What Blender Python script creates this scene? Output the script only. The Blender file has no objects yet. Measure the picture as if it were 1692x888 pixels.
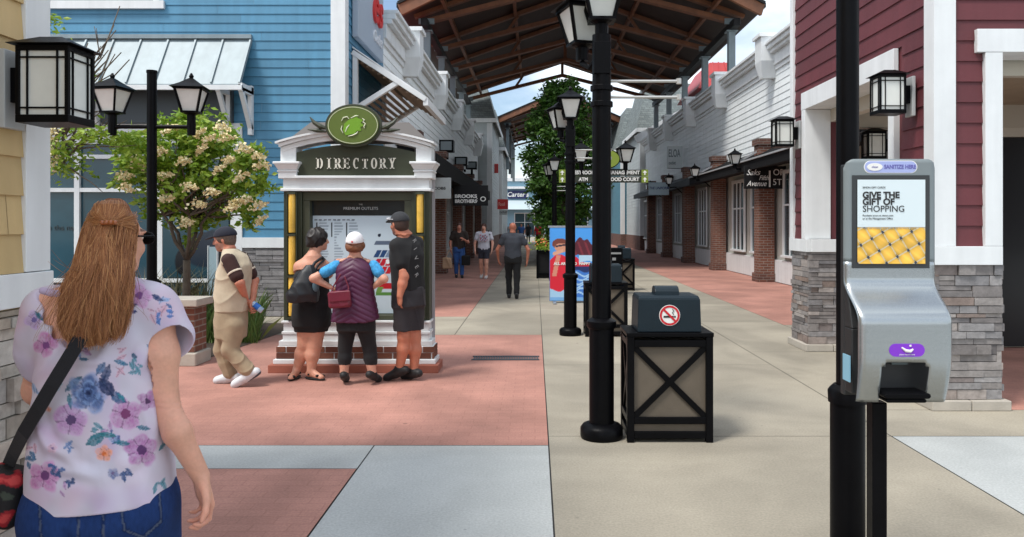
import bpy, math, random
import numpy as np
from mathutils import Vector, Matrix, noise as mnoise
R = math.radians
random.seed(7); rng = np.random.default_rng(7)
S = bpy.context.scene; COL = S.collection

# ---------------------------------------------------------------- camera, sky, sun, exposure
F, H, U0, V0, K = 900.0, 1.6, 627.0, 193.0, 630/462      # focal length in photo units, eye height, vanishing point
cd = bpy.data.cameras.new('camera'); cam = bpy.data.objects.new('camera', cd); COL.objects.link(cam); S.camera = cam
cam.location = (0, 0, H); cam.rotation_euler = (R(90), 0, 0)
cd.sensor_width = 36; cd.lens = 27; cd.shift_x = -27/1200; cd.shift_y = -51.8/1200
cd.clip_start = .05; cd.clip_end = 1000
wd = bpy.data.worlds.new('World'); S.world = wd; wd.use_nodes = True
nt = wd.node_tree; nt.nodes.clear()
def wn(t, **k):
    n = nt.nodes.new(t)
    for a, b in k.items(): setattr(n, a, b)
    return n
SUN_EL, SUN_AZ = 60, 230
sky = wn('ShaderNodeTexSky', sky_type='NISHITA', sun_disc=False, sun_elevation=R(SUN_EL), sun_rotation=R(SUN_AZ))
sky.dust_density = 1.5
tc = wn('ShaderNodeTexCoord'); mp = wn('ShaderNodeMapping'); mp.inputs['Scale'].default_value = (1, 1, 2.2)
mp.inputs['Location'].default_value = (.3, .1, .45)
nz = wn('ShaderNodeTexNoise'); nz.inputs['Scale'].default_value = 2.6; nz.inputs['Detail'].default_value = 8; nz.inputs['Roughness'].default_value = .55
rp = wn('ShaderNodeValToRGB'); rp.color_ramp.elements[0].position = .36; rp.color_ramp.elements[1].position = .58
nz2 = wn('ShaderNodeTexNoise'); nz2.inputs['Scale'].default_value = 5; nz2.inputs['Detail'].default_value = 6
cr = wn('ShaderNodeValToRGB'); cr.color_ramp.elements[0].color = (6.2, 6.9, 7.6, 1); cr.color_ramp.elements[1].color = (9.0, 9.3, 9.6, 1)
cr.color_ramp.elements[0].position = .35; cr.color_ramp.elements[1].position = .62
mx = wn('ShaderNodeMix', data_type='RGBA'); bg = wn('ShaderNodeBackground'); bg.inputs[1].default_value = .115
wo = wn('ShaderNodeOutputWorld'); L = nt.links.new
L(tc.outputs['Generated'], mp.inputs[0]); L(mp.outputs[0], nz.inputs['Vector']); L(nz.outputs['Fac'], rp.inputs[0])
L(mp.outputs[0], nz2.inputs['Vector']); L(nz2.outputs['Fac'], cr.inputs[0])
L(rp.outputs[0], mx.inputs['Factor']); L(sky.outputs[0], mx.inputs['A']); L(cr.outputs[0], mx.inputs['B'])
L(mx.outputs['Result'], bg.inputs[0]); L(bg.outputs[0], wo.inputs[0])
sd = bpy.data.lights.new('sun', 'SUN'); sd.energy = 2.1; sd.angle = R(13); sd.color = (1, .965, .91)
so = bpy.data.objects.new('sun', sd); COL.objects.link(so)
_d = Vector((math.sin(R(SUN_AZ))*math.cos(R(SUN_EL)), math.cos(R(SUN_AZ))*math.cos(R(SUN_EL)), math.sin(R(SUN_EL))))
so.rotation_euler = _d.to_track_quat('Z', 'Y').to_euler()
vs = S.view_settings; vs.view_transform = 'Standard'; vs.look = 'None'; vs.exposure = 0.68; vs.gamma = 1; vs.use_curve_mapping = False

# ---------------------------------------------------------------- helpers
def at(u, v, y):          # photo measurement (u, v) at distance y -> place in the street
    return Vector(((u-U0)*y/F, y, H+(V0-v)*K*y/F))
def gy(v): return F*H/((v-V0)*K)     # distance of a ground point
def lin(c):
    c = np.asarray(c, float)/255
    return np.where(c <= .04045, c/12.92, ((c+.055)/1.055)**2.4)

def tag(o, label=None, cat=None, group=None, kind=None):
    if label: o['label'] = label
    if cat: o['category'] = cat
    if group: o['group'] = group
    if kind: o['kind'] = kind
    return o
def thing(name, label, cat, loc=(0, 0, 0), rz=0, group=None):
    o = bpy.data.objects.new(name, None); COL.objects.link(o); o.empty_display_size = .2
    o.location = loc; o.rotation_euler = (0, 0, rz)
    return tag(o, label, cat, group)
def kids(o): return [c for c in COL.objects if c.parent == o]
def dup(o, loc=None, rz=None, label=None, parent=None):
    c = o.copy(); COL.objects.link(c)
    if parent: c.parent = parent
    for ch in kids(o): dup(ch, parent=c)
    if loc is not None: c.location = loc
    if rz is not None: c.rotation_euler = (0, 0, rz)
    if label: c['label'] = label
    return c

def mat(name, col, rough=.6, metal=0., var=0., vs=4., bump=0., bs=60., spec=.5, island=0., stretch=None, streak=0., coat=0., sheen=0.):
    m = bpy.data.materials.new(name); m.use_nodes = True
    t = m.node_tree; b = t.nodes['Principled BSDF']; l = t.links.new
    b.inputs['Base Color'].default_value = (*col, 1); b.inputs['Roughness'].default_value = rough
    b.inputs['Metallic'].default_value = metal; b.inputs['Specular IOR Level'].default_value = spec
    b.inputs['Coat Weight'].default_value = coat
    if sheen: b.inputs['Sheen Weight'].default_value = sheen
    tc = t.nodes.new('ShaderNodeTexCoord'); vec = tc.outputs['Object']
    if stretch:
        mp = t.nodes.new('ShaderNodeMapping'); mp.inputs['Scale'].default_value = stretch; l(vec, mp.inputs[0]); vec = mp.outputs[0]
    src = None
    def mul(srcs, fac):
        mm = t.nodes.new('ShaderNodeMix'); mm.data_type = 'RGBA'; mm.blend_type = 'MULTIPLY'; mm.inputs['Factor'].default_value = 1
        if srcs is None: mm.inputs['A'].default_value = (*col, 1)
        else: l(srcs, mm.inputs['A'])
        l(fac, mm.inputs['B']); return mm.outputs['Result']
    if var:
        n = t.nodes.new('ShaderNodeTexNoise'); n.inputs['Scale'].default_value = vs; n.inputs['Detail'].default_value = 7; n.inputs['Roughness'].default_value = .62
        l(vec, n.inputs['Vector'])
        r = t.nodes.new('ShaderNodeMapRange'); r.inputs[1].default_value = .25; r.inputs[2].default_value = .75; r.inputs[3].default_value = 1-var; r.inputs[4].default_value = 1+var
        l(n.outputs['Fac'], r.inputs[0]); src = mul(src, r.outputs[0])
    if streak:
        mp = t.nodes.new('ShaderNodeMapping'); mp.inputs['Scale'].default_value = (7, 7, .7); l(tc.outputs['Object'], mp.inputs[0])
        n = t.nodes.new('ShaderNodeTexNoise'); n.inputs['Scale'].default_value = 1; n.inputs['Detail'].default_value = 5; l(mp.outputs[0], n.inputs['Vector'])
        r = t.nodes.new('ShaderNodeMapRange'); r.inputs[1].default_value = .35; r.inputs[2].default_value = .7; r.inputs[3].default_value = 1-streak; r.inputs[4].default_value = 1
        l(n.outputs['Fac'], r.inputs[0]); src = mul(src, r.outputs[0])
    if island:
        g = t.nodes.new('ShaderNodeNewGeometry')
        r = t.nodes.new('ShaderNodeMapRange'); r.inputs[3].default_value = 1-island; r.inputs[4].default_value = 1+island
        l(g.outputs['Random Per Island'], r.inputs[0]); src = mul(src, r.outputs[0])
    if src is not None: l(src, b.inputs['Base Color'])
    if bump:
        n = t.nodes.new('ShaderNodeTexNoise'); n.inputs['Scale'].default_value = bs; n.inputs['Detail'].default_value = 6; l(vec, n.inputs['Vector'])
        bp = t.nodes.new('ShaderNodeBump'); bp.inputs['Strength'].default_value = bump; bp.inputs['Distance'].default_value = .01
        l(n.outputs['Fac'], bp.inputs['Height']); l(bp.outputs[0], b.inputs['Normal'])
        if rough > .2:
            r = t.nodes.new('ShaderNodeMapRange'); r.inputs[3].default_value = max(.05, rough-.12); r.inputs[4].default_value = min(1, rough+.12)
            l(n.outputs['Fac'], r.inputs[0]); l(r.outputs[0], b.inputs['Roughness'])
    return m
def ramp_mat(name, cols, rough=.8, bump=.3, bs=30, var=.15, vs=8, spec=.3):   # one colour per island (stones, leaves)
    m = mat(name, (1, 1, 1), rough, var=var, vs=vs, bump=bump, bs=bs, spec=spec)
    t = m.node_tree; l = t.links.new
    g = t.nodes.new('ShaderNodeNewGeometry'); cr = t.nodes.new('ShaderNodeValToRGB'); cr.color_ramp.interpolation = 'LINEAR'
    e = cr.color_ramp.elements
    for i, c in enumerate(cols):
        p = i/(len(cols)-1)
        x = e[0] if i == 0 else (e[-1] if i == len(cols)-1 else e.new(p))
        x.position = p; x.color = (*c, 1)
    l(g.outputs['Random Per Island'], cr.inputs[0])
    mm = [n for n in t.nodes if n.type == 'MIX'][0]; l(cr.outputs[0], mm.inputs['A'])
    return m
def brick_mat(name, c1, c2, mortar, bw=.21, bh=.072, floor=False, msize=.008, bump=.5, var=.2, vs=3.0, rough=.85):
    m = mat(name, (1, 1, 1), rough, var=var, vs=vs)
    t = m.node_tree; l = t.links.new; b = t.nodes['Principled BSDF']
    tc = t.nodes.new('ShaderNodeTexCoord')
    bt = t.nodes.new('ShaderNodeTexBrick'); bt.inputs['Scale'].default_value = 1; bt.inputs['Brick Width'].default_value = bw; bt.inputs['Row Height'].default_value = bh
    bt.inputs['Mortar Size'].default_value = msize; bt.inputs['Mortar Smooth'].default_value = .2; bt.inputs['Bias'].default_value = 0
    bt.inputs['Color1'].default_value = (*c1, 1); bt.inputs['Color2'].default_value = (*c2, 1); bt.inputs['Mortar'].default_value = (*mortar, 1)
    if floor: l(tc.outputs['Object'], bt.inputs['Vector'])
    else:
        sx = t.nodes.new('ShaderNodeSeparateXYZ'); cb = t.nodes.new('ShaderNodeCombineXYZ'); ad = t.nodes.new('ShaderNodeMath')
        l(tc.outputs['Object'], sx.inputs[0]); l(sx.outputs[0], ad.inputs[0]); l(sx.outputs[1], ad.inputs[1]); l(ad.outputs[0], cb.inputs[0]); l(sx.outputs[2], cb.inputs[1])
        l(cb.outputs[0], bt.inputs['Vector'])
    mm = [n for n in t.nodes if n.type == 'MIX'][0]; l(bt.outputs['Color'], mm.inputs['A'])
    bp = t.nodes.new('ShaderNodeBump'); bp.inputs['Strength'].default_value = bump; bp.inputs['Distance'].default_value = .006; bp.invert = True
    l(bt.outputs['Fac'], bp.inputs['Height']); l(bp.outputs[0], b.inputs['Normal'])
    return m
def paint_mat(name, rough=.5, spec=.5, bump=0, bs=80, coat=0, metal=0):          # printed colour stored on the mesh
    m = mat(name, (1, 1, 1), rough, bump=bump, bs=bs, spec=spec, coat=coat, metal=metal)
    a = m.node_tree.nodes.new('ShaderNodeAttribute'); a.attribute_name = 'Col'
    m.node_tree.links.new(a.outputs['Color'], m.node_tree.nodes['Principled BSDF'].inputs['Base Color'])
    return m

class MB:
    def __init__(s): s.v = []; s.f = []
    def add(s, vs, fs):
        o = len(s.v); s.v += [tuple(p) for p in vs]; s.f += [tuple(i+o for i in f) for f in fs]; return s
    def box(s, x0, x1, y0, y1, z0, z1):
        return s.add([(x0,y0,z0),(x1,y0,z0),(x1,y1,z0),(x0,y1,z0),(x0,y0,z1),(x1,y0,z1),(x1,y1,z1),(x0,y1,z1)],
                     [(0,3,2,1),(4,5,6,7),(0,1,5,4),(1,2,6,5),(2,3,7,6),(3,0,4,7)])
    def quad(s, *p): return s.add(p, [tuple(range(len(p)))])
    def bar(s, a, b, w, d=None, up=(0, 0, 1)):          # rectangular bar a->b
        a, b = Vector(a), Vector(b); d = w if d is None else d
        z = (b-a).normalized(); x = z.cross(Vector(up))
        if x.length < 1e-4: x = z.cross(Vector((0, 1, 0)))
        x.normalize(); y = x.cross(z)
        c = [(-1,-1),(1,-1),(1,1),(-1,1)]
        return s.add([a+x*i*w/2+y*j*d/2 for i, j in c]+[b+x*i*w/2+y*j*d/2 for i, j in c],
                     [(0,1,2,3),(4,7,6,5),(0,4,5,1),(1,5,6,2),(2,6,7,3),(3,7,4,0)])
    def tube(s, pts, rs, n=10):
        pts = [Vector(p) for p in pts]
        if not hasattr(rs, '__len__'): rs = [rs]*len(pts)
        rings = []; ref = None
        for i, p in enumerate(pts):
            t = (pts[min(i+1, len(pts)-1)]-pts[max(i-1, 0)]).normalized()
            if ref is None: ref = Vector((1, 0, 0)) if abs(t.x) < .8 else Vector((0, 1, 0))
            x = (ref-t*ref.dot(t)).normalized(); ref = x; y = t.cross(x)
            rings.append([p+(x*math.cos(a)+y*math.sin(a))*rs[i] for a in [2*math.pi*k/n for k in range(n)]])
        vs = [q for r in rings for q in r]; fs = []
        for i in range(len(rings)-1):
            for k in range(n): fs.append((i*n+k, i*n+(k+1) % n, (i+1)*n+(k+1) % n, (i+1)*n+k))
        fs.append(tuple(range(n))[::-1]); fs.append(tuple((len(rings)-1)*n+k for k in range(n)))
        return s.add(vs, fs)
    def lathe(s, prof, c=(0, 0, 0), n=20, sx=1, sy=1):
        vs = []; fs = []
        for r, z in prof: vs += [(c[0]+r*sx*math.cos(2*math.pi*k/n), c[1]+r*sy*math.sin(2*math.pi*k/n), c[2]+z) for k in range(n)]
        for i in range(len(prof)-1):
            for k in range(n): fs.append((i*n+k, i*n+(k+1) % n, (i+1)*n+(k+1) % n, (i+1)*n+k))
        fs.append(tuple(range(n))[::-1]); fs.append(tuple((len(prof)-1)*n+k for k in range(n)))
        return s.add(vs, fs)
    def prism(s, poly, d0, d1, axis='y'):               # polygon in the plane across axis, pushed from d0 to d1
        n = len(poly)
        def P(p, d): return {'y': (p[0], d, p[1]), 'x': (d, p[0], p[1]), 'z': (p[0], p[1], d)}[axis]
        return s.add([P(p, d0) for p in poly]+[P(p, d1) for p in poly],
                     [tuple(range(n)), tuple(range(2*n-1, n-1, -1))]+[(i, i+n, (i+1) % n+n, (i+1) % n) for i in range(n)])
    def loft4(s, lo, hi, z0, z1):                       # frustum: lo/hi = (x0,x1,y0,y1)
        a, b = lo, hi
        return s.add([(a[0],a[2],z0),(a[1],a[2],z0),(a[1],a[3],z0),(a[0],a[3],z0),(b[0],b[2],z1),(b[1],b[2],z1),(b[1],b[3],z1),(b[0],b[3],z1)],
                     [(0,3,2,1),(4,5,6,7),(0,1,5,4),(1,2,6,5),(2,3,7,6),(3,0,4,7)])
    def build(s, name, m, parent=None, bevel=0, smooth=False, world=False, fix=True):
        me = bpy.data.meshes.new(name)
        v = s.v
        if world and parent: q = parent.location; v = [(a[0]-q[0], a[1]-q[1], a[2]-q[2]) for a in v]
        me.from_pydata(v, [], s.f); me.materials.append(m)
        if fix:
            import bmesh
            bm = bmesh.new(); bm.from_mesh(me); bmesh.ops.recalc_face_normals(bm, faces=bm.faces); bm.to_mesh(me); bm.free()
        o = bpy.data.objects.new(name, me); COL.objects.link(o)
        if parent: o.parent = parent
        if bevel:
            b = o.modifiers.new('bevel', 'BEVEL'); b.width = bevel; b.segments = 2; b.limit_method = 'ANGLE'; b.angle_limit = R(40)
        if smooth:
            me.shade_smooth()
            if smooth == 'auto': me.set_sharp_from_angle(angle=R(40))
        return o
def struct(mb, name, m, **k): return tag(mb.build(name, m, **k), kind='structure')

def text(s, size, loc, m, parent, sx=1., ext=.003, bold=0., name='lettering', rot=(90, 0, 0), shear=0., align='CENTER', space=1., world=True):
    c = bpy.data.curves.new('lettering', 'FONT'); c.body = s; c.size = size; c.extrude = ext; c.offset = bold; c.shear = shear
    c.align_x = align; c.align_y = 'CENTER'; c.resolution_u = 4; c.space_character = space
    o = bpy.data.objects.new('lettering', c); COL.objects.link(o); bpy.context.view_layer.update()
    me = bpy.data.meshes.new_from_object(o.evaluated_get(bpy.context.evaluated_depsgraph_get()))
    bpy.data.objects.remove(o); bpy.data.curves.remove(c)
    me.transform(Matrix.Diagonal((sx, 1, 1, 1))); me.materials.clear(); me.materials.append(m)
    o = bpy.data.objects.new(name, me); COL.objects.link(o); o.rotation_euler = [R(a) for a in rot]
    o.location = Vector(loc)-(parent.location if (world and parent) else Vector())
    if parent: o.parent = parent
    return o
def picture(name, w, h, nx, ny, fn, m, parent, loc, rot=(90, 0, 0), world=True):     # printed panel, colours set point by point; s right, t up in 0..1
    sx, ty = np.meshgrid(np.linspace(0, 1, nx), np.linspace(0, 1, ny))
    col = fn(sx, ty)
    v = np.stack([(sx-.5)*w, (ty-.5)*h, 0*sx], -1).reshape(-1, 3)
    i = np.arange(nx*ny).reshape(ny, nx)
    f = np.stack([i[:-1, :-1], i[:-1, 1:], i[1:, 1:], i[1:, :-1]], -1).reshape(-1, 4)
    me = bpy.data.meshes.new(name); me.from_pydata(v.tolist(), [], f.tolist()); me.materials.append(m)
    a = me.color_attributes.new('Col', 'FLOAT_COLOR', 'POINT')
    a.data.foreach_set('color', np.concatenate([col.reshape(-1, 3), np.ones((nx*ny, 1))], 1).astype(np.float32).ravel())
    o = bpy.data.objects.new(name, me); COL.objects.link(o); o.rotation_euler = [R(a) for a in rot]
    o.location = Vector(loc)-(parent.location if (world and parent) else Vector())
    if parent: o.parent = parent
    return o

def siding(mb, axis, pos, out, a0, a1, z0, z1, course, opens=(), lap=.014, blen=3.6):
    def P(a, z, off): return (a, pos+out*off, z) if axis == 'y' else (pos+out*off, a, z)
    n = int(math.ceil((z1-z0)/course-1e-6))
    for i in range(n):
        zb = z0+i*course; zt = min(zb+course, z1)
        zs = sorted({zb, zt} | {z for o in opens for z in (o[2], o[3]) if zb < z < zt})
        cuts = [a0+random.uniform(.3, 1)*blen]
        while cuts[-1] < a1: cuts.append(cuts[-1]+blen*random.uniform(.7, 1.1))
        for za, zc in zip(zs, zs[1:]):
            iv = [(a0, a1)]
            for o in opens:
                if o[2] < zc-1e-6 and o[3] > za+1e-6:
                    iv = [q for p in iv for q in ((p[0], min(p[1], o[0])), (max(p[0], o[1]), p[1])) if q[1]-q[0] > 1e-4]
            for p in iv:
                xs = [p[0]]+[c for c in cuts if p[0]+.05 < c < p[1]-.05]+[p[1]]
                for k, (xa, xb) in enumerate(zip(xs, xs[1:])):
                    xb2 = xb-(.003 if k < len(xs)-2 else 0)
                    oa, oc = lap*(1-(za-zb)/course), lap*(1-(zc-zb)/course)
                    vs = [P(xa, za, oa), P(xb2, za, oa), P(xb2, zc, oc), P(xa, zc, oc)]; fs = [(0, 1, 2, 3)]
                    if za == zb: vs += [P(xa, za, -.01), P(xb2, za, -.01)]; fs += [(4, 5, 1, 0)]
                    mb.add(vs, fs)
    return mb
def ledge(mb, axis, pos, out, a0, a1, z0, z1, hmin=.04, hmax=.11, depth=.05, l0=.15, l1=.5):   # stacked ledge stone, one block per stone
    z = z0
    while z < z1-.01:
        hh = min(random.uniform(hmin, hmax), z1-z)
        if z1-z-hh < hmin*.6: hh = z1-z
        a = a0
        while a < a1-.005:
            ll = random.uniform(l0, l1)
            if a1-a-ll < l0*.6: ll = a1-a
            d = random.uniform(.25, 1)*depth; g = .003; t = random.uniform(-.006, .006)
            if random.random() < .25 and hh > .075:
                h2 = hh*random.uniform(.4, .6); parts = [(z, z+h2), (z+h2, z+hh)]
            else: parts = [(z, z+hh)]
            for p0, p1 in parts:
                d = random.uniform(.25, 1)*depth; lo, hi = sorted((pos-out*.02, pos+out*d))
                b0, b1 = a+g, a+ll-g
                if axis == 'y': mb.box(b0, b1, lo, hi, p0+g, p1-g)
                else: mb.box(lo, hi, b0, b1, p0+g, p1-g)
            a += ll
        z += hh
    return mb

# ---------------------------------------------------------------- materials
white = mat('white_trim', (.76, .785, .79), .5, var=.05, vs=3, streak=.1, bump=.05)
whitewall = mat('white_siding', (.86, .90, .90), .6, var=.05, vs=1.5, streak=.10, island=.05)
greywall = mat('grey_siding', (.47, .52, .53), .6, var=.05, vs=1.5, streak=.1, island=.05)
blue = mat('blue_siding', (.075, .248, .395), .55, var=.08, vs=1.2, streak=.14, island=.09)
red = mat('red_siding', (.125, .025, .031), .6, var=.08, vs=1.5, streak=.18, island=.11, bump=.06)
cream = mat('cream_siding', (.58, .415, .195), .6, var=.06, vs=1.5, streak=.16, island=.08, bump=.05)
teal = mat('teal_siding', (.05, .2, .28), .6, island=.06)
stone = ramp_mat('ledge_stone', [(.11, .10, .10), (.27, .25, .24), (.17, .155, .15), (.36, .33, .31), (.23, .17, .14), (.19, .185, .19), (.31, .295, .29)], .85, bump=.7, bs=25, var=.3, vs=14)
stonelt = ramp_mat('pale_ledge_stone', [(.29, .26, .22), (.45, .42, .38), (.36, .33, .29), (.55, .52, .48), (.40, .33, .26), (.33, .32, .31)], .85, bump=.7, bs=25, var=.3, vs=14)
stonegr = ramp_mat('grey_ledge_stone', [(.15, .14, .14), (.26, .25, .25), (.2, .19, .19), (.33, .31, .31)], .85, bump=.6, bs=20, var=.25, vs=10)
capstone = mat('cast_stone', (.42, .385, .33), .8, var=.15, vs=5, bump=.25, bs=70)
brick = brick_mat('red_brick', (.20, .075, .045), (.13, .05, .033), (.25, .22, .19))
brickdk = brick_mat('dark_brick', (.15, .06, .04), (.085, .037, .028), (.18, .15, .13))
black = mat('black_paint', (.0028, .0028, .0036), .40, var=.3, vs=6, spec=.09, bump=.04, bs=120)
blackmt = mat('black_matt', (.006, .006, .007), .6, spec=.3, var=.2, vs=8)
canvas = mat('black_canvas', (.006, .006, .007), .9, spec=.2, var=.2, vs=3)
glass = mat('dark_glass', (.022, .05, .062), .06, var=.3, vs=.6, spec=.6)
glassbl = mat('shop_glass', (.022, .068, .095), .07, var=.35, vs=.5, spec=.55)
milk = mat('lantern_glass', (.68, .70, .66), .3, var=.06, vs=9, spec=.4)
timber = mat('stained_timber', (.15, .056, .023), .6, var=.35, vs=2.5, stretch=(1, 1, 1), bump=.15, bs=30)
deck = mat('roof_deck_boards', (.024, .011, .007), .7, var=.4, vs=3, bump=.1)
metalroof = mat('grey_metal_roof', (.25, .31, .335), .5, metal=.1, var=.08, vs=2, streak=.15)
redroof = mat('red_metal_roof', (.42, .045, .045), .45, var=.1, vs=2)
shingle = brick_mat('grey_shingle', (.20, .23, .225), (.13, .155, .155), (.07, .08, .08), bw=.3, bh=.14, var=.2)
steel_gr = mat('grey_steel', (.17, .215, .235), .5, var=.1, vs=3)
M_tan = mat('tan_concrete', (.315, .283, .222), .85, var=.13, vs=1.3, bump=.25, bs=90)
M_light = mat('pale_concrete', (.415, .432, .42), .85, var=.10, vs=1.1, bump=.25, bs=90)
M_red = brick_mat('red_stamped_concrete', (.415, .205, .160), (.390, .190, .148), (.355, .170, .132), bw=.2, bh=.1, floor=True, msize=.005, bump=.16, var=.24, vs=1.3)
def weather(m, spots=.5, stain=.14):
    t = m.node_tree; l = t.links.new; b = t.nodes['Principled BSDF']; src = b.inputs['Base Color'].links[0].from_socket; tc = t.nodes.new('ShaderNodeTexCoord')
    def mulr(inp, lo, hi, o0, o1, s_):
        r = t.nodes.new('ShaderNodeMapRange'); r.inputs[1].default_value = lo; r.inputs[2].default_value = hi; r.inputs[3].default_value = o0; r.inputs[4].default_value = o1; l(inp, r.inputs[0])
        mm = t.nodes.new('ShaderNodeMix'); mm.data_type = 'RGBA'; mm.blend_type = 'MULTIPLY'; mm.inputs['Factor'].default_value = 1; l(s_, mm.inputs['A']); l(r.outputs[0], mm.inputs['B']); return mm.outputs['Result']
    v = t.nodes.new('ShaderNodeTexVoronoi'); v.inputs['Scale'].default_value = 1.5; v.inputs['Randomness'].default_value = 1; l(tc.outputs['Object'], v.inputs['Vector']); src = mulr(v.outputs['Distance'], .022, .034, 1-spots, 1, src)
    v = t.nodes.new('ShaderNodeTexVoronoi'); v.inputs['Scale'].default_value = 3.7; l(tc.outputs['Object'], v.inputs['Vector']); src = mulr(v.outputs['Distance'], .02, .05, 1-spots*.5, 1, src)
    n = t.nodes.new('ShaderNodeTexNoise'); n.inputs['Scale'].default_value = .45; n.inputs['Detail'].default_value = 4; n.inputs['Distortion'].default_value = 1.2; l(tc.outputs['Object'], n.inputs['Vector']); src = mulr(n.outputs['Fac'], .38, .62, 1-stain, 1+stain*.6, src)
    n = t.nodes.new('ShaderNodeTexNoise'); n.inputs['Scale'].default_value = 70; n.inputs['Detail'].default_value = 3; l(tc.outputs['Object'], n.inputs['Vector']); src = mulr(n.outputs['Fac'], .3, .7, .86, 1.12, src)
    l(src, b.inputs['Base Color'])
weather(M_tan, .55, .20); weather(M_light, .5, .15); weather(M_red, .4, .16)
M_joint = mat('joint_ground', (.06, .058, .055), .9)
green_dk = mat('dark_green_paint', (.035, .042, .022), .5, var=.1, vs=4)
gold = mat('amber_glass', (.75, .46, .07), .25, var=.35, vs=4, spec=.5)
paint = paint_mat('printed_panel', .45)
redsign = mat('red_sign', (.6, .03, .03), .4)
letter_w = mat('white_lettering', (.8, .8, .77), .5)
letter_b = mat('black_lettering', (.015, .015, .015), .5)

# ---------------------------------------------------------------- ground and paving
struct(MB().quad((-200, -40, -.014), (200, -40, -.014), (200, 400, -.014), (-200, 400, -.014)), 'ground', M_joint)
def slabs(name, m, x0, x1, y0, y1, nx=1, ny=1, g=.005, z=0):
    b = MB()
    for i in range(nx):
        for j in range(ny):
            a0 = x0+(x1-x0)*i/nx; a1 = x0+(x1-x0)*(i+1)/nx; c0 = y0+(y1-y0)*j/ny; c1 = y0+(y1-y0)*(j+1)/ny
            b.quad((a0+g, c0+g, z), (a1-g, c0+g, z), (a1-g, c1-g, z), (a0+g, c1-g, z))
    return struct(b, name, m)
slabs('paving_brick', M_red, -14, .10, 5.56, 11.12)
slabs('paving_brick', M_red, -14, -1.165, -6, 5.03)
slabs('paving_pale', M_light, -14, -1.165, 5.03, 5.56, g=.003)
slabs('paving_pale', M_light, -1.165, .10, -6, 5.56, g=.006)
slabs('walkway', M_tan, .10, 2.69, -6, 5.8, 1, 4, g=.004)
slabs('walkway', M_tan, .10, 2.69, 5.8, 100, 1, 32, g=.004)
slabs('walkway', M_tan, 2.69, 3.95, 6.62, 100, 1, 31, g=.004)
slabs('walkway', M_tan, 2.69, 14, 5.8, 6.62, 2, 1, g=.004)
slabs('walkway', M_tan, 3.95, 14, 10.35, 12.2, 2, 1, g=.004)
slabs('paving_pale', M_light, 2.69, 14, -6, 5.8, 2, 2, g=.006)
slabs('paving_brick', M_red, 3.95, 6.75, 12.2, 100)
slabs('porch_floor', M_red, 3.95, 9, 6.62, 10.35)
slabs('walkway', M_tan, -14, -1.165, 11.12, 13.3, 4, 1)
slabs('walkway', M_tan, -1.165, .10, 11.12, 100, 1, 33, g=.004)
slabs('paving_brick', M_red, -3.4, -1.165, 13.3, 100)
dr = MB()
for i in range(26): dr.box(-.73+i*.03, -.715+i*.03, 9.05, 9.26, .002, .012)
dr.box(-.75, .05, 9.03, 9.05, .002, .013).box(-.75, .05, 9.26, 9.28, .002, .013)
tag(dr.build('drain_grate', mat('grate_steel', (.10, .13, .15), .5, .6)), 'long thin steel drain grate set in the red paving', 'drain grate')

# ---------------------------------------------------------------- near cream building, left
bl = thing('cream_building', 'cream lap sided building with white corner board and pale stone base', 'building', (-2.45, 3.84, 0))
siding(MB(), 'x', -2.45, 1, -1, 3.66, 1.37, 5.5, .183).build('siding', cream, bl, world=True)
MB().box(-2.6, -2.425, 3.66, 3.845, 1.372, 5.5).build('corner_board', white, bl, bevel=.004, world=True)
MB().box(-2.6, -2.415, -1, 3.855, 1.21, 1.368).build('band_board', white, bl, bevel=.004, world=True)
b = MB(); ledge(b, 'x', -2.47, 1, -1, 3.85, 0, 1.2, .05, .12, .06, .18, .5); ledge(b, 'y', 3.84, 1, -5, -2.47, 0, 1.2, .05, .12, .03)
b.build('stone_base', stonelt, bl, world=True, fix=False)
b = MB().box(-6, -2.475, -1, 3.83, .001, 5.5); b.build('wall', cream, bl, world=True)

def lantern(name_label, loc, rz):
    t = thing('wall_lantern', name_label, 'wall lantern', (0, 0, 0))
    MB().box(0, .03, -.07, .07, -.02, .34).build('back_plate', mat('lantern_plate', (.45, .47, .47), .5), t, bevel=.004)
    b = MB().box(.03, .12, -.035, .035, .1, .26)
    b.box(.10, .34, -.105, .105, .0, .035).box(.10, .34, -.105, .105, .325, .35)
    for x in (.10, .322):
        for y in (-.105, .087): b.box(x, x+.018, y, y+.018, .035, .325)
    for s in (-1, 1):
        for x in (.148, .283): b.box(x, x+.008, s*.1-.004, s*.1+.004, .035, .325)
        for z in (.062, .29): b.box(.118, .322, s*.1-.0035, s*.1+.0035, z, z+.008)
        for y in (-.062, .054): b.box(.22+s*.113-.004, .22+s*.113+.004, y, y+.008, .035, .325)
        for z in (.062, .29): b.box(.22+s*.113-.0035, .22+s*.113+.0035, -.087, .087, z, z+.008)
    b.build('cage', black, t, bevel=.002)
    MB().box(.112, .328, -.094, .094, .036, .324).build('glass', milk, t)
    MB().loft4((.07, .37, -.135, .135), (.17, .27, -.04, .04), .352, .40).build('roof', black, t, bevel=.004)
    t.location = loc; t.rotation_euler = (0, 0, rz); t['group'] = 'box lanterns on building walls'
    return t
ln = lantern('large black box lantern with milky panes on the cream wall', (-2.44, 3.56, 2.06), 0)
dup(ln, (3.435, 7.0, 2.60), math.pi, 'black box lantern on the red wall, between white corner board and porch opening')
dup(ln, (3.435, 9.98, 2.60), math.pi, 'black box lantern at the far street end of the red wall')
dup(ln, (4.60, 9.93, 2.44), math.pi, 'small dark lantern inside the porch, seen through the red side opening')

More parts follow.
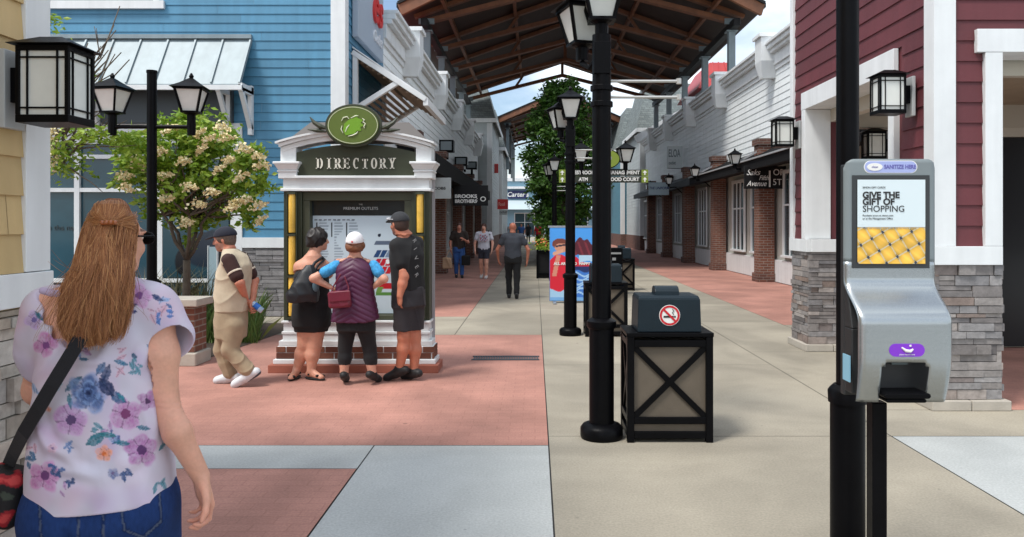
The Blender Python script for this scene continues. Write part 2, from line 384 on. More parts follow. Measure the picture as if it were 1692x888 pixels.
# ---------------------------------------------------------------- blue building
bb = thing('blue_building', 'tall bright blue lap sided shop with white corner board', 'building', (-3.33, 13.4, 0))
y0 = 13.4; win = (-10.2, -5.12, .12, 3.35); upw = (-12, -6.55, 5.45, 7.4)
siding(MB(), 'y', y0, -1, -13, -3.55, 1.37, 8.2, .156, [win, upw]).build('siding', blue, bb, world=True)
siding(MB(), 'x', -3.33, 1, 13.62, 16.8, 3.0, 8.2, .156, []).build('side_siding', blue, bb, world=True)
MB().box(-3.56, -3.305, 13.375, 13.62, 1.37, 8.2).build('corner_board', white, bb, bevel=.004, world=True)
MB().box(-5.1, -3.29, 13.36, 13.6, 1.19, 1.368).build('band_board', white, bb, bevel=.004, world=True)
b = MB(); ledge(b, 'y', 13.42, -1, -5.12, -3.3, 0, 1.19, .04, .1, .05, .2, .6); ledge(b, 'x', -3.34, 1, 13.4, 16.8, 0, 1.19, .04, .1, .05)
b.build('stone_base', stonegr, bb, world=True, fix=False)
MB().box(-13, -3.36, 13.5, 16.8, .001, 8.2).box(-5.1, -3.36, 13.43, 13.5, .002, 8.19).build('wall', greywall, bb, world=True)
MB().box(-3.36, -3.32, 13.7, 16.8, 1.37, 3.0).build('shopfront_wall', greywall, bb, world=True)
wf = MB().box(win[0], win[1], 13.46, 13.48, win[2], win[3]).build('window', glassbl, bb, world=True)
f = MB()
for x in (-8.0, -6.55): f.box(x-.045, x+.045, 13.40, 13.455, .13, 3.0)
for z in (.62, 2.2, 2.78): f.box(-10.2, -5.3, 13.405, 13.455, z-.035, z+.035)
f.box(-5.3, -5.1, 13.36, 13.46, .12, 3.36).box(-10.2, -5.3, 13.38, 13.46, 3.0, 3.35).box(-10.2, -5.3, 13.38, 13.46, .05, .2)
o = f.build('window_frame', white, wf); o.location = -bb.location
def carpic(s, t):       # faint printed shapes on the shop window
    c = np.zeros(s.shape+(3,)); c[:] = (.018, .055, .075)
    def el(x, y, a, bb_, col, k=1.):
        m = np.clip((1-((s-x)/a)**2-((t-y)/bb_)**2)*6, 0, 1)[..., None]*k; c[:] = c*(1-m)+np.array(col)*m
    el(.62, .35, .34, .24, (.01, .02, .035)); el(.55, .62, .26, .10, (.03, .09, .14)); el(.3, .18, .12, .16, (.008, .009, .012)); el(.86, .22, .1, .14, (.008, .009, .012))
    el(.15, .7, .08, .2, (.12, .17, .22)); el(.86, .75, .12, .08, (.01, .015, .03))
    return c
o = picture('window_poster', 1.15, 1.5, 60, 70, carpic, paint_mat('window_print', .15), wf, (-5.92, 13.398, 1.42)); o.location -= bb.location
o = text('o the new', .135, (-8.26, 13.452, 1.54), mat('window_letters', (.03, .045, .05), .4), wf, ext=.002, name='lettering'); o.location -= bb.location
MB().box(-10, -5.25, 13.3, 13.42, 3.36, 3.92).build('sign_band', mat('slate_panel', (.06, .075, .085), .6), bb, world=True)
uf = MB().box(upw[0], upw[1], 13.46, 13.48, upw[2], upw[3]).build('window', glassbl, bb, world=True)
f = MB().box(upw[0]-.1, upw[1]+.1, 13.33, 13.46, upw[2]-.1, upw[2]+.04)
for x in (upw[0], upw[1]-.1, -8.6): f.box(x, x+.1, 13.37, 13.46, upw[2]+.04, upw[3])
o = f.build('window_frame', white, uf); o.location = -bb.location
# metal awning with standing seams
b = MB(); zt, zb, yf = 4.85, 3.95, 12.85
b.add([(-10, 13.4, zt), (-4.93, 13.4, zt), (-4.93, yf, zb), (-10, yf, zb), (-10, 13.4, zt-.05), (-4.93, 13.4, zt-.05), (-4.93, yf, zb-.05), (-10, yf, zb-.05)],
      [(0,1,2,3),(7,6,5,4),(0,3,7,4),(1,5,6,2),(3,2,6,7),(0,4,5,1)])
x = -4.95
while x > -10:
    b.bar((x, 13.4, zt+.02), (x, yf, zb+.02), .03, .04); x -= .475
b.box(-10, -4.93, 13.33, 13.41, zt-.02, zt+.05)
b.build('metal_awning', metalroof, bb, world=True)
b = MB().box(-10, -4.9, yf-.03, yf+.03, zb-.10, zb-.02)
for x in (-4.97, -5.35, -7.6, -9.8):
    b.box(x, x+.07, 13.28, 13.38, 3.15, 4.0); b.bar((x+.035, 13.33, 3.25), (x+.035, yf+.05, zb-.1), .07, .07); b.box(x, x+.07, yf, 13.3, zb-.12, zb-.05)
b.box(-4.97, -4.9, yf, 13.4, zb-.1, zb+.02)
b.build('awning_bracket', white, bb, world=True)
# white trellis pent roof over the side entrance
b = MB(); W0, W1, O = -3.31, -1.98, 14.0
for y in (13.95, 16.6):
    b.bar((W0, y, 4.72), (W1, y, 3.86), .09, .13, (0, 1, 0)); b.bar((W0+.05, y, 3.6), (W0+.05, y, 4.7), .09, .1, (0, 1, 0)); b.bar((W0, y, 3.66), (-2.5, y, 4.17), .09, .1, (0, 1, 0))
b.bar((W1, 13.9, 3.82), (W1, 16.65, 3.82), .09, .14)
b.build('pent_roof_frame', white, bb, world=True, bevel=.004)
b = MB()
for i in range(13):
    t = i/12; b.box(W0+.03+(W1-W0-.1)*t, W0+.11+(W1-W0-.1)*t, 14.0, 16.55, 4.60-.80*t, 4.625-.80*t)
for i in range(9):
    t = i/8; b.box(W0+.04+.78*t, W0+.12+.78*t, 14.0, 16.55, 3.70+.49*t, 3.72+.49*t)
b.build('pent_roof_slat', mat('tan_boards', (.26, .19, .13), .7, var=.2, island=.15), bb, world=True)
b = MB().prism([(W0, 4.80), (W1-.06, 3.93), (W1-.06, 3.955), (W0, 4.825)], 13.9, 16.65); b.build('pent_roof_cover', white, bb, world=True)
sg = thing('shop_sign', 'pale blue wall sign with red lettering on the blue shop', 'sign', (-3.2, 15, 5.6))
MB().box(-3.31, -3.20, 13.9, 16.2, 5.0, 7.3).build('panel', mat('pale_panel', (.35, .42, .5), .5), sg, world=True, bevel=.01)
text('es', 1.0, (-3.19, 15.5, 5.95), redsign, sg, ext=.04, bold=.02, rot=(90, 0, 90), shear=.2)
text('Outlet', .32, (-3.19, 15.6, 5.35), mat('pale_letters', (.7, .72, .75), .5), sg, ext=.02, rot=(90, 0, 90))

# ---------------------------------------------------------------- rows of shops
def window_part(parent, axis, pos, out, a0, a1, z0, z1, nv=3, nh=1, fm=white):
    def B(m, p0, p1, c0, c1, d0, d1):
        lo, hi = sorted((pos+out*d0, pos+out*d1))
        return m.box(c0, c1, lo, hi, p0, p1) if axis == 'y' else m.box(lo, hi, c0, c1, p0, p1)
    w = B(MB(), z0, z1, a0, a1, .005, .012).build('window', glass, parent, world=True)
    f = MB(); t = .07
    B(f, z0-.06, z0, a0-.1, a1+.1, 0, .1)
    B(f, z1, z1+.1, a0-.1, a1+.1, 0, .06); B(f, z0, z1, a0-.1, a0, 0, .05); B(f, z0, z1, a1, a1+.1, 0, .05)
    for i in range(1, nv): x = a0+(a1-a0)*i/nv; B(f, z0, z1, x-t/2, x+t/2, .013, .04)
    for i in range(1, nh+1): z = z0+(z1-z0)*i/(nh+1)+.25; B(f, z-.025, z+.025, a0, a1, .013, .036)
    o = f.build('window_frame', fm, w, bevel=.003); o.location = -parent.location
    return w
panel = mat('storefront_panel', (.50, .49, .44), .6, var=.06, streak=.1)
def row(name, label, x, out, ys, y0, y1, top, mwall, pier_d=.5, awn=None, wm=whitewall, low=panel, course=.19):
    t = thing(name, label, 'building', (x, y0, 0))
    siding(MB(), 'x', x, out, y0, y1, 3.45, top-.75, course).build('siding', mwall, t, world=True)
    lo, hi = sorted((x-out*.02, x-out*8)); MB().box(lo, hi, y0, y1, .001, top-.2).build('wall', low, t, world=True)
    c = MB()
    for d, za, zb_ in ((.05, top-.75, top-.62), (.10, top-.62, top-.30), (.22, top-.30, top-.20), (.30, top-.20, top-.08), (.36, top-.08, top)):
        a, b_ = sorted((x-out*.3, x+out*d)); c.box(a, b_, y0, y1, za, zb_)
    c.build('cornice', white, t, world=True, bevel=.01)
    lf = MB(); a, b_ = sorted((x-out*.01, x+out*.06)); lf.box(a, b_, y0, y1, 3.25, 3.45).box(a, b_, y0, y1, .02, .62); lf.build('fascia', white, t, world=True)
    for y in ys:
        q = MB(); a, b_ = sorted((x+out*.38, x-out*.02)); q.loft4((a, b_, y-.13, y+.13), tuple(sorted((x+out*.46, x-out*.02)))+(y-.3, y+.3), top-.95, top-.5)
        a, b_ = sorted((x+out*.46, x-out*.02)); q.box(a, b_, y-.3, y+.3, top-.5, top+.16)
        a, b_ = sorted((x+out*.52, x-out*.02)); q.box(a, b_, y-.36, y+.36, top+.16, top+.26)
        q.build('console', white, t, world=True, bevel=.006)
        q = MB(); a, b_ = sorted((x+out*pier_d, x+out*.07)); q.box(a, b_, y-.24, y+.24, 0, 3.8)
        p = q.build('pier', brick, t, world=True)
        q = MB(); a, b_ = sorted((x+out*(pier_d+.05), x+out*.062)); q.box(a, b_, y-.29, y+.29, 3.8, 3.98)
        o = q.build('pier_cap', brickdk, p, bevel=.006); o.location = -t.location
        o = MB().box(a, b_, y-.29, y+.29, .003, .24).build('pier_foot', brickdk, p, bevel=.006); o.location = -t.location
    return t
YR = [16.2, 21.5, 26.9, 32.1, 37.3, 42.4]
wr = row('white_shop_row', 'long white lap sided shop row with moulded cornice and brick piers, right of the street', 6.7, -1, YR, 10.6, 46.5, 6.62, whitewall)
for y in YR:
    window_part(wr, 'x', 6.68, -1, y+.75, y+2.05, .78, 2.95); window_part(wr, 'x', 6.68, -1, y+2.95, y+4.3, .78, 2.95)
# black fabric awning
b = MB(); z0_, z1_ = 10.7, 28.6
b.add([(6.64, z0_, 3.75), (6.64, z1_, 3.75), (5.75, z1_, 3.31), (5.75, z0_, 3.31), (5.75, z0_, 3.06), (5.75, z1_, 3.06), (6.64, z1_, 3.2), (6.64, z0_, 3.2)],
      [(0,1,2,3),(3,2,5,4),(0,3,4,7),(1,6,5,2),(7,4,5,6)])
b.build('awning', canvas, wr, world=True)
b = MB(); b.bar((5.72, z0_, 3.33), (5.72, z1_, 3.33), .04)
for y in YR[:3]: b.bar((6.6, y, 3.84), (5.7, y, 3.36), .05)
b.build('awning_rail', mat('pale_rail', (.35, .36, .37), .5), wr, world=True)
b = MB()
b.add([(6.64, 29.2, 3.7), (6.64, 46, 3.7), (5.9, 46, 3.35), (5.9, 29.2, 3.35), (5.9, 29.2, 3.1), (5.9, 46, 3.1), (6.64, 46, 3.2), (6.64, 29.2, 3.2)], [(0,1,2,3),(3,2,5,4),(0,3,4,7),(1,6,5,2),(7,4,5,6)])
b.build('awning', mat('slate_awning', (.05, .06, .065), .7), wr, world=True)
YL = [19.6, 25.2, 30.8, 36.4, 42]
wl = row('white_shop_row', 'white lap sided shop row with heavy cornice behind the directory kiosk', -3.35, 1, YL, 16.82, 45, 6.3, whitewall, pier_d=.42)
for y in YL:
    window_part(wl, 'x', -3.33, 1, y+.75, y+2.1, .7, 2.9); window_part(wl, 'x', -3.33, 1, y+3.0, y+4.5, .7, 2.9)
b = MB(); z0_, z1_ = 18.3, 40
b.add([(-3.29, z0_, 3.8), (-3.29, z1_, 3.8), (-2.35, z1_, 3.3), (-2.35, z0_, 3.3), (-2.35, z0_, 2.85), (-2.35, z1_, 2.85), (-3.29, z1_, 3.05), (-3.29, z0_, 3.05)],
      [(0,3,2,1),(3,4,5,2),(0,7,4,3),(1,2,5,6),(7,6,5,4)])
b.build('awning', canvas, wl, world=True)

def hang_sign(label, u0, u1, v0, v1, y, m, words, lm, d=.06, board='board', cat='hanging sign', name='hanging_sign'):
    p0, p1 = at(u0, v1, y), at(u1, v0, y)
    t = thing(name, label, cat, ((p0.x+p1.x)/2, y, p0.z))
    MB().box(p0.x, p1.x, y-d/2, y+d/2, p0.z, p1.z).build(board, m, t, world=True, bevel=.006)
    for (s, u, v, size, sx, sh, bo) in words:
        q = at(u, v, y); text(s, size*y*K/F*1.4, (q.x, y-d/2-.003, q.z), lm, t, sx=sx, shear=sh, bold=bo)
    return t
sgw = mat('sign_white', (.48, .52, .52), .5, var=.05)
hang_sign('pale grey hanging sign with small dark capitals, just right of the kiosk', 499, 528.5, 153, 171, 19.2, sgw, [('JACOBS', 513, 162.2, 2.2, 1.3, 0, .003)], letter_b)
t = hang_sign('black hanging sign with two lines of white capitals under the left awning', 531, 572, 159.5, 177, 24.4, blackmt, [('BROOKS', 546, 169, 2.9, 1.2, 0, .006), ('BROTHERS', 546, 173.3, 2.9, .95, 0, .006), (': O', 564, 171.5, 4.2, 1.1, 0, .002)], letter_w)
hang_sign('small red oval sign far down the left side', 580, 595.5, 171.5, 180, 52, redsign, [('Fossil', 588, 175.8, 3, .6, 0, .004)], mat('pale_red', (.8, .45, .4), .5))
hang_sign('little white sign hung beneath the red oval sign', 585.5, 594.5, 180.5, 185, 52, sgw, [('OUTLET', 590, 182.8, 1.6, .8, 0, .004)], letter_b)
hang_sign('red blade sign high on the far left shopfronts', 578, 584, 141, 149, 48, redsign, [], letter_w)
ts = hang_sign('black hanging sign with white script and big numeral beside the red wall', 872, 926, 143, 162.5, 20.6, blackmt, [('Saks', 882, 148.6, 5, .95, .4, .001), ('Fifth', 894.5, 153.3, 4, .85, .4, .001), ('Avenue', 886, 158.2, 4.6, .85, .4, .001), ('OFF', 914, 148.6, 5.4, .95, 0, 0), ('5TH', 914, 157, 5.4, .95, 0, 0)], letter_w)
p = at(901.5, 154, 20.6); MB().box(p.x-.02, p.x+.02, 20.55, 20.57, p.z-.22, p.z+.22).build('divider', letter_w, ts, world=True)
hang_sign('white box sign high on the white siding at right', 782, 799, 126, 145, 34, sgw, [('ELOA', 789.5, 132.5, 6.5, .45, 0, .01), ('outlet', 787, 140.5, 3, .6, 0, .006)], mat('grey_letters', (.12, .15, .16), .5), d=.3, cat='box sign', name='box_sign')
hang_sign('pale blue hanging sign with thin dark lettering at right', 760, 784, 157, 168, 33, mat('pale_blue_sign', (.30, .40, .45), .5), [('THE UNIFORM', 772, 162, 2.2, .85, .2, .004)], mat('navy_letters', (.03, .06, .15), .5))

# dark boxes fixed to the left shop wall
for (u, v, y, hh, lab) in ((524, 126, 27.0, .42, 'dark floodlight box with grey face on the left white wall, nearest the kiosk'), (541, 139, 31.5, .36, 'round dark drum light on the left white wall, middle of three'), (553, 142.5, 36.0, .36, 'small dark box light on the left white wall, farthest of three')):
    p = at(u, v, y); t = thing('wall_light', lab, 'wall light', (p.x, y, p.z), group='dark lights high on the left shop wall')
    MB().box(-.28, .25, -.22, .22, -hh/2, hh/2).build('housing', black, t, bevel=.03)
    MB().box(-.20, .18, -.235, -.222, -hh/2+.06, hh/2-.06).build('face', mat('light_face', (.16, .19, .20), .4), t)
    MB().box(-3.35-p.x, -.28, -.05, .05, -.3, -.18).build('bracket', black, t)
    MB().box(-.05, .05, -.05, .05, -hh/2-.25, -hh/2).build('stem', black, t)
# far blocks with mansard shingle roofs
def block(name, label, x0, x1, y0, y1, h, mroof, mw, rh=2.2, ins=.5, base=None):
    t = thing(name, label, 'building', ((x0+x1)/2, y0, 0))
    b = MB(); siding(b, 'y', y0, -1, x0, x1, .9, h, .2)
    s = x1 if x1 < 2 else x0; siding(b, 'x', s, 1 if x1 < 2 else -1, y0, y1, .9, h, .2); b.build('siding', mw, t, world=True)
    MB().box(x0+.02, x1-.02, y0+.02, y1, .001, h).build('wall', mw, t, world=True)
    MB().box(x0-.03, x1+.03, y0-.03, y1+.03, .002, .9).build('base', brickdk, t, world=True)
    e = .25; MB().loft4((x0-e, x1+e, y0-e, y1+e), (x0+ins, x1-ins, y0+ins*2, y1-ins), h, h+rh).build('roof', mroof, t, world=True)
    b = MB().box(x0-e-.05, x1+e+.05, y0-e-.05, y0-e, h-.18, h+.06).box(x0-e-.05, x0-e, y0-e, y1+e, h-.18, h+.06).box(x1+e, x1+e+.05, y0-e, y1+e, h-.18, h+.06)
    for x in (x0+.0, x1-.25): b.box(x-.03, x+.28, y0-.04, y0+.2, .9, h-.2)
    b.build('trim', white, t, world=True)
    for i in range(2):
        xa = x0+(x1-x0)*(i+.25)/2; window_part(t, 'y', y0, -1, xa, xa+1.2, 1.2, 2.9)
        window_part(t, 'y', y0, -1, xa, xa+1.2, 4.2, 5.8)
    return t
block('shingled_building', 'grey block with steep shingle roof beyond the left shop row', -9, -2.55, 45.2, 54, 7.75, shingle, greywall, 2.6)
block('shingled_building', 'grey shingle roofed block close beside the far timber canopy, left', -9, -2.38, 54.6, 66, 7.0, shingle, greywall, 2.9)
block('teal_building', 'teal lap sided block with grey shingle roof, beyond the right shop row', 6.1, 13, 54.5, 66, 7.0, shingle, teal, 3.0)
t = block('shingled_building', 'grey gabled block with white raking trim above the right shops', 6.45, 14, 47, 54, 7.4, shingle, greywall, 3.0)
MB().bar((6.1, 46.4, 6.7), (9.4, 46.4, 8.6), .5, .35, (0, 1, 0)).build('rake_board', white, t, world=True)
b = MB()
for i in range(3): b.box(7.1+i*.75, 7.65+i*.75, 46.6, 46.7, 6.6+i*.42, 7.1+i*.42)
b.build('clerestory_pane', glassbl, t, world=True)
for i, (lab, x0, x1, y0, y1, h, rh) in enumerate([('shop block with red metal hip roof behind the right cornice', 8.3, 10.3, 38, 43, 8.3, 1.45), ('low red metal roof behind the left cornice', -6.6, -4.0, 22, 36, 6.5, 1.2)]):
    t = thing('red_roofed_building', lab, 'building', ((x0+x1)/2, y0, 0))
    MB().box(x0, x1, y0, y1, .001, h).build('wall', greywall, t, world=True)
    MB().loft4((x0-.3, x1+.3, y0-.3, y1+.3), (x0+.5, x1-.6, y0+.7, y1-.7), h, h+rh).build('roof', redroof, t, world=True)
    b = MB(); x = x0
    while x < x1: b.bar((x, y0-.3, h+.03), (x*.62+.38*(x0+x1)/2, y0+.7, h+rh+.02), .05); x += .45
    b.build('roof_seam', redroof, t, world=True)
# light blue shop closing the street
t = thing('end_shop', 'light blue shop with dark blue sign closing the far end of the street', 'building', (0, 100, 0))
b = MB(); siding(b, 'y', 100, -1, -8, 12, 0, 7.2, .2); b.build('siding', mat('pale_blue_siding', (.25, .42, .52), .6, island=.05), t, world=True)
MB().box(-8, 12, 100.05, 112, .001, 7.2).build('wall', greywall, t, world=True)
MB().box(-9, 13, 99.4, 100, 6.2, 6.5).box(-8.2, 12.2, 99.6, 101, 7.2, 7.6).build('trim', white, t, world=True)
MB().loft4((-8.5, 12.5, 97.8, 100), (-8.5, 12.5, 99.8, 100), 3.5, 4.7).build('canopy_roof', mat('pale_roof', (.42, .5, .53), .5), t, world=True)
MB().box(-3.5, -1.0, 99.75, 99.95, 4.95, 6.0).build('sign_board', mat('navy', (.015, .02, .09), .5), t, world=True)
text("Carter's", .85, (-2.25, 99.72, 5.45), letter_w, t, shear=.2, bold=.02)
window_part(t, 'y', 99.96, -1, -2.6, 1.2, .2, 3.0, 3, 1)
for x in (2.5, 5): window_part(t, 'y', 99.96, -1, x, x+1.8, .5, 2.8, 2, 1)

# ---------------------------------------------------------------- timber canopies over the street
def canopy(label, xl, xr, y0, y1, he, sl, nps, prow, posts=True, chord=.26):
    xm = (xl+xr)/2; rise = (xr-xl)/2*sl; hw = (xr-xl)/2
    t = thing('timber_canopy', label, 'canopy', (xm, y0, 0))
    b = MB()
    for s in (-1, 1):
        e0 = (xm+s*hw, y0, he); a0 = (xm, y0-prow, he+rise); e1 = (xm+s*hw, y1, he); a1 = (xm, y1+prow*.3, he+rise)
        up = Vector((0, 0, .16))
        P = [Vector(p) for p in (e0, a0, a1, e1)]
        b.add(P+[p+up for p in P], [(0, 1, 2, 3), (7, 6, 5, 4), (0, 3, 7, 4), (0, 4, 5, 1), (3, 2, 6, 7)])
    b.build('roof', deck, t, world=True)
    b = MB()
    for s in (-1, 1):
        b.bar((xm+s*hw, y0-.03, he-.05), (xm, y0-prow-.03, he+rise-.05), .12, .42, (0, 0, 1))
    b.build('rake_beam', timber, t, world=True, bevel=.01)
    b = MB()
    for s in (-1, 1):
        b.bar((xm+s*(hw+.05), y0-.08, he+.18), (xm, y0-prow-.08, he+rise+.18), .12, .1)
        b.bar((xm+s*(hw+.06), y0, he+.14), (xm+s*(hw+.06), y1, he+.14), .14, .16)
    b.build('roof_edge', blackmt, t, world=True)
    b = MB(); n = nps
    ys = [y0+1.2+(y1-y0-2)*i/(n-1) for i in range(n)]
    for y in ys:
        tr = MB(); xo = hw-.75
        ap = he+xo*chord-.15
        for s in (-1, 1):
            tr.bar((xm+s*xo, y, he-.12), (xm, y, ap), .16, .30, (0, 1, 0))
            tr.bar((xm+s*(hw-.3), y, he-.05+.3*sl), (xm, y, he+rise-.12), .16, .26, (0, 1, 0))
            tr.bar((xm+s*xo*.5, y, he-.12+xo*.5*chord), (xm+s*xo*.42, y, he+rise*.55), .12, .14, (0, 1, 0))
        tr.bar((xm, y, ap-.1), (xm, y, he+rise-.1), .16, .16, (0, 1, 0))
        tr.build('truss', timber, t, world=True, bevel=.008)
    b = MB()
    for k in (1, 2):
        for s in (-1, 1):
            x = xm+s*hw*k/2.6; z = he+rise*(1-k/2.6)-.12; b.bar((x, y0, z), (x, y1, z), .12, .2)
    b.build('purlin', timber, t, world=True)
    if posts:
        for s in (-1, 1):
            b = MB(); x = xm+s*(hw-.75); b.bar((x, y0+.4, he-.33), (x, y1, he-.33), .22, .26); b.build('eave_beam', blackmt, t, world=True)
            for y in ys:
                q = MB().box(x-.12, x+.12, y-.12, y+.12, 5.9, he-.46).box(x-.2, x+.2, y-.2, y+.2, he-.5, he-.46)
                q.bar((x-.28, y-.16, he-.15), (x+.28, y-.16, he-.15), .05, .2); q.build('post', steel_gr, t, world=True)
    return t
canopy('large brown timber canopy on steel posts spanning the whole street', -4.6, 7.75, 26.2, 45.2, 8.95, .36, 5, 2.2)
canopy('smaller timber canopy spanning the street beyond the green tree', -2.9, 6.6, 59, 78, 9.6, .38, 4, 1.6)

# ---------------------------------------------------------------- lamps
def lamp_head(parent, c, rot=0., sc=1., name='lantern'):      # four sided tapering lantern, c = bottom of its fitter
    def tr(b):
        ca, sa = math.cos(rot), math.sin(rot)
        b.v = [(c[0]+sc*(x*ca-y*sa), c[1]+sc*(x*sa+y*ca), c[2]+sc*z) for x, y, z in b.v]; return b
    f = MB(); a, t, z0, z1 = .085, .15, .13, .40
    for sx in (-1, 1):
        for sy in (-1, 1): f.bar((sx*a, sy*a, z0), (sx*t, sy*t, z1), .022)
    f.lathe([(.05, 0), (.05, .10), (.075, .11), (.11, .135)], n=12).box(-.10, .10, -.10, .10, .12, .14).box(-.165, .165, -.165, .165, .39, .41)
    h = tr(f).build(name, black, parent)
    r = MB().loft4((-.20, .20, -.20, .20), (-.10, .10, -.10, .10), .412, .475).loft4((-.10, .10, -.10, .10), (-.02, .02, -.02, .02), .476, .54)
    r.lathe([(.022, .54), (.03, .56), (.008, .60)], n=8); tr(r).build('lantern_roof', black, h, bevel=.004)
    tr(MB().loft4((-a+.008, a-.008, -a+.008, a-.008), (-t+.008, t-.008, -t+.008, t-.008), z0+.012, z1-.012)).build('lantern_glass', milk, h)
    return h
def street_lamp(label, x, y):
    t = thing('street_lamp', label, 'lamp post', (0, 0, 0), group='black lamp posts along the middle of the street')
    MB().lathe([(.155, 0), (.16, .02), (.16, .075), (.14, .10), (.10, .115)], n=28).build('base', black, t, smooth='auto')
    MB().lathe([(.093, .116), (.093, .82)], n=24).lathe([(.10, .82), (.112, .835), (.112, .875), (.075, .90)], n=24).lathe([(.072, .901), (.070, 3.02)], n=24).build('post', black, t, smooth='auto')
    b = MB().box(-.062, .062, -.075, .075, 2.72, 2.96)
    for z in (2.60, 2.48): b.lathe([(.085, z), (.085, z+.04)], n=16)
    b.build('collar', black, t, bevel=.004)
    b = MB()
    for z in (2.675, 2.555): b.tube([(.06, 0, z), (.58, 0, z)], .011, 8).lathe([(.02, z-.02), (.02, z+.02)], (.58, 0, 0), n=8)
    b.build('banner_rod', mat('bare_rod', (.5, .5, .48), .4, .4), t)
    MB().tube([(0, 0, 2.9), (-.08, .13, 2.80), (-.13, .24, 2.86)], [.02, .02, .025], 8).build('bracket', black, t)
    lamp_head(t, (0, 0, 3.0)); lamp_head(t, (-.13, .25, 2.88), .3)
    t.location = (x, y, 0); return t
sl = street_lamp('tall black lamp post beside the nearest bin, the closest in the middle row', .50, 5.77)
dup(sl, (.51, 11.1, 0), 0, 'black lamp post just in front of the red and blue banner')
dup(sl, (.55, 21.8, 0), 0, 'black lamp post by the green tree, beyond the banner')
dup(sl, (.6, 37, 0), 0, 'far black lamp post hidden behind the green street tree')
def double_lamp(label, x, y, zb):
    t = thing('double_lamp_post', label, 'lamp post', (0, 0, 0), group='black lamp posts with two arms')
    MB().lathe([(.15, 0), (.15, .07), (.10, .11)], n=24).build('base', black, t, smooth='auto')
    MB().lathe([(.085, .11), (.085, .86)], n=20).lathe([(.105, .862), (.105, .92), (.06, .95)], n=20).lathe([(.058, .951), (.056, zb+.62)], n=20).lathe([(.062, zb+.62), (.062, zb+.65)], n=20).build('post', black, t, smooth='auto')
    for s in (-1, 1):
        MB().tube([(s*.05, 0, zb-.02), (s*.47, 0, zb-.02)], .024, 10).lathe([(.045, -.12), (.05, -.02), (.05, .03)], (s*.47, 0, zb), n=14).build('arm', black, t, smooth='auto')
        lamp_head(t, (s*.47, 0, zb+.02), .15*s)
    t.location = (x, y, 0); return t
dl = double_lamp('black lamp post with two lantern arms by the flowering tree', at(178, 0, 9.14).x, 9.14, 2.78)
d2 = dup(dl, (1.46, 16.4, 0), 0, 'black lamp post with two lantern arms carrying the green direction boards')

# foreground post, cut by the bottom of the frame
t = thing('black_post', 'thick plain black post right behind the sanitizer dispenser', 'post', (1.408, 3.46, 0))
MB().lathe([(.15, 0), (.155, .02), (.15, .09), (.09, .115)], n=28).build('base', black, t, smooth='auto')
MB().lathe([(.075, .116), (.075, .80)], n=28).lathe([(.083, .80), (.085, .85), (.075, .865), (.06, .88)], n=28).lathe([(.049, .881), (.048, 4.4)], n=28).build('post', black, t, smooth='auto')
lamp_head(t, (0, 0, 4.38))

# wall lanterns standing over the shop awnings at right
def pier_lamp(label, y):
    t = thing('pier_lantern', label, 'lantern', (0, 0, 0), group='black lanterns over the right shop awnings')
    MB().bar((.6, 0, -.02), (.03, 0, -.02), .05, .05).bar((.55, 0, -.25), (.3, 0, -.03), .035).build('arm', black, t)
    lamp_head(t, (0, 0, 0), 0, .95); t.location = (5.58, y, 3.16); return t
p1 = pier_lamp('black lantern over the black awning, nearest the hanging script sign', 21.45)
for y, l in ((26.85, 'second black lantern over the black awning, where the awning ends'), (32.05, 'third black lantern, above the pale blue hanging sign'), (37.2, 'fourth black lantern, farthest down the right row')): dup(p1, (5.58, y, 3.16), 0, l)

# direction boards on the double lamp post
t = thing('direction_sign', 'dark green direction boards with white arrows and lettering on the lamp post', 'direction sign', (1.46, 16.4, 0))
bd = mat('board_green', (.02, .026, .014), .5); lg = mat('leaf_green', (.20, .27, .03), .5)
rows = [('RESTROOM', 'ATM'), ('MANAGEMENT', 'FOOD COURT')]
for s in (-1, 1):
    for k in (0, 1):
        z = 2.70-.145*k; xa, xb = sorted((1.46+s*.07, 1.46+s*.95))
        p = MB().box(xa, xb, 16.37, 16.43, z-.065, z+.065).build('board', bd, t, world=True, bevel=.004)
        e0, e1 = sorted((1.46+s*.95, 1.46+s*.81)); o = MB().box(e0, e1, 16.365, 16.435, z-.066, z+.066).build('arrow_patch', lg, p); o.location = -t.location
        b = MB().prism([((e0+e1)/2-.045, z-.0), ((e0+e1)/2+.045, z), ((e0+e1)/2, z+.05)], 16.355, 16.364).box((e0+e1)/2-.013, (e0+e1)/2+.013, 16.355, 16.364, z-.05, z)
        o = b.build('arrow', letter_w, p); o.location = -t.location
        o = text(rows[(s+1)//2][k], .105, (1.46+s*.43, 16.362, z), letter_w, t, bold=.003, sx=.95 if s > 0 else .9)
MB().box(1.41, 1.51, 16.33, 16.47, 2.4, 2.85).build('clamp', black, t, world=True)
def oval(n, rx, rz, cx, cz): return [(cx+rx*math.cos(2*math.pi*i/n), cz+rz*math.sin(2*math.pi*i/n)) for i in range(n)]
o1 = MB().prism(oval(32, .27, .19, 1.52, 2.99), 16.30, 16.33).build('emblem', lg, t, world=True)
o = MB().prism(oval(32, .29, .21, 1.52, 2.99), 16.331, 16.35).build('emblem_rim', black, o1); o.location = -t.location
o = MB().prism(oval(12, .08, .1, 1.52, 2.99), 16.29, 16.299).build('emblem_leaf', letter_w, o1); o.location = -t.location

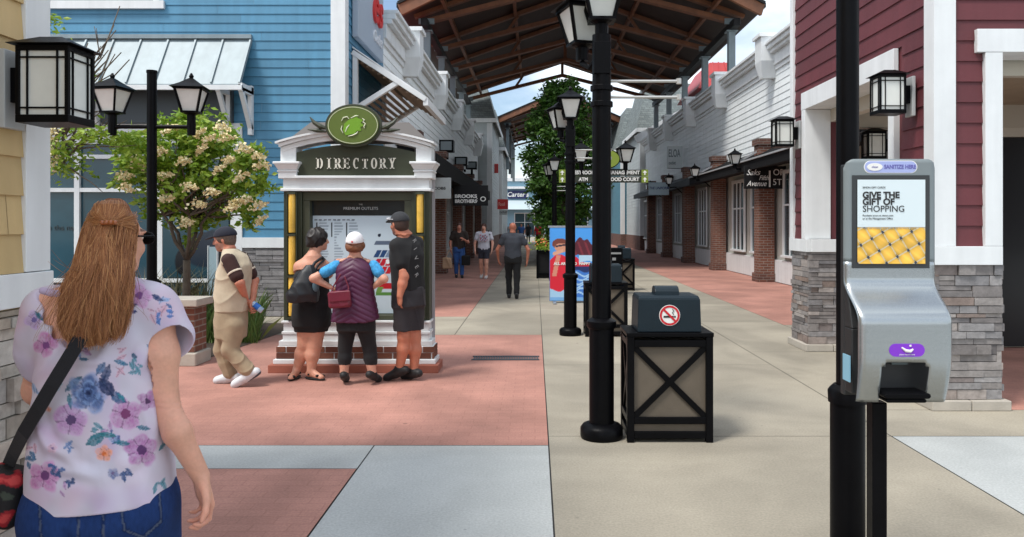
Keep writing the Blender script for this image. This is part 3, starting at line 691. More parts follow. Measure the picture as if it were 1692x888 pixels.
# ---------------------------------------------------------------- litter bins
bin_pan = mat('bin_panel', (.115, .093, .068), .7, var=.15, vs=5, bump=.15, bs=150)
bin_lid = mat('bin_lid', (.008, .017, .024), .42, var=.15, vs=5, bump=.05, spec=.25)
def litter_bin(label, x, y, decal=True, sc=1.):
    t = thing('litter_bin', label, 'litter bin', (0, 0, 0), group='black framed litter bins in the street')
    w, d, h, p = .315, .22, .775, .052
    b = MB()
    for sx in (-1, 1):
        for sy in (-1, 1): b.box(*sorted((sx*w, sx*(w-p))), *sorted((sy*d, sy*(d-p))), .0, h)
    for z in (.03, .135, h-.075):
        for sy in (-1, 1): b.box(-w+p, w-p, *sorted((sy*(d-.004), sy*(d-.045))), z, z+.05)
        for sx in (-1, 1): b.box(*sorted((sx*(w-.004), sx*(w-.045))), -d+p, d-p, z, z+.05)
    b.box(-w-.004, w+.004, -d-.004, d+.004, h, h+.03)
    b.build('frame', black, t, bevel=.004)
    MB().box(-w+.03, w-.03, -d+.03, d-.03, .04, h-.03).build('panel', bin_pan, t)
    b = MB()
    for s in (-1, 1):
        b.bar((-w+p, -d+.02, .185 if s > 0 else h-.075), (w-p, -d+.02, h-.075 if s > 0 else .185), .042, .018 if s > 0 else .014, (0, 1, 0))
        b.bar((-w+.02, -d+p, .185 if s > 0 else h-.075), (-w+.02, d-p, h-.075 if s > 0 else .185), .018 if s > 0 else .014, .04, (0, 1, 0))
    b.build('cross_brace', black, t)
    MB().loft4((-.235, .235, -.19, .19), (-.228, .228, -.18, .18), h+.031, h+.275).loft4((-.228, .228, -.178, .178), (-.218, .218, -.15, .15), h+.276, h+.296).build('lid', bin_lid, t, bevel=.006)
    b = MB(); n = 10; q = [(-.09*math.cos(math.pi*i/n), h+.285+.075*math.sin(math.pi*i/n)**.6) for i in range(n+1)]
    b.prism([(y_, z_) for y_, z_ in q], -.09, .09, 'x'); b.build('hood', bin_lid, t, bevel=.004)
    if decal:
        dc = MB().prism(oval(36, .077, .077, 0, h+.155), -.1925, -.189).build('no_smoking_sticker', letter_w, t)
        b = MB(); n = 36
        for i in range(n):
            a0, a1 = 2*math.pi*i/n, 2*math.pi*(i+1)/n
            f = lambda r, a: (r*math.cos(a), -.195, h+.155+r*math.sin(a))
            b.quad(f(.073, a0), f(.073, a1), f(.058, a1), f(.058, a0))
        b.bar((-.044, -.1955, h+.199), (.044, -.1955, h+.111), .015, .0015, (0, 1, 0)); b.build('red_ring', mat('sticker_red', (.55, .01, .02), .4), dc)
        b = MB().box(-.045, .03, -.1945, -.1935, h+.138, h+.152).box(.033, .044, -.1945, -.1935, h+.138, h+.152).tube([(.03, -.194, h+.16), (.02, -.194, h+.175), (.032, -.194, h+.188), (.02, -.194, h+.2)], .003, 6)
        b.build('cigarette', letter_b, dc)
    t.location = (x, y, 0); return t
lb = litter_bin('nearest black framed bin with tan panels and a no smoking sticker on its lid', .99, 5.84)
l2 = litter_bin('black framed bin half hidden behind the nearest lamp post', 1.015, 11.12, False); l2.scale = (.96,)*3
dup(l2, (2.1, 18.7, 0), 0, 'dark framed bin farther back, right of the middle lamp posts')
# news racks behind the second bin
t = thing('news_rack', 'dark low rack with pale slots behind the second bin', 'rack', (1.75, 17.6, 0))
MB().box(1.38, 2.0, 17.5, 17.9, .12, 1.06).build('case', black, t, world=True, bevel=.01)
b = MB()
for x in (1.42, 1.74):
    for z in (.22, .58): b.box(x, x+.24, 17.48, 17.498, z, z+.04).box(x+.02, x+.1, 17.48, 17.498, z+.2, z+.26)
b.box(1.42, 1.96, 17.48, 17.498, .92, .96); b.build('slot', mat('slot_grey', (.35, .36, .36), .5), t, world=True)
b = MB()
for x in (1.4, 1.95):
    for y in (17.53, 17.84): b.box(x, x+.05, y, y+.05, 0, .12)
b.build('foot', black, t, world=True)

# ---------------------------------------------------------------- banner stand
BL = at(644, 260, 15.6); BR = at(696.5, 195, 15.6)
def bannerpic(s, t):
    c = np.zeros(s.shape+(3,)); c[:] = lin((70, 150, 225)); c *= (0.75+.45*t)[..., None]
    def m(mask, col): c[mask] = lin(col)
    wob = .02*np.sin(s*17+t*9)
    def el(x, y, a, b, rgb): m(((s-x)/a)**2+((t-y)/b)**2+wob*3 < 1, rgb)
    m((t < .64-.25*np.abs(s-.28)+wob) & (t > .12) & (s < .62+.1*t), (214, 28, 52))
    m((t < .62-.3*(s-.5)+wob) & (s > .45) & (t > .45), (210, 30, 55))
    m((s > .52) & (t < .44+wob), (60, 120, 205)); m((s > .5) & (t < .47) & (t > .40+wob), (28, 45, 100))
    for k in range(6): m((s > .58) & (np.abs(t-.36+.055*k-.03*np.sin(s*14+k)) < .012) & (t > .06), (165, 205, 240))
    el(.24, .77, .20, .075, (120, 62, 50)); el(.27, .72, .17, .06, (212, 150, 122)); m((np.abs(t-.745-.1*(s-.2)) < .012) & (s > .12) & (s < .42), (40, 40, 60))
    m((t > .62) & (t < .70) & (s > .06) & (s < .30) & (np.abs(t-.66-.2*(s-.2)) < .025), (222, 165, 138))
    m((np.abs(s-.10-.35*(t-.35)) < .05) & (t > .33) & (t < .62), (215, 140, 118))
    m((t > .60+.03*np.sin(13*s)) & (t < .86-.35*np.abs(s-.72)+.02*np.sin(31*s)) & (s > .50), (88, 28, 44)); m((np.sin(40*s+25*t) > .6) & (t > .62) & (t < .82-.3*np.abs(s-.72)) & (s > .54), (128, 44, 58))
    m((s > .66) & (t > .52+.02*np.sin(9*s)) & (t < .62), (182, 216, 240)); m((t < .14+wob) & (s < .5), (165, 205, 235)); m((t < .05), (120, 175, 225))
    return c
bt = thing('banner_stand', 'tall red and blue advertising banner standing in the walkway', 'banner', ((BL.x+BR.x)/2, 15.6, 0))
w, h = BR.x-BL.x, BR.z-BL.z
bp = MB().box(BL.x, BR.x, 15.6, 15.63, .04, BR.z).build('panel', mat('banner_back', (.1, .2, .45), .5), bt, world=True)
o = picture('banner_print', w-.02, BR.z-.06, 70, 120, bannerpic, paint, bp, ((BL.x+BR.x)/2, 15.596, BR.z/2+.02)); o.location = Vector(((BL.x+BR.x)/2, 15.596, BR.z/2+.02))-bt.location
text('ALL AROUND  HAPPY', .075, ((BL.x+BR.x)/2, 15.59, BR.z*.515), letter_w, bt, bold=.003)
b = MB().bar((BL.x-.03, 15.61, BR.z), (BR.x+.03, 15.61, BR.z), .04)
for x in (BL.x+.1, BR.x-.1): b.bar((x, 15.3, .02), (x, 16.0, .02), .06, .03); b.bar((x, 15.65, .02), (x, 15.65, BR.z), .025)
b.build('frame', mat('banner_frame', (.35, .38, .42), .4, .5), bt, world=True)

# ---------------------------------------------------------------- directory kiosk
KC, KY = at(413.5, 0, 8.25).x, 8.25
kt = thing('directory_kiosk', 'directory kiosk with white cornice, green oval emblem and framed map', 'kiosk', (KC, KY, 0))
def kb(name, m, fn, bevel=.006, parent=kt, smooth=False):
    b = MB(); fn(b); b.v = [(x, y, z) for x, y, z in b.v]; return b.build(name, m, parent, bevel=bevel, smooth=smooth)
brk = mat('kiosk_base_red', (.33, .105, .066), .8, var=.15, vs=4, bump=.2)
kb('base_slab', brk, lambda b: b.box(-.915, .915, 0, 1.0, 0, .085))
kb('base_step', white, lambda b: b.box(-.88, .88, .06, .95, .086, .135))
def kbr(b):
    for r in range(2):
        x = -.86-.1*r
        while x < .86: x1 = min(x+.205, .86); b.box(max(x, -.86)+.002, x1-.004, .10, .3, .138+r*.068, .2+r*.068); x += .212
        for sx in (-.86, .66):
            y = .3
            while y < .9: b.box(sx+.002, sx+.2, y+.002, y+.2, .138+r*.068, .2+r*.068); y += .208
kb('brick_course', ramp_mat('kiosk_brick', [(.17, .06, .035), (.10, .036, .025), (.21, .085, .05), (.14, .05, .035)], .85, bump=.4, bs=60), kbr, .003)
def base(b):
    b.box(-.85, .85, .11, .92, .13, .272).box(-.835, .835, .115, .9, .272, .33).box(-.80, .80, .14, .88, .33, .40).box(-.81, .81, .13, .885, .40, .43).box(-.795, .795, .15, .88, .43, .52).box(-.815, .815, .13, .885, .52, .545)
kb('white_base', white, base)
body = kb('cabinet', green_dk, lambda b: [b.box(-.80, -.60, .17, .80, .546, 1.96), b.box(.60, .80, .17, .80, .546, 1.96), b.box(-.60, .60, .30, .80, .546, 1.96)])
def tubes(b, s):
    for k in range(3):
        z = .60+k*.455; b.lathe([(.038, z), (.040, z+.02), (.040, z+.40), (.038, z+.425)], (s*.70, .155, 0), n=16)
for s in (-1, 1):
    b = MB(); tubes(b, s); p = b.build('light_column', gold, kt, smooth='auto')
    b = MB()
    for k in range(4): b.box(s*.70-.045, s*.70+.045, .11, .168, .575+k*.455-.012, .575+k*.455+.012)
    b.box(s*.70-.056, s*.70-.045, .13, .168, .56, 1.95).box(s*.70+.045, s*.70+.056, .13, .168, .56, 1.95); b.build('column_clip', green_dk, p)
kb('map_frame', mat('olive_frame', (.055, .06, .035), .5), lambda b: [b.box(-.60, .60, .20, .30, 1.86, 1.955), b.box(-.60, .60, .20, .30, .55, .60), b.box(-.60, -.52, .20, .30, .60, 1.86), b.box(.52, .60, .20, .30, .60, 1.86)])
kb('map_header', mat('header_dark', (.012, .018, .022), .2), lambda b: b.box(-.52, .52, .285, .299, 1.70, 1.86), 0)
text('PREMIUM OUTLETS', .045, (KC+.02, KY+.283, 1.775), mat('header_letters', (.45, .47, .47), .5), kt, ext=.001)
text('THE', .025, (KC+.02, KY+.283, 1.82), mat('header_letters', (.45, .47, .47), .5), kt, ext=.001)
def mappic(s, t):
    c = np.zeros(s.shape+(3,)); c[:] = lin((196, 212, 222))
    def m(mask, col): c[mask] = lin(col)
    rows_ = ((t*70).astype(int) % 2 == 0) & (t > .45) & (t < .95)
    nz = (np.sin(np.floor(t*70)*12.9)*.5+.5)
    for k in range(3):
        x0 = .04+k*.16; m(rows_ & (s > x0+.03) & (s < x0+.05+.08*nz), (150, 165, 178)); m((s > x0) & (s < x0+.012) & (t > .84-.06*k) & (t < .93), (40, 45, 52))
    m((t > .95) & (s < .45) & (((s*60).astype(int) % 3) > 0) & (t < .965), (110, 120, 130))
    def para(x, y, w, h, sh, col): m((np.abs((s-sh*(t-y))-x) < w) & (np.abs(t-y) < h), col)
    for i in range(4):
        for j in range(3):
            para(.70+i*.062, .44+j*.085, .026, .037, .55, [(196, 44, 52), (190, 40, 55), (44, 74, 118)][j] if (i+j) % 4 else (120, 140, 165))
    para(.77, .72, .1, .022, .6, (92, 105, 125)); para(.80, .28, .08, .03, .5, (188, 42, 50)); para(.80, .20, .12, .018, .4, (92, 140, 72)); para(.72, .24, .03, .03, .4, (112, 150, 80)); para(.9, .3, .02, .05, .4, (92, 140, 72))
    m(((s-.81)**2+(t-.53)**2) < .0006, (235, 240, 242)); m(((s-.72)**2+(t-.8)**2) < .0003, (30, 40, 60))
    return c
picture('map_panel', 1.03, 1.09, 150, 150, mappic, paint_mat('map_print', .25, .5), kt, (KC, KY+.292, 1.152))
MB().box(-.52, .52, .288, .2905+.0005, .601, .61).build('map_ledge', green_dk, kt)
def ent(b):
    b.box(-.82, .82, .12, .84, 1.962, 1.995).box(-.80, .80, .15, .82, 1.995, 2.10).box(-.66, .66, .10, .86, 2.10, 2.13)
    for s in (-1, 1):
        x = s*.74
        b.box(x-.10, x+.10, .11, .86, 2.10, 2.17); b.box(x-.11, x+.11, .10, .87, 2.17, 2.19); b.loft4((x-.10, x+.10, .11, .86), (x-.135, x+.135, .07, .90), 2.19, 2.255); b.box(x-.145, x+.145, .06, .91, 2.255, 2.282)
        b.box(x-.085, x+.085, .14, .84, 2.282, 2.44)
kb('entablature', white, ent)
n = 24
def arc(xh, z0, zt): 
    Rr = (xh*xh+(zt-z0)**2)/(2*(zt-z0)); cz = zt-Rr
    return [(x, cz+math.sqrt(Rr*Rr-x*x)) for x in [xh-2*xh*i/n for i in range(n+1)]]
lo = arc(.66, 2.385, 2.475)
kb('name_board', green_dk, lambda b: b.prism([(-.66, 2.13), (.66, 2.13)]+lo, .155, .80), 0)
def pedi(b):
    for (xh, z0, zt, d, th) in ((.80, 2.395, 2.53, .13, .05), (.83, 2.442, 2.58, .09, .035), (.86, 2.475, 2.612, .06, .022)):
        up = arc(xh, z0+th, zt+th); dn = arc(xh, z0, zt)
        for i in range(n): 
            a, c, e, g = dn[i], dn[i+1], up[i+1], up[i]
            b.prism([a, c, e, g], d, .86)
kb('arched_cornice', white, pedi, 0)
# slab-serif lettering built from strokes
def serif_word(word, cx, y, zc, hh, sp, m, parent):
    b = MB(); st, th = .021, .009; w0 = .062; x = cx-sp*len(word)/2+sp/2
    def rect(x0, x1, z0, z1): b.box(x0, x1, y-.008, y, zc-hh/2+z0*hh, zc-hh/2+z1*hh)
    def arc_(ax, az, rx, rz, a0, a1, t=.019, k=14):
        for i in range(k):
            q0, q1 = a0+(a1-a0)*i/k, a0+(a1-a0)*(i+1)/k; P = lambda r, a: (ax+(rx-(t if r else 0)*abs(math.cos(a))-(th if r else 0)*abs(math.sin(a))*.9)*math.cos(a) , zc-hh/2+az*hh+((rz*hh)-(t*.6 if r else 0))*math.sin(a))
            b.prism([P(0, q0), P(0, q1), P(1, q1), P(1, q0)], y-.008, y)
    def stem(xs, s=1): rect(xs-st/2, xs+st/2, 0, 1); rect(xs-st/2-.012*s, xs+st/2+.012*s, 0, .08); rect(xs-st/2-.012*s, xs+st/2+.012*s, .92, 1)
    for c in word:
        L_, R_ = x-w0/2, x+w0/2
        if c == 'I': stem(x)
        if c in 'DR': stem(L_+.008)
        if c == 'D': rect(L_, x, 0, .09); rect(L_, x, .91, 1); arc_(x-.006, .5, w0/2+.006, .5, -math.pi/2, math.pi/2)
        if c == 'R':
            rect(L_, x, .45, .54); rect(L_, x, .91, 1); arc_(x-.004, .73, w0/2, .27, -math.pi/2, math.pi/2)
            b.prism([(x-.008, zc-hh/2+.47*hh), (x+.014, zc-hh/2+.47*hh), (R_+.008, zc-hh/2), (R_-.016, zc-hh/2)], y-.008, y); rect(R_-.02, R_+.014, 0, .08)
        if c == 'E': stem(L_+.008); rect(L_, R_, 0, .09); rect(L_, R_-.003, .91, 1); rect(L_, x+.012, .45, .54); rect(R_-.009, R_, 0, .26); rect(R_-.012, R_-.003, .76, 1); rect(x+.008, x+.015, .36, .63)
        if c == 'C': arc_(x+.002, .5, w0/2+.004, .5, .9, 2*math.pi-.9, k=22); rect(R_-.012, R_-.003, .68, .98)
        if c == 'T': stem(x, 1.1); rect(L_, R_, .91, 1); rect(L_, L_+.009, .72, 1); rect(R_-.009, R_, .72, 1)
        if c == 'O': arc_(x, .5, w0/2+.003, .5, 0, 2*math.pi, k=28)
        if c == 'Y':
            rect(x-st/2, x+st/2, 0, .46); rect(x-.024, x+.024, 0, .08)
            b.prism([(L_-.002, zc+hh/2), (L_+.02, zc+hh/2), (x+st/2, zc-hh*.06), (x-st/2, zc-hh*.06)], y-.008, y); b.prism([(R_-.013, zc+hh/2), (R_+.002, zc+hh/2), (x+st/2, zc-hh*.06), (x+.001, zc-hh*.06)], y-.0085, y-.0005)
            rect(L_-.01, L_+.03, .92, 1); rect(R_-.022, R_+.01, .92, 1)
        x += sp
    return b.build('lettering', m, parent)
serif_word('DIRECTORY', .0, .154, 2.267, .118, .0985, mat('sign_ivory', (.72, .70, .60), .5), kt)
ov = kb('emblem', mat('emblem_green', (.10, .145, .025), .45, var=.1), lambda b: b.prism(oval(48, .275, .205, 0, 2.665), .0, .02), 0)
MB().prism(oval(48, .305, .232, 0, 2.665), .021, .065).build('emblem_rim', green_dk, ov, bevel=.004)
def ring(b, rx, rz, w_, y_, n=48):
    for i in range(n):
        a0, a1 = 2*math.pi*i/n, 2*math.pi*(i+1)/n
        b.quad((rx*math.cos(a0), y_, 2.665+rz*math.sin(a0)), (rx*math.cos(a1), y_, 2.665+rz*math.sin(a1)), ((rx-w_)*math.cos(a1), y_, 2.665+(rz-w_)*math.sin(a1)), ((rx-w_)*math.cos(a0), y_, 2.665+(rz-w_)*math.sin(a0)))
b = MB(); ring(b, .268, .198, .007, -.003); b.build('emblem_line', mat('emblem_pale', (.55, .58, .40), .5), ov)
lf = [(-.075, -.125), (-.105, -.07), (-.09, .0), (-.04, .045), (.005, .06), (.04, .10), (.055, .06), (.11, .04), (.085, .01), (.12, -.02), (.08, -.035), (.09, -.075), (.045, -.075), (.02, -.105), (-.03, -.115)]
MB().prism([(x, 2.665+z+.015) for x, z in lf], -.006, -.002).build('emblem_leaf', mat('leaf_bright', (.16, .34, .02), .45), ov)
b = MB()
for pts in ([(-.12, .03), (-.10, .065), (-.06, .075), (-.04, .05)], [(-.115, -.02), (-.125, -.06), (-.105, -.1)], [(-.08, -.09), (-.06, -.04), (-.035, -.01)], [(.10, .06), (.125, .04), (.11, .02), (.135, .0), (.12, -.03), (.125, -.05)], [(-.05, -.135), (.0, -.125), (.04, -.105), (.055, -.085)], [(-.02, .06), (.03, .085), (.06, .085)]):
    b.tube([(x, -.006, 2.68+z) for x, z in pts], [.003]+[.007]*(len(pts)-2)+[.003], 6)
b.build('emblem_highlight', mat('emblem_cream', (.7, .74, .55), .5), ov)
for s in (-1, 1):
    b = MB()
    b.tube([(s*.28, .045, 2.63), (s*.36, .045, 2.655), (s*.43, .045, 2.70), (s*.475, .045, 2.76)], [.012, .03, .022, .004], 8)
    b.tube([(s*.30, .05, 2.60), (s*.40, .05, 2.615), (s*.50, .05, 2.625)], [.01, .022, .006], 8)
    b.build('leaf_scroll', green_dk, ov)
b = MB().add([(-.80, .2, 2.5), (.80, .2, 2.5), (.80, .84, 2.5), (-.80, .84, 2.5), (-.55, .52, 2.74), (.55, .52, 2.74)], [(0,1,5,4),(1,2,5),(2,3,4,5),(3,0,4),(0,3,2,1)]); b.build('roof', mat('kiosk_roof', (.09, .08, .075), .6), kt)
MB().box(.60, .83, .86, 1.0, .14, 2.52).build('back_pier', mat('kiosk_back', (.36, .34, .35), .6), kt)
for o in kt.children_recursive:                        # the kiosk is shallow
    if o.location.length < .001:
        for v_ in o.data.vertices:
            if v_.co.y > .30: v_.co.y = .30+(v_.co.y-.30)*.16

# ---------------------------------------------------------------- red building with open porch, right
rb = thing('red_building', 'dark red lap sided corner building with white trim, stone piers and open porch', 'building', (3.45, 6.63, 0))
X0, X1, Y0_, Y1_ = 3.45, 8.6, 6.63, 10.32
so_ = (7.45, 9.74, 0, 3.06); fo = (4.02, 6.9, 0, 3.06)
siding(MB(), 'x', X0+.02, -1, Y0_, Y1_, 1.41, 7.2, .178, [(so_[0]-.2, so_[1]+.12, 0, 3.28)]).build('siding', red, rb, world=True)
siding(MB(), 'y', Y0_+.02, -1, X0, X1, 1.41, 7.2, .178, [(fo[0]-.15, fo[1]+.15, 0, 3.27)]).build('siding', red, rb, world=True)
w = MB()
w.box(X0+.03, X0+.45, so_[1]+.03, Y1_, 1.22, 3.3).box(X0+.03, 4.0, Y0_+.03, so_[0]-.03, 1.22, 3.3).box(6.95, X1, Y0_+.03, 7.2, 1.22, 3.3)
w.box(X0+.03, X0+.33, Y0_+.03, Y1_, 3.301, 7.2).box(X0+.33, X1, Y0_+.03, Y0_+.33, 3.302, 7.2).box(X0+.33, X1, Y1_-.3, Y1_, 3.3, 7.2)
w.build('wall', red, rb, world=True)
MB().box(X0-.02, X0+.09, Y0_-.025, Y0_+.145, 1.412, 7.2).box(X0+.0899, X0+.17, Y0_-.024, Y0_+.02, 1.413, 7.2).build('corner_board', white, rb, world=True)
MB().box(X0-.02, X0+.02, Y1_-.1, Y1_+.02, 1.412, 7.2).build('corner_board', white, rb, bevel=.004, world=True)
for q in ((X0-.03, 4.02, Y0_-.035, Y0_+.03), (X0-.03, X0+.03, Y0_+.031, 7.24), (X0-.03, X0+.03, 9.68, Y1_+.02), (X0+.031, X0+.62, 9.66, 9.72), (X0+.031, X0+.6, 7.2, 7.26), (6.9, X1, Y0_-.035, Y0_+.03), (6.88, 6.93, Y0_+.031, 7.2)):
    MB().box(*q, 1.25, 1.41).build('band_board', white, rb, bevel=.004, world=True)
b = MB()   # casings round the openings
b.box(X0-.03, X0+.02, so_[0]-.12, so_[1]+.14, 3.06, 3.28).box(X0-.028, X0+.3, so_[0]-.12, so_[0], 1.412, 3.058).box(X0-.028, X0+.3, so_[1], so_[1]+.13, 1.412, 3.058)
b.box(X0+.021, X0+.3, so_[0], so_[1], 3.06, 3.10)
b.box(fo[0]-.22, fo[1]+.2, Y0_-.035, Y0_+.02, 3.08, 3.28).box(fo[0]-.15, fo[0], Y0_-.033, Y0_+.3, 1.412, 3.078).box(fo[1], fo[1]+.15, Y0_-.033, Y0_+.3, 1.412, 3.078).box(fo[0]+.0, fo[1], Y0_+.021, Y0_+.3, 3.08, 3.11)
b.build('opening_casing', white, rb, bevel=.004, world=True)
MB().box(X0+.34, X1, Y0_+.34, Y1_-.31, 3.14, 3.2).build('porch_ceiling', mat('porch_tan', (.34, .27, .19), .6, var=.1), rb, world=True)
b = MB().box(X0+.3, X0+.42, Y0_+.34, Y1_-.31, 2.9, 3.14).box(X0+.43, X1, 9.9, 10.1, 2.85, 3.14).box(4.02, 6.9, Y0_+.35, Y0_+.45, 2.95, 3.139); b.build('porch_beam', mat('porch_cream', (.5, .46, .38), .6), rb, world=True)
b = MB().box(X0+.46, X0+.62, 9.75, 10.3, 1.22, 3.3)
b.build('pier_inner', red, rb, world=True)
def pier(x0, x1, y0, y1):
    b = MB(); ledge(b, 'y', y0+.02, -1, x0, x1, .09, 1.25, .035, .1, .045, .12, .4); ledge(b, 'x', x0+.02, -1, y0, y1, .09, 1.25, .035, .1, .045, .12, .4)
    ledge(b, 'x', x1-.02, 1, y0, y1, .09, 1.25, .04, .1, .045); ledge(b, 'y', y1-.02, 1, x0, x1, .09, 1.25, .04, .1, .045); b.box(x0+.03, x1-.03, y0+.03, y1-.03, .05, 1.249)
    p = b.build('stone_pier', stone, rb, world=True, fix=False)
    b = MB(); xm = (x0+x1)/2; b.box(x0-.05, xm-.003, y0-.06, y1+.05, .0, .088).box(xm+.003, x1+.05, y0-.06, y1+.05, .0, .088)
    o = b.build('plinth', capstone, p, bevel=.008); o.location = -rb.location
pier(3.45, 4.03, 6.63, 7.22); pier(3.45, 4.05, 9.70, 10.30); pier(6.92, 7.5, 6.63, 7.22)
b = MB().box(4.62, X1, 10.0, 10.3, .002, 3.2)
b.build('porch_back_wall', mat('porch_cream', (.5, .46, .38), .6, var=.05), rb, world=True)
p = MB().box(5.78, 6.9, 9.94, 9.99, .02, 2.72).build('door', mat('dark_door', (.012, .013, .015), .3), rb, world=True)
b = MB().box(5.6, 5.77, 9.93, 10.0, .02, 2.95).box(5.77, 6.9, 9.93, 10.0, 2.73, 2.95); o = b.build('door_frame', mat('porch_trim', (.56, .52, .44), .6), p); o.location = -rb.location
b = MB(); ledge(b, 'y', 9.98, -1, 4.9, 5.6, .0, 1.2); b.build('stone_base', stone, rb, world=True, fix=False)

# ---------------------------------------------------------------- sanitizer dispenser
ZD = 3.0
DC = at(1040, 0, ZD).x; dt = thing('sanitizer_dispenser', 'brushed steel hand sanitizer dispenser on a thin black stand with advert panel', 'dispenser', (DC, ZD, 0))
steel = mat('brushed_steel', (.40, .43, .44), .27, metal=.85, var=.06, vs=3, stretch=(1, 1, 40), bump=.02, bs=300)
plas = mat('grey_plastic', (.20, .235, .245), .5, var=.05)
hw, ht, hb = .175, 1.853, .935
# front sheet: profile (depth, height, half width) swept down, with arch cut
prof = []
for i in range(61):
    z = ht-(ht-hb)*i/60
    k = np.clip((1.385-z)/.15, 0, 1); k = k*k*(3-2*k)
    y_ = -.02-.13*k; hwz = .174-.003*k-.008*np.clip((1.10-z)/.2, 0, 1)
    if z < 1.10: y_ += .05*((1.10-z)/.2)**1.6
    prof.append((y_, z, hwz))
nx = 49; vs_, fs_ = [], []
inside = lambda x, z: (abs(x) < .088 and z < 1.094 and (z < 1.05 or (abs(x) < .045 or (abs(x)-.045)**2+(z-1.05)**2 < .0019)))
for (y_, z, hwz) in prof:
    for j in range(nx):
        s = -1+2*j/(nx-1); x = s*hwz
        cz = ht-.03
        zz = z
        if z > ht-.035 and abs(x) > hwz-.035:
            dx = abs(x)-(hwz-.035); lim = ht-.035+math.sqrt(max(.035**2-dx*dx, 0)); zz = min(z, lim)
        vs_.append((x, y_+.02*max(0, abs(s)-.93)/.07*.6, zz))
fs_ = [(i*nx+j, i*nx+j+1, (i+1)*nx+j+1, (i+1)*nx+j) for i in range(60) for j in range(nx-1)
       if not inside((vs_[i*nx+j][0]+vs_[(i+1)*nx+j+1][0])/2+.003, (vs_[i*nx+j][2]+vs_[(i+1)*nx+j][2])/2)]
kcut = 26
for nm_, m_, fl_ in (('front_bezel', plas, [f for f in fs_ if f[0] < kcut*nx]), ('front_cover', steel, [f for f in fs_ if f[0] >= kcut*nx])):
    o = MB().add(vs_, fl_).build(nm_, m_, dt, smooth=True, fix=False); so2 = o.modifiers.new('solid', 'SOLIDIFY'); so2.thickness = .006; so2.offset = -1
MB().box(-.165, .165, .012, .05, .93, 1.835).box(-.164, .164, -.06, .012, .95, 1.20).loft4((-.164, .164, -.06, .012), (-.164, .164, -.01, .012), 1.2, 1.36).build('housing', mat('housing_dark', (.02, .021, .022), .5), dt, bevel=.005)
MB().box(-.183, -.179, -.085, -.02, 1.0, 1.10).build('side_label', mat('side_blue', (.25, .5, .65), .4), dt)
MB().box(-.15, .15, -.0295, -.0265, 1.43, 1.79).build('advert_frame', mat('frame_grey', (.03, .034, .036), .4), dt, bevel=.001)
def adv(s, t):
    c = np.zeros(s.shape+(3,)); c[:] = lin((214, 228, 232))
    lo = t < .435
    u = (s*1.0+t*.75)*4.6; v = (-s*.55+t*1.15)*4.4
    fu, fv = np.abs(u-np.floor(u)-.5), np.abs(v-np.floor(v)-.5)
    base = lin((214, 168, 66))[None, None]*(0.62+.75*np.clip(1-2.6*(fu**2+fv**2), 0, 1))[..., None]
    cell = np.sin(np.floor(u)*5.1+np.floor(v)*3.7)[..., None]; base = base*(1+.16*cell); base = base*np.array([1, 1, 1])+lin((235, 205, 120))*.25*np.clip(np.sin(u*9+v*4), 0, 1)[..., None]*.5
    base[(fu > .455) | (fv > .455)] = lin((200, 190, 160)); base[(fu > .40) & (fv > .40)] = lin((40, 55, 75)); base[(fu > .47) & (fv > .3) & (fv < .38)] = lin((110, 100, 70))
    c[lo] = base[lo]; c[(t > .43) & (t < .44)] = lin((120, 130, 135))
    return c
picture('advert', .262, .325, 130, 160, adv, paint_mat('advert_print', .3, .5), dt, (DC, ZD-.033, 1.61))
xl = DC-.112
for (s, z, size, b_, m_) in (('GIVE THE', 1.712, .034, .0012, letter_b), ('GIFT OF', 1.686, .034, .0012, letter_b), ('SHOPPING', 1.659, .034, .0, letter_b), ('SIMON GIFT CARDS', 1.742, .010, .0, letter_b), ('Purchase yours at simon.com', 1.634, .010, 0, letter_b), ('or at the Management Office', 1.622, .010, 0, letter_b), ('Terms and conditions apply to gift cards see reverse of card', 1.585, .0085, 0, mat('grey_small', (.25, .27, .28), .5))):
    text(s, size, (xl, ZD-.0345, z), m_, dt, ext=.0003, bold=b_, align='LEFT', sx=1.0)
def cap_oval(hw_, r, cz, y0, y1, n=12):
    p = [(hw_+r*math.cos(a), cz+r*math.sin(a)) for a in [-math.pi/2+math.pi*i/n for i in range(n+1)]]+[(-hw_+r*math.cos(a), cz+r*math.sin(a)) for a in [math.pi/2+math.pi*i/n for i in range(n+1)]]
    return MB().prism(p, y0, y1)
p = cap_oval(.078, .022, 1.822, -.0275, -.0225).build('name_plate', mat('plate_lilac', (.36, .42, .72), .4), dt)
cap_oval(.079, .0245, 1.822, -.0265, -.0215).build('plate_rim', letter_w, p)
q = MB().prism(oval(24, .03, .015, -.062, 1.822), -.029, -.0276).build('plate_badge', letter_w, p)
text('SANITIZE HERE', .0215, (DC+.036, ZD-.0282, 1.822), mat('plate_purple', (.13, .12, .40), .5), dt, ext=.0003, bold=.0006, sx=.85)
text('clean', .012, (DC-.062, ZD-.0296, 1.822), mat('plate_purple', (.13, .12, .40), .5), dt, ext=.0003)
p = cap_oval(.042, .024, 1.134, -.1575, -.1465).build('purple_badge', mat('badge_purple', (.21, .03, .56), .4), dt)
b = MB().tube([(-.02, -.159, 1.144), (-.005, -.159, 1.132), (.012, -.159, 1.130), (.022, -.159, 1.138)], [.003, .006, .006, .003], 8).tube([(.012, -.159, 1.148), (.012, -.159, 1.154)], .004, 6)
b.build('hand_mark', letter_w, p)
text('place hand here', .009, (DC, ZD-.1585, 1.118), letter_w, dt, ext=.0003)
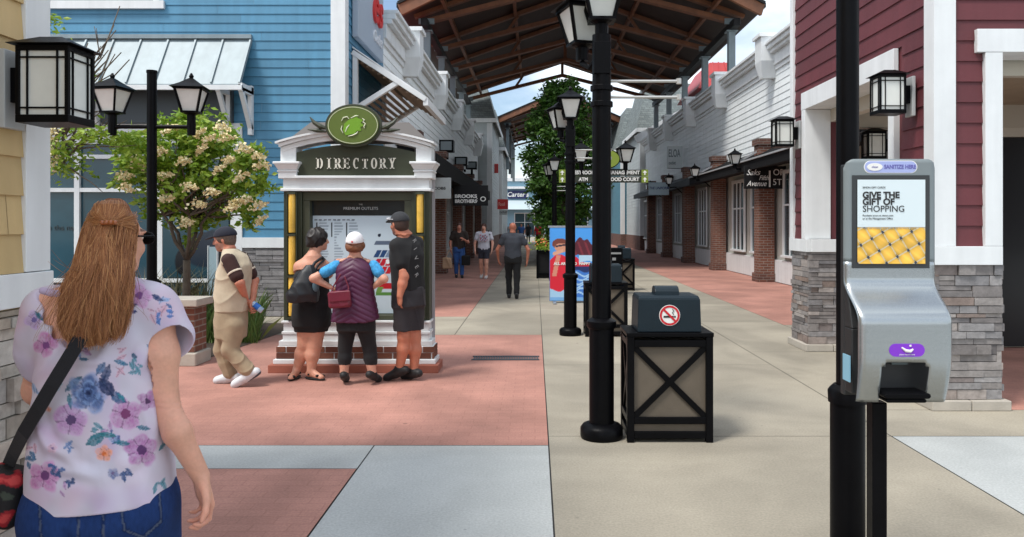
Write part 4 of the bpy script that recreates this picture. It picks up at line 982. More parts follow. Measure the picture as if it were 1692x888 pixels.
# recess, nozzle and tray
MB().box(-.10, .10, -.055, -.05, .945, 1.11).box(-.03, .03, -.10, -.055, 1.07, 1.11).build('recess', mat('recess_grey', (.08, .10, .105), .3, metal=.6), dt)
cap_oval(.076, .010, .965, -.165, -.02).build('drip_tray', black, dt, bevel=.003)
cap_oval(.068, .007, .945, -.155, -.03).build('tray_lip', black, dt, bevel=.003)
MB().box(-.062+.0, -.005, -.01, .05, .012, .905).build('stand', black, dt, bevel=.004)
MB().box(-.23, .16, -.16, .20, 0, .012).build('foot_plate', black, dt, bevel=.003)

# ---------------------------------------------------------------- planters and plants
def leaf_cards(mb, pts, size, aspect=.55, droop=.2):
    for p in pts:
        d = Vector((random.gauss(0, 1), random.gauss(0, 1), random.gauss(-droop, .6))).normalized(); s = Vector((random.gauss(0, 1), random.gauss(0, 1), random.gauss(0, 1)))
        s = (s-d*s.dot(d)).normalized(); n = d.cross(s); L_ = size*random.uniform(.6, 1.3); w_ = L_*aspect*.5; p = Vector(p)
        mb.add([p, p+d*L_*.45+s*w_+n*w_*.25, p+d*L_, p+d*L_*.45-s*w_+n*w_*.25], [(0, 1, 2, 3)])
    return mb
leafm = ramp_mat('bright_leaves', [(.12, .23, .015), (.22, .36, .03), (.33, .46, .06), (.17, .30, .02), (.40, .50, .09)], .5, bump=0, var=.1, spec=.4)
leafdk = ramp_mat('dense_leaves', [(.022, .065, .010), (.05, .125, .016), (.035, .09, .012), (.10, .20, .03)], .5, bump=0, var=.1, spec=.35)
for m_ in (leafm, leafdk):
    t_ = m_.node_tree; b_ = t_.nodes['Principled BSDF']; b_.inputs['Transmission Weight'].default_value = 0; b_.inputs['Subsurface Weight'].default_value = 0
    tr = t_.nodes.new('ShaderNodeBsdfTranslucent'); ms = t_.nodes.new('ShaderNodeMixShader'); ms.inputs[0].default_value = .28
    l_ = t_.links.new; src = b_.inputs['Base Color'].links[0].from_socket; l_(src, tr.inputs[0]); l_(b_.outputs[0], ms.inputs[1]); l_(tr.outputs[0], ms.inputs[2]); l_(ms.outputs[0], t_.nodes['Material Output'].inputs[0])
bark = mat('bark', (.11, .085, .062), .9, var=.3, vs=20, bump=.5, bs=40)
def limb(mb, a, b, r0, r1, wob=.06, n=5):
    a, b = Vector(a), Vector(b); L_ = (b-a).length
    pts = [a.lerp(b, i/n)+Vector((random.uniform(-1, 1), random.uniform(-1, 1), random.uniform(-.3, .3)))*wob*L_*(0 < i < n) for i in range(n+1)]
    mb.tube(pts, [r0+(r1-r0)*i/n for i in range(n+1)], 7); return pts
# brick planter wall
pt = thing('brick_planter', 'low brick planter wall with pale stone cap and foot', 'planter', (-3.9, 8.65, 0))
MB().box(-9, -3.86, 8.70, 9.02, .145, .67).build('wall', brick, pt, world=True)
MB().box(-9, -3.80, 8.63, 9.08, .671, .755).build('cap', capstone, pt, bevel=.01, world=True)
MB().box(-9, -3.82, 8.64, 9.06, 0, .144).build('foot', capstone, pt, bevel=.01, world=True)
tag(MB().quad((-12, 9.03, .006), (-3.9, 9.03, .006), (-3.65, 12.4, .006), (-12, 12.4, .006)).build('soil', mat('soil', (.05, .035, .025), .95, var=.3, vs=6, bump=.6, bs=20)), kind='structure')
# flowering tree
TY = 10.3; C0 = at(219, 0, TY).x
ft = thing('flowering_tree', 'small green tree with cream flower heads in the brick planter', 'tree', (C0, TY, 0))
tb = MB(); tips = []
fork = limb(tb, (C0-.03, TY, 0), (C0, TY, 1.12), .062, .048, .02)[-1]
for k in range(5):
    q = limb(tb, fork, (C0+.30*math.cos(k*1.3)-.02, TY+.22*math.sin(k*1.3), 1.72), .030, .018, .05)
    for j in range(5):
        a = random.uniform(0, 6.28); rr = random.uniform(.35, .95)
        e = (C0+.08+rr*math.cos(a), TY+.7*rr*math.sin(a), random.uniform(1.75, 2.75)); limb(tb, q[-1], e, .016, .005, .08); tips.append(e)
for u, v in ((300, 135), (298, 185), (150, 130), (130, 105), (270, 110), (240, 100)):
    e = at(u, v, TY+random.uniform(-.3, .3)); limb(tb, (C0+.1, TY, 1.7), e, .022, .006, .07); tips.append(tuple(e))
tb.build('trunk', bark, ft, world=True, smooth=True)
cl = []
for (u, v, ru, rv) in ((215, 130, 50, 26), (250, 120, 30, 18), (180, 150, 32, 24), (245, 150, 34, 22), (205, 178, 34, 16), (262, 172, 26, 14), (290, 168, 20, 15), (298, 135, 14, 12), (165, 128, 24, 14), (230, 108, 24, 12), (150, 145, 14, 10), (285, 148, 15, 12), (228, 188, 22, 10), (295, 188, 12, 9)):
    c = at(u, v, TY+random.uniform(-.35, .35)); cl.append((c, ru*TY/F, rv*K*TY/F))
lp = []
for c, rx, rz in cl:
    n_ = int(6800*rx*rz)
    nb = max(3, n_//22)
    subs = [c+Vector((random.gauss(0, .55)*rx, random.gauss(0, .5)*min(rx, .45), random.gauss(0, .55)*rz)) for _ in range(nb)]
    lp += [random.choice(subs)+Vector((random.gauss(0, .055), random.gauss(0, .055), random.gauss(0, .05))) for _ in range(n_)]
leaf_cards(MB(), lp, .10, .55).build('crown', leafm, ft, world=True, fix=False)
flm = ramp_mat('cream_petals', [(.80, .70, .42), (.86, .79, .54), (.76, .62, .32), (.84, .76, .48)], .6, bump=0, var=.08)
for (u, v) in ((146, 152), (187, 129), (192, 152), (236, 131), (213, 139), (257, 147), (232, 117), (285, 127), (281, 154), (303, 133), (307, 142), (232, 175), (258, 108), (288, 174), (301, 178), (306, 192), (270, 179), (217, 192), (245, 124), (262, 118), (277, 176), (150, 160), (200, 112), (222, 160), (246, 165), (190, 172), (268, 140), (160, 138)):
    c = at(u+random.uniform(-2, 2), v, TY-.62+random.uniform(-.1, .1)); q = []
    tilt = random.uniform(-.6, .8); s = random.uniform(.7, 1.15)
    for _ in range(80):
        a = random.random(); r = .085*(1-a*.7)*random.random()**.5; an = random.uniform(0, 6.28)
        q.append(c+s*Vector((a*.19*math.cos(tilt)-.07+r*math.cos(an)*.5, r*math.sin(an), a*.13*math.sin(tilt)+r*math.cos(an)*.9)))
    leaf_cards(MB(), q, .042, .9, 0).build('flower_head', flm, ft, world=True, fix=False)
# second tree at the far left with bare twigs
bt2 = thing('twiggy_tree', 'half bare twiggy tree against the blue wall above the planter', 'tree', (at(38, 0, 9.6).x, 9.6, 0))
tb = MB(); O = Vector(bt2.location); mid = at(48, 128, 9.6); limb(tb, O, mid, .06, .04, .04)
for _ in range(26):
    u = random.uniform(60, 152); v = random.uniform(2, 112); e = at(u, v, 9.6+random.uniform(-.5, .5)); s = mid+Vector((random.uniform(-.05, .3), random.uniform(-.2, .2), random.uniform(-.3, .5)))
    q = limb(tb, s, e, .016, .006, .05)
    for _ in range(3):
        b0 = random.choice(q[1:4]); limb(tb, b0, b0+Vector((random.uniform(-.1, .4), random.uniform(-.2, .2), random.uniform(.0, .4))), .007, .004, .06, 3)
for u, v in ((150, 108), (120, 165), (160, 125)): limb(tb, mid, at(u, v, 9.5), .014, .004, .05)
tb.build('trunk', bark, bt2, world=True, smooth=True)
lp = []
for (u, v, ru, rv, n_) in ((70, 130, 22, 10, 260), (110, 118, 26, 8, 240), (75, 145, 14, 8, 130), (140, 118, 14, 7, 130), (57, 18, 5, 9, 60), (90, 62, 8, 5, 40), (100, 80, 30, 18, 60)):
    c = at(u, v, 9.5); lp += [c+Vector((random.gauss(0, .5)*ru*9.5/F, random.gauss(0, .2), random.gauss(0, .5)*rv*K*9.5/F)) for _ in range(n_)]
leaf_cards(MB(), lp, .085, .45).build('crown', leafm, bt2, world=True, fix=False)
for (u, v) in ((57, 133), (60, 115), (59, 140)):
    c = at(u, v, 9.3); leaf_cards(MB(), [c+Vector((random.gauss(0, .035), random.gauss(0, .05), random.gauss(0, .06))) for _ in range(100)], .034, .9, 0).build('flower_head', flm, bt2, world=True, fix=False)
# grasses by the planter
gb = MB()
for _ in range(2600):
    u = random.uniform(226, 304); y = random.uniform(10.3, 12.4); x = (u-U0)*y/F; hh = random.uniform(.08, .42) if random.random() < .8 else random.uniform(.3, .7)
    if x > -3.75: hh *= .75
    l = Vector((random.gauss(0, .22), random.gauss(0, .22), 1)).normalized(); a = Vector((x, y, 0)); s = Vector((random.uniform(-1, 1), random.uniform(-1, 1), 0)).normalized()*.008
    m1 = a+l*hh*.6; e = a+l*hh+Vector((l.x, l.y, 0))*hh*.5
    gb.add([a-s, a+s, m1+s*.8, e, m1-s*.8], [(0, 1, 2, 3, 4)])
tag(gb.build('grass', ramp_mat('grass_blades', [(.05, .11, .02), (.11, .19, .04), (.16, .2, .06), (.07, .14, .025)], .6, bump=0, var=.1), fix=False), 'green ornamental grass growing beside the brick planter', 'grass', kind='stuff')
for i, (u, n_) in enumerate(((205, 150), (236, 120), (172, 90))):
    gb = MB(); c = at(u, 0, 11.2)
    for _ in range(n_):
        l = Vector((random.gauss(0, .28), random.gauss(0, .28), 1)).normalized(); a = Vector((c.x+random.gauss(0, .06), c.y+random.gauss(0, .06), .006)); hh = random.uniform(.7, 1.35); s = Vector((random.uniform(-1, 1), random.uniform(-1, 1), 0)).normalized()*.006
        m1 = a+l*hh*.6; e = a+l*hh+Vector((l.x, l.y, -.3))*hh*.6; gb.add([a-s, a+s, m1+s, e, m1-s], [(0, 1, 2, 3, 4)])
    tag(gb.build('ornamental_grass', ramp_mat('dry_grass', [(.10, .085, .045), (.19, .165, .09), (.07, .07, .03)], .7, bump=0, var=.1), fix=False), ['dark feathery grass clump behind the flowering tree trunk', 'dark feathery grass clump right of the flowering tree trunk', 'feathery grass clump left of the flowering tree trunk'][i], 'grass clump')
# narrow white sign stand by the window
t = thing('sign_stand', 'slim pale blue sign stand in front of the shop window', 'sign stand', (at(249, 0, 11.9).x, 11.9, 0)); x = t.location.x
MB().box(x-.065, x+.065, 11.9, 11.93, .25, 1.25).build('panel', mat('stand_pale', (.33, .45, .5), .5), t, world=True)
MB().box(x-.075, x-.065, 11.89, 11.94, 0, 1.27).box(x+.065, x+.075, 11.89, 11.94, 0, 1.27).box(x-.1, x+.1, 11.8, 12.05, 0, .02).build('frame', white, t, world=True)
# big street tree behind the lamps
TX, TYY = .95, 27.5
st = thing('street_tree', 'dense dark green pyramidal tree in the middle of the street', 'tree', (TX, TYY, 0))
tb = MB(); limb(tb, (TX, TYY, 0), (TX, TYY, 6.0), .14, .03, .01, 6)
for k in range(34):
    z = 1.5+4.6*k/34; a = k*2.4; r = 1.3*math.sin(math.pi*(z-.9)/5.9)**.6; limb(tb, (TX, TYY, z-.25), (TX+r*math.cos(a), TYY+r*math.sin(a), z+.25), .035, .008, .06)
tb.build('trunk', bark, st, world=True, smooth=True)
lp = []
for k in range(520):
    z = 1.4+5.2*random.random(); rmax = 1.42*max(.02, math.sin(math.pi*min(.97, max(.1, (z-.9)/5.9))))**.6*random.choice((.8, 1, 1, 1.12)); a = random.uniform(0, 6.283); r = rmax*random.random()**.45*random.uniform(.8, 1.12)
    c = Vector((TX+r*math.cos(a), TYY+r*math.sin(a), z+random.gauss(0, .08))); n_ = random.randint(28, 55)
    lp += [c+Vector((random.gauss(0, .14), random.gauss(0, .14), random.gauss(0, .09))) for _ in range(n_)]
leaf_cards(MB(), lp, .16, .55).build('crown', leafdk, st, world=True, fix=False)
pl = thing('street_planter', 'dark cross braced planter box around the street tree', 'planter', (TX, TYY, 0))
b = MB(); r = .62
for sx in (-1, 1):
    for sy in (-1, 1): b.box(TX+sx*r-.05, TX+sx*r+.05, TYY+sy*r-.05, TYY+sy*r+.05, 0, .85)
for z in (.05, .75):
    for s in (-1, 1): b.box(TX-r, TX+r, TYY+s*r-.03, TYY+s*r+.03, z, z+.09).box(TX+s*r-.03, TX+s*r+.03, TYY-r, TYY+r, z, z+.09)
b.build('frame', black, pl, world=True); MB().box(TX-r+.02, TX+r-.02, TYY-r+.02, TYY+r-.02, .02, .80).build('box', blackmt, pl, world=True)
# flower planter boxes down the middle
def flower_box(label, x, y, col):
    t = thing('flower_planter', label, 'planter', (x, y, 0), group='dark flower planters down the street'); w_ = .2
    b = MB()
    for sx in (-1, 1):
        for sy in (-1, 1): b.box(x+sx*w_-.03, x+sx*w_+.03, y+sy*w_-.03, y+sy*w_+.03, 0, .85)
    for z in (.08, .74): b.box(x-w_, x+w_, y-w_-.02, y+w_+.02, z, z+.08)
    b.build('frame', black, t, world=True); MB().box(x-w_+.02, x+w_-.02, y-w_+.02, y+w_-.02, .03, .8).build('box', blackmt, t, world=True)
    leaf_cards(MB(), [(x+random.gauss(0, .16), y+random.gauss(0, .16), .85+abs(random.gauss(0, .16))) for _ in range(320)], .09, .5).build('foliage', leafm, t, world=True, fix=False)
    leaf_cards(MB(), [(x+random.gauss(0, .15), y+random.gauss(0, .15), 1.05+random.gauss(0, .08)) for _ in range(60)], .06, .9).build('bloom', mat('bloom', col, .6), t, world=True, fix=False)
flower_box('dark planter with green leaves and orange blooms left of the banner', .27, 22.9, (.7, .2, .05))
flower_box('farther dark planter with red blooms beyond the walking man', .35, 34, (.6, .03, .05))
flower_box('dark planter with pink blooms at right, beyond the news rack', 2.6, 30, (.6, .15, .2))

# ---------------------------------------------------------------- people: smooth bodies grown from a distance field
def smin(a, b, k):
    h = np.maximum(k-np.abs(a-b), 0)/k
    return np.minimum(a, b)-h*h*k*.25
class SDF:
    def __init__(s): s.ops = []
    def cap(s, a, b, ra, rb=None, k=.025, op='u'):
        a, b = np.array(a, float), np.array(b, float); rb = ra if rb is None else rb; r = max(ra, rb)
        def f(X, Y, Z):
            ba = b-a; L2 = max(ba@ba, 1e-9); px, py, pz = X-a[0], Y-a[1], Z-a[2]
            t = np.clip((px*ba[0]+py*ba[1]+pz*ba[2])/L2, 0, 1)
            return np.sqrt((px-t*ba[0])**2+(py-t*ba[1])**2+(pz-t*ba[2])**2)-(ra+(rb-ra)*t)
        s.ops.append((f, np.minimum(a, b)-r, np.maximum(a, b)+r, k, op)); return s
    def chain(s, pts, rs, k=.025, op='u'):
        for i in range(len(pts)-1): s.cap(pts[i], pts[i+1], rs[i], rs[i+1], k, op)
        return s
    def ell(s, c, r, M=None, k=.025, op='u'):           # M: 3x3, columns are the ellipsoid axes
        c, r = np.array(c, float), np.array(r, float); M = np.eye(3) if M is None else np.array(M, float)
        ext = np.sqrt(((M*r)**2).sum(1))
        def f(X, Y, Z):
            p = [X-c[0], Y-c[1], Z-c[2]]; q = [p[0]*M[0, i]+p[1]*M[1, i]+p[2]*M[2, i] for i in range(3)]
            k0 = np.sqrt(sum((q[i]/r[i])**2 for i in range(3))); k1 = np.sqrt(sum((q[i]/r[i]**2)**2 for i in range(3)))+1e-9
            return k0*(k0-1)/k1
        s.ops.append((f, c-ext, c+ext, k, op)); return s
    def loft(s, secs, yaw=0., k=.03, op='u', e=2.2):    # secs: (x, y, z, rx, ry), rising in z
        A = np.array(sorted(secs, key=lambda q: q[2]), float)
        zz = np.linspace(A[0, 2], A[-1, 2], 60); B = []
        for j in (0, 1, 3, 4):                          # monotone-ish smooth interpolation
            y = np.interp(zz, A[:, 2], A[:, j]); 
            for _ in range(3): y[1:-1] = .25*y[:-2]+.5*y[1:-1]+.25*y[2:]
            B.append(y)
        cx, cy, rx, ry = B; ca, sa = math.cos(yaw), math.sin(yaw); m = max(rx.max(), ry.max())
        def f(X, Y, Z):
            z = Z.ravel(); g = lambda q: np.interp(z, zz, q).reshape(Z.shape)
            dx, dy = X-g(cx), Y-g(cy); a, b = np.abs(dx*ca+dy*sa), np.abs(-dx*sa+dy*ca); RX, RY = g(rx), g(ry)
            q = ((a/RX)**e+(b/RY)**e)**(1/e)
            return np.maximum((q-1)*np.minimum(RX, RY), np.maximum(zz[0]-Z, Z-zz[-1]))
        lo = np.array([cx.min()-m, cy.min()-m, zz[0]]); hi = np.array([cx.max()+m, cy.max()+m, zz[-1]])
        s.ops.append((f, lo, hi, k, op)); return s
    def box(s, c, h, M=None, r=.01, k=.02, op='u'):
        c, h = np.array(c, float), np.array(h, float); M = np.eye(3) if M is None else np.array(M, float); ext = (np.abs(M)*h).sum(1)
        def f(X, Y, Z):
            p = [X-c[0], Y-c[1], Z-c[2]]; q = [np.abs(p[0]*M[0, i]+p[1]*M[1, i]+p[2]*M[2, i])-h[i]+r for i in range(3)]
            return np.sqrt(sum(np.maximum(x, 0)**2 for x in q))+np.minimum(np.maximum(np.maximum(q[0], q[1]), q[2]), 0)-r
        s.ops.append((f, c-ext, c+ext, k, op)); return s
    def cut(s, o, n):                                   # keep the side the normal points away from
        s.ops.append((np.array(o, float), np.array(n, float)/np.linalg.norm(n), None, 0, 'cut')); return s
    def outer(s, V):                                    # distance to the added shapes, and where cuts and hollows take the cloth away
        X, Y, Z = V[:, 0], V[:, 1], V[:, 2]; d = np.full(len(V), 1.); gone = np.zeros(len(V), bool)
        for f, a, b, k, op in s.ops:
            if op == 'cut': gone |= ((V-f)@a) > -.014
            elif op == 's': gone |= f(X, Y, Z) < .006
            else: d = smin(d, f(X, Y, Z), k)
        return d, gone
    def mesh(s, h, smooth=2):
        global LAST
        LAST = s
        add = [o for o in s.ops if o[4] == 'u']
        lo = np.min([o[1] for o in add], 0)-3*h-.02; hi = np.max([o[2] for o in add], 0)+3*h+.02
        n = np.ceil((hi-lo)/h).astype(int)+1
        D = np.full(n, 1.0, np.float32); ax = [lo[i]+h*np.arange(n[i]) for i in range(3)]
        for f, a, b, k, op in s.ops:
            if op == 'cut':
                o, nr = f, a
                D = np.maximum(D, ((ax[0]-o[0])*nr[0])[:, None, None]+((ax[1]-o[1])*nr[1])[None, :, None]+((ax[2]-o[2])*nr[2])[None, None, :]).astype(np.float32); continue
            m = k+2*h+.02; i0 = np.clip(np.floor((a-m-lo)/h).astype(int), 0, n); i1 = np.clip(np.ceil((b+m-lo)/h).astype(int)+1, 0, n)
            if (i1 <= i0).any(): continue
            sl = tuple(slice(i0[i], i1[i]) for i in range(3))
            X, Y, Z = np.meshgrid(ax[0][sl[0]], ax[1][sl[1]], ax[2][sl[2]], indexing='ij')
            d = f(X, Y, Z)
            D[sl] = smin(D[sl], d, k) if op == 'u' else -smin(-D[sl], d, k)
        return nets(D, lo, h, smooth)
def nets(D, lo, h, smooth):
    s = D < 0; n = D.shape
    c = np.zeros([x-1 for x in n], np.int8)
    offs = [(i, j, k) for i in (0, 1) for j in (0, 1) for k in (0, 1)]
    for i, j, k in offs: c += s[i:n[0]-1+i, j:n[1]-1+j, k:n[2]-1+k]
    idx = np.argwhere((c > 0) & (c < 8))
    val = np.stack([D[idx[:, 0]+i, idx[:, 1]+j, idx[:, 2]+k] for i, j, k in offs], 1)
    P = np.zeros((len(idx), 3)); cnt = np.zeros(len(idx)); of = np.array(offs, float)
    for a in range(8):
        for b in range(a+1, 8):
            if np.abs(of[a]-of[b]).sum() != 1: continue
            m = (val[:, a] < 0) != (val[:, b] < 0); t = val[m, a]/(val[m, a]-val[m, b])
            P[m] += of[a]+t[:, None]*(of[b]-of[a]); cnt[m] += 1
    V = lo+h*(idx+P/cnt[:, None])
    I = np.full(c.shape, -1, np.int64); I[tuple(idx.T)] = np.arange(len(idx))
    fs = []
    for ax_ in range(3):
        sa = np.take(s, range(0, n[ax_]-1), ax_); sb = np.take(s, range(1, n[ax_]), ax_)
        e = np.argwhere(sa != sb); u, w = [(1, 2), (2, 0), (0, 1)][ax_]
        e = e[(e[:, u] > 0) & (e[:, w] > 0) & (e[:, u] < n[u]-1) & (e[:, w] < n[w]-1)]
        def g(du, dw): q = e.copy(); q[:, u] += du; q[:, w] += dw; return I[tuple(q.T)]
        q = np.stack([g(-1, -1), g(0, -1), g(0, 0), g(-1, 0)], 1); flip = ~sa[tuple(e.T)]
        q[flip] = q[flip][:, ::-1]; fs.append(q)
    Fc = np.concatenate(fs); Fc = Fc[(Fc >= 0).all(1)]
    E = np.concatenate([Fc[:, [0, 1]], Fc[:, [1, 2]], Fc[:, [2, 3]], Fc[:, [3, 0]]]); N = len(V); deg = np.maximum(np.bincount(E.ravel(), minlength=N), 1)
    for _ in range(smooth):
        A = np.stack([np.bincount(E[:, 0], V[E[:, 1], i], N)+np.bincount(E[:, 1], V[E[:, 0], i], N) for i in range(3)], 1)/deg[:, None]
        V = V*.5+A*.5
    return V, Fc
def vnormals(V, Fc):
    nrm = np.cross(V[Fc[:, 2]]-V[Fc[:, 0]], V[Fc[:, 3]]-V[Fc[:, 1]]); N = np.zeros_like(V)
    for j in range(4):
        for i in range(3): N[:, i] += np.bincount(Fc[:, j], nrm[:, i], len(V))
    return N/np.maximum(np.linalg.norm(N, axis=1, keepdims=True), 1e-9)
def folds(V, Fc, amp, freq=(14, 14, 7), seed=0., bias=None):
    N = vnormals(V, Fc); f = np.array(freq)
    q = V*f+seed; w = np.sin(q[:, 0]*1.3+q[:, 2]*.9+1.7*np.sin(q[:, 2]*.8+q[:, 1]))*.5+np.sin(q[:, 1]*1.7-q[:, 2]*1.4+1.3*np.sin(q[:, 0]*1.1))*.35+np.sin(q[:, 0]*2.9+q[:, 1]*2.3+q[:, 2]*2.1)*.2
    r1 = 1-np.abs(np.sin(q[:, 0]*1.5+q[:, 2]*.55+1.4*np.sin(q[:, 1]*.7+q[:, 0]*.5))); r2 = 1-np.abs(np.sin(q[:, 1]*1.5-q[:, 2]*.75+q[:, 0]*.5+1.5*np.sin(q[:, 2]*.6)))
    g1 = .5+.5*np.sin(q[:, 0]*.5+q[:, 2]*.4+seed); w = .45*np.sign(w)*np.abs(w)**.8+.9*(r1**3*g1+r2**3*(1-g1))-.25
    a = amp if bias is None else amp*bias(V)[:, None]
    return V+N*w[:, None]*a
LAST = None; CUR = {}
NOTUCK = ('shoe', 'shoe_sole', 'sandal', 'hair', 'cap', 'cap_bill', 'cap_badge', 'sunglasses', 'hair_clip', 'top_strap', 'neck_strap', 'sleeve_stripe')
def body_mesh(name, VF, m, parent, col=None):
    V, Fc = VF
    if name == 'body': CUR.clear(); CUR.update(p=parent, V=V, F=Fc)
    elif CUR.get('p') == parent and name not in NOTUCK:      # keep the skin under the cloth
        B = CUR['V']; dd, gone = LAST.outer(B); mk_ = (dd > -.012) & (dd < .012) & ~gone
        if mk_.any():
            Q = B[mk_]; NB = vnormals(B, CUR['F'])[mk_]; ok = LAST.outer(Q+NB*.006)[0] > dd[mk_]+.002; ix = np.where(mk_)[0][~ok]; mk_[ix] = False
        B[mk_] -= vnormals(B, CUR['F'])[mk_]*(dd[mk_]+.012)[:, None]
        CUR['o'].data.vertices.foreach_set('co', (B-np.array(parent.location)).astype(np.float32).ravel()); CUR['o'].data.update()
    q = np.array(parent.location) if parent.parent is None else np.array(parent.parent.location)
    if parent.type != 'EMPTY' and parent.parent is None: q = np.array(parent.location)
    me = bpy.data.meshes.new(name); W = V-q
    me.vertices.add(len(W)); me.vertices.foreach_set('co', W.astype(np.float32).ravel())
    me.loops.add(Fc.size); me.loops.foreach_set('vertex_index', Fc.astype(np.int32).ravel())
    me.polygons.add(len(Fc)); me.polygons.foreach_set('loop_start', (np.arange(len(Fc))*4).astype(np.int32))
    me.update(calc_edges=True); me.validate(); me.materials.append(m); me.shade_smooth()
    if col is not None:
        a = me.color_attributes.new('Col', 'FLOAT_COLOR', 'POINT')
        a.data.foreach_set('color', np.concatenate([col, np.ones((len(col), 1))], 1).astype(np.float32).ravel())
    o = bpy.data.objects.new(name, me); COL.objects.link(o); o.parent = parent
    if name == 'body': CUR['o'] = o
    return o

def skin_mat(name):
    m = paint_mat(name, .5, .4, bump=.08, bs=220); b = m.node_tree.nodes['Principled BSDF']
    b.inputs['Subsurface Weight'].default_value = .12; b.inputs['Subsurface Radius'].default_value = (.012, .005, .003); b.inputs['Subsurface Scale'].default_value = .6
    return m
skin = skin_mat('skin')
def cloth(name, rgb, rough=.85, var=.12, vs=12, **k): return mat(name, tuple(lin(rgb)) if max(rgb) > 1.01 else rgb, rough, var=var, vs=vs, bump=k.pop('bump', .12), bs=k.pop('bs', 400), sheen=.05, **k)
def frame3(f, up=(0, 0, 1)):        # columns: lateral (person's right), forward, up
    f = np.array(f, float); f /= np.linalg.norm(f); up = np.array(up, float); l = np.cross(f, up); l /= np.linalg.norm(l); u = np.cross(l, f)
    return np.stack([l, f, u], 1)
def add_head(s, c, M, sc=1., k=.012):
    P = lambda x, y, z: c+M@(np.array([x, y, z])*sc)
    s.ell(P(0, -.008, .022), np.array([.074, .094, .088])*sc, M, .02)
    s.ell(P(0, .030, -.045), np.array([.056, .062, .066])*sc, M, .035)
    s.ell(P(0, .068, -.092), np.array([.024, .020, .018])*sc, M, .03)             # chin
    s.cap(P(0, .092, .012), P(0, .108, -.030), .009*sc, .014*sc, .014)              # nose
    for x in (-1, 1):
        s.ell(P(x*.013, .100, -.034), np.array([.009]*3)*sc, M, .008)
        s.ell(P(x*.032, .080, .030), np.array([.024, .014, .008])*sc, M, .014)     # brow
        s.ell(P(x*.034, .066, -.028), np.array([.024, .022, .020])*sc, M, .02)     # cheek
        s.ell(P(x*.031, .100, .010), np.array([.015, .014, .010])*sc, M, .012, 's')
        s.ell(P(x*.031, .078, .010), np.array([.014, .012, .012])*sc, M, .004)     # eye ball
        s.ell(P(x*.077, -.008, -.005), np.array([.008, .018, .031])*sc, M, .008)   # ear
    s.ell(P(0, .088, -.060), np.array([.024, .011, .006])*sc, M, .006); s.ell(P(0, .086, -.071), np.array([.020, .011, .006])*sc, M, .006)
def paint_skin(V, c, M, tone, sc=1., beard=None, brow=(60, 42, 34)):
    t = lin(tone); col = np.tile(t, (len(V), 1)); q = ((V-c)@M)/sc
    def m(mask, rgb, a=1.): col[mask] = col[mask]*(1-a)+lin(rgb)*a
    near = (np.linalg.norm(q, axis=1) < .16)
    blot = .06*np.sin(V[:, 0]*37+V[:, 2]*23)*np.sin(V[:, 1]*31+V[:, 2]*17); col *= (1+blot)[:, None]
    if len(V) < 200000:
        n1 = np.array([mnoise.noise(Vector(p*34)) for p in V]); n2 = np.array([mnoise.noise(Vector(p*130)) for p in V])
        col *= (1+.10*n1+.07*n2)[:, None]; red_ = np.clip(n1*1.2, 0, 1)[:, None]*.25; col = col*(1-red_)+col*np.array([1.0, .78, .74])*red_
    for x in (-1, 1):
        e = near & (((q[:, 0]-x*.031)/.016)**2+((q[:, 2]-.010)/.0075)**2 < 1) & (q[:, 1] > .05); m(e, (225, 215, 205), .8)
        m(near & (((q[:, 0]-x*.031)/.007)**2+((q[:, 2]-.010)/.007)**2 < 1) & (q[:, 1] > .05), (45, 32, 26))
        m(near & (np.abs(q[:, 0]-x*.032) < .022) & (np.abs(q[:, 2]-.034-.1*(.02-np.abs(q[:, 0]*x-.03))) < .0045) & (q[:, 1] > .05), brow, .85)
    m(near & ((q[:, 0]/.025)**2+((q[:, 2]+.0655)/.0115)**2 < 1) & (q[:, 1] > .06), (168, 84, 78), .7)
    m(near & (np.abs(q[:, 2]+.0655) < .0015) & (np.abs(q[:, 0]) < .022) & (q[:, 1] > .06), (90, 40, 38), .8)
    if beard: m(near & (q[:, 2] < -.035) & (q[:, 1] > -.005) & ~((q[:, 0]/.025)**2+((q[:, 2]+.0655)/.0115)**2 < 1), beard, .55)
    return col
def hair_cap(c, M, sc=1., face=.045, low=-.06, puff=.012, k=.01):     # short hair following the skull
    s = SDF(); P = lambda x, y, z: c+M@(np.array([x, y, z])*sc)
    s.ell(P(0, -.012, .026), (np.array([.074, .094, .088])+puff)*sc, M)
    s.ell(P(0, -.045, -.03), np.array([.066, .058, .06])*sc, M, .03)
    s.ell(P(0, .115, -.035), np.array([.085, .085, .092])*sc, M, .012, 's')
    s.cut(P(0, 0, low), M@np.array([0, .35, -1.]))
    return s
def ball_cap(c, M, sc=1., bill=(0, 1), up=.0, hh=.095):
    s = SDF(); P = lambda x, y, z: c+M@(np.array([x, y, z])*sc)
    s.ell(P(0, -.010, .030), np.array([.089, .110, hh])*sc, M)
    s.cut(P(0, 0, .022), M@np.array([0, 0, -1.]))
    f = np.array([0, bill[1], 0.])
    s2 = SDF(); s2.ell(P(0, .105*bill[1], .030+up), np.array([.072, .085, .010])*sc, M@np.array(Matrix.Rotation(-.22*bill[1], 3, 'X')), .01)
    s2.ell(P(0, .0, .03), np.array([.086, .105, .088])*sc, M, .01, 's'); s2.ell(P(0, .11*bill[1], .02), np.array([.066, .08, .008])*sc, M@np.array(Matrix.Rotation(-.22*bill[1], 3, 'X')), .006, 's')
    return s, s2
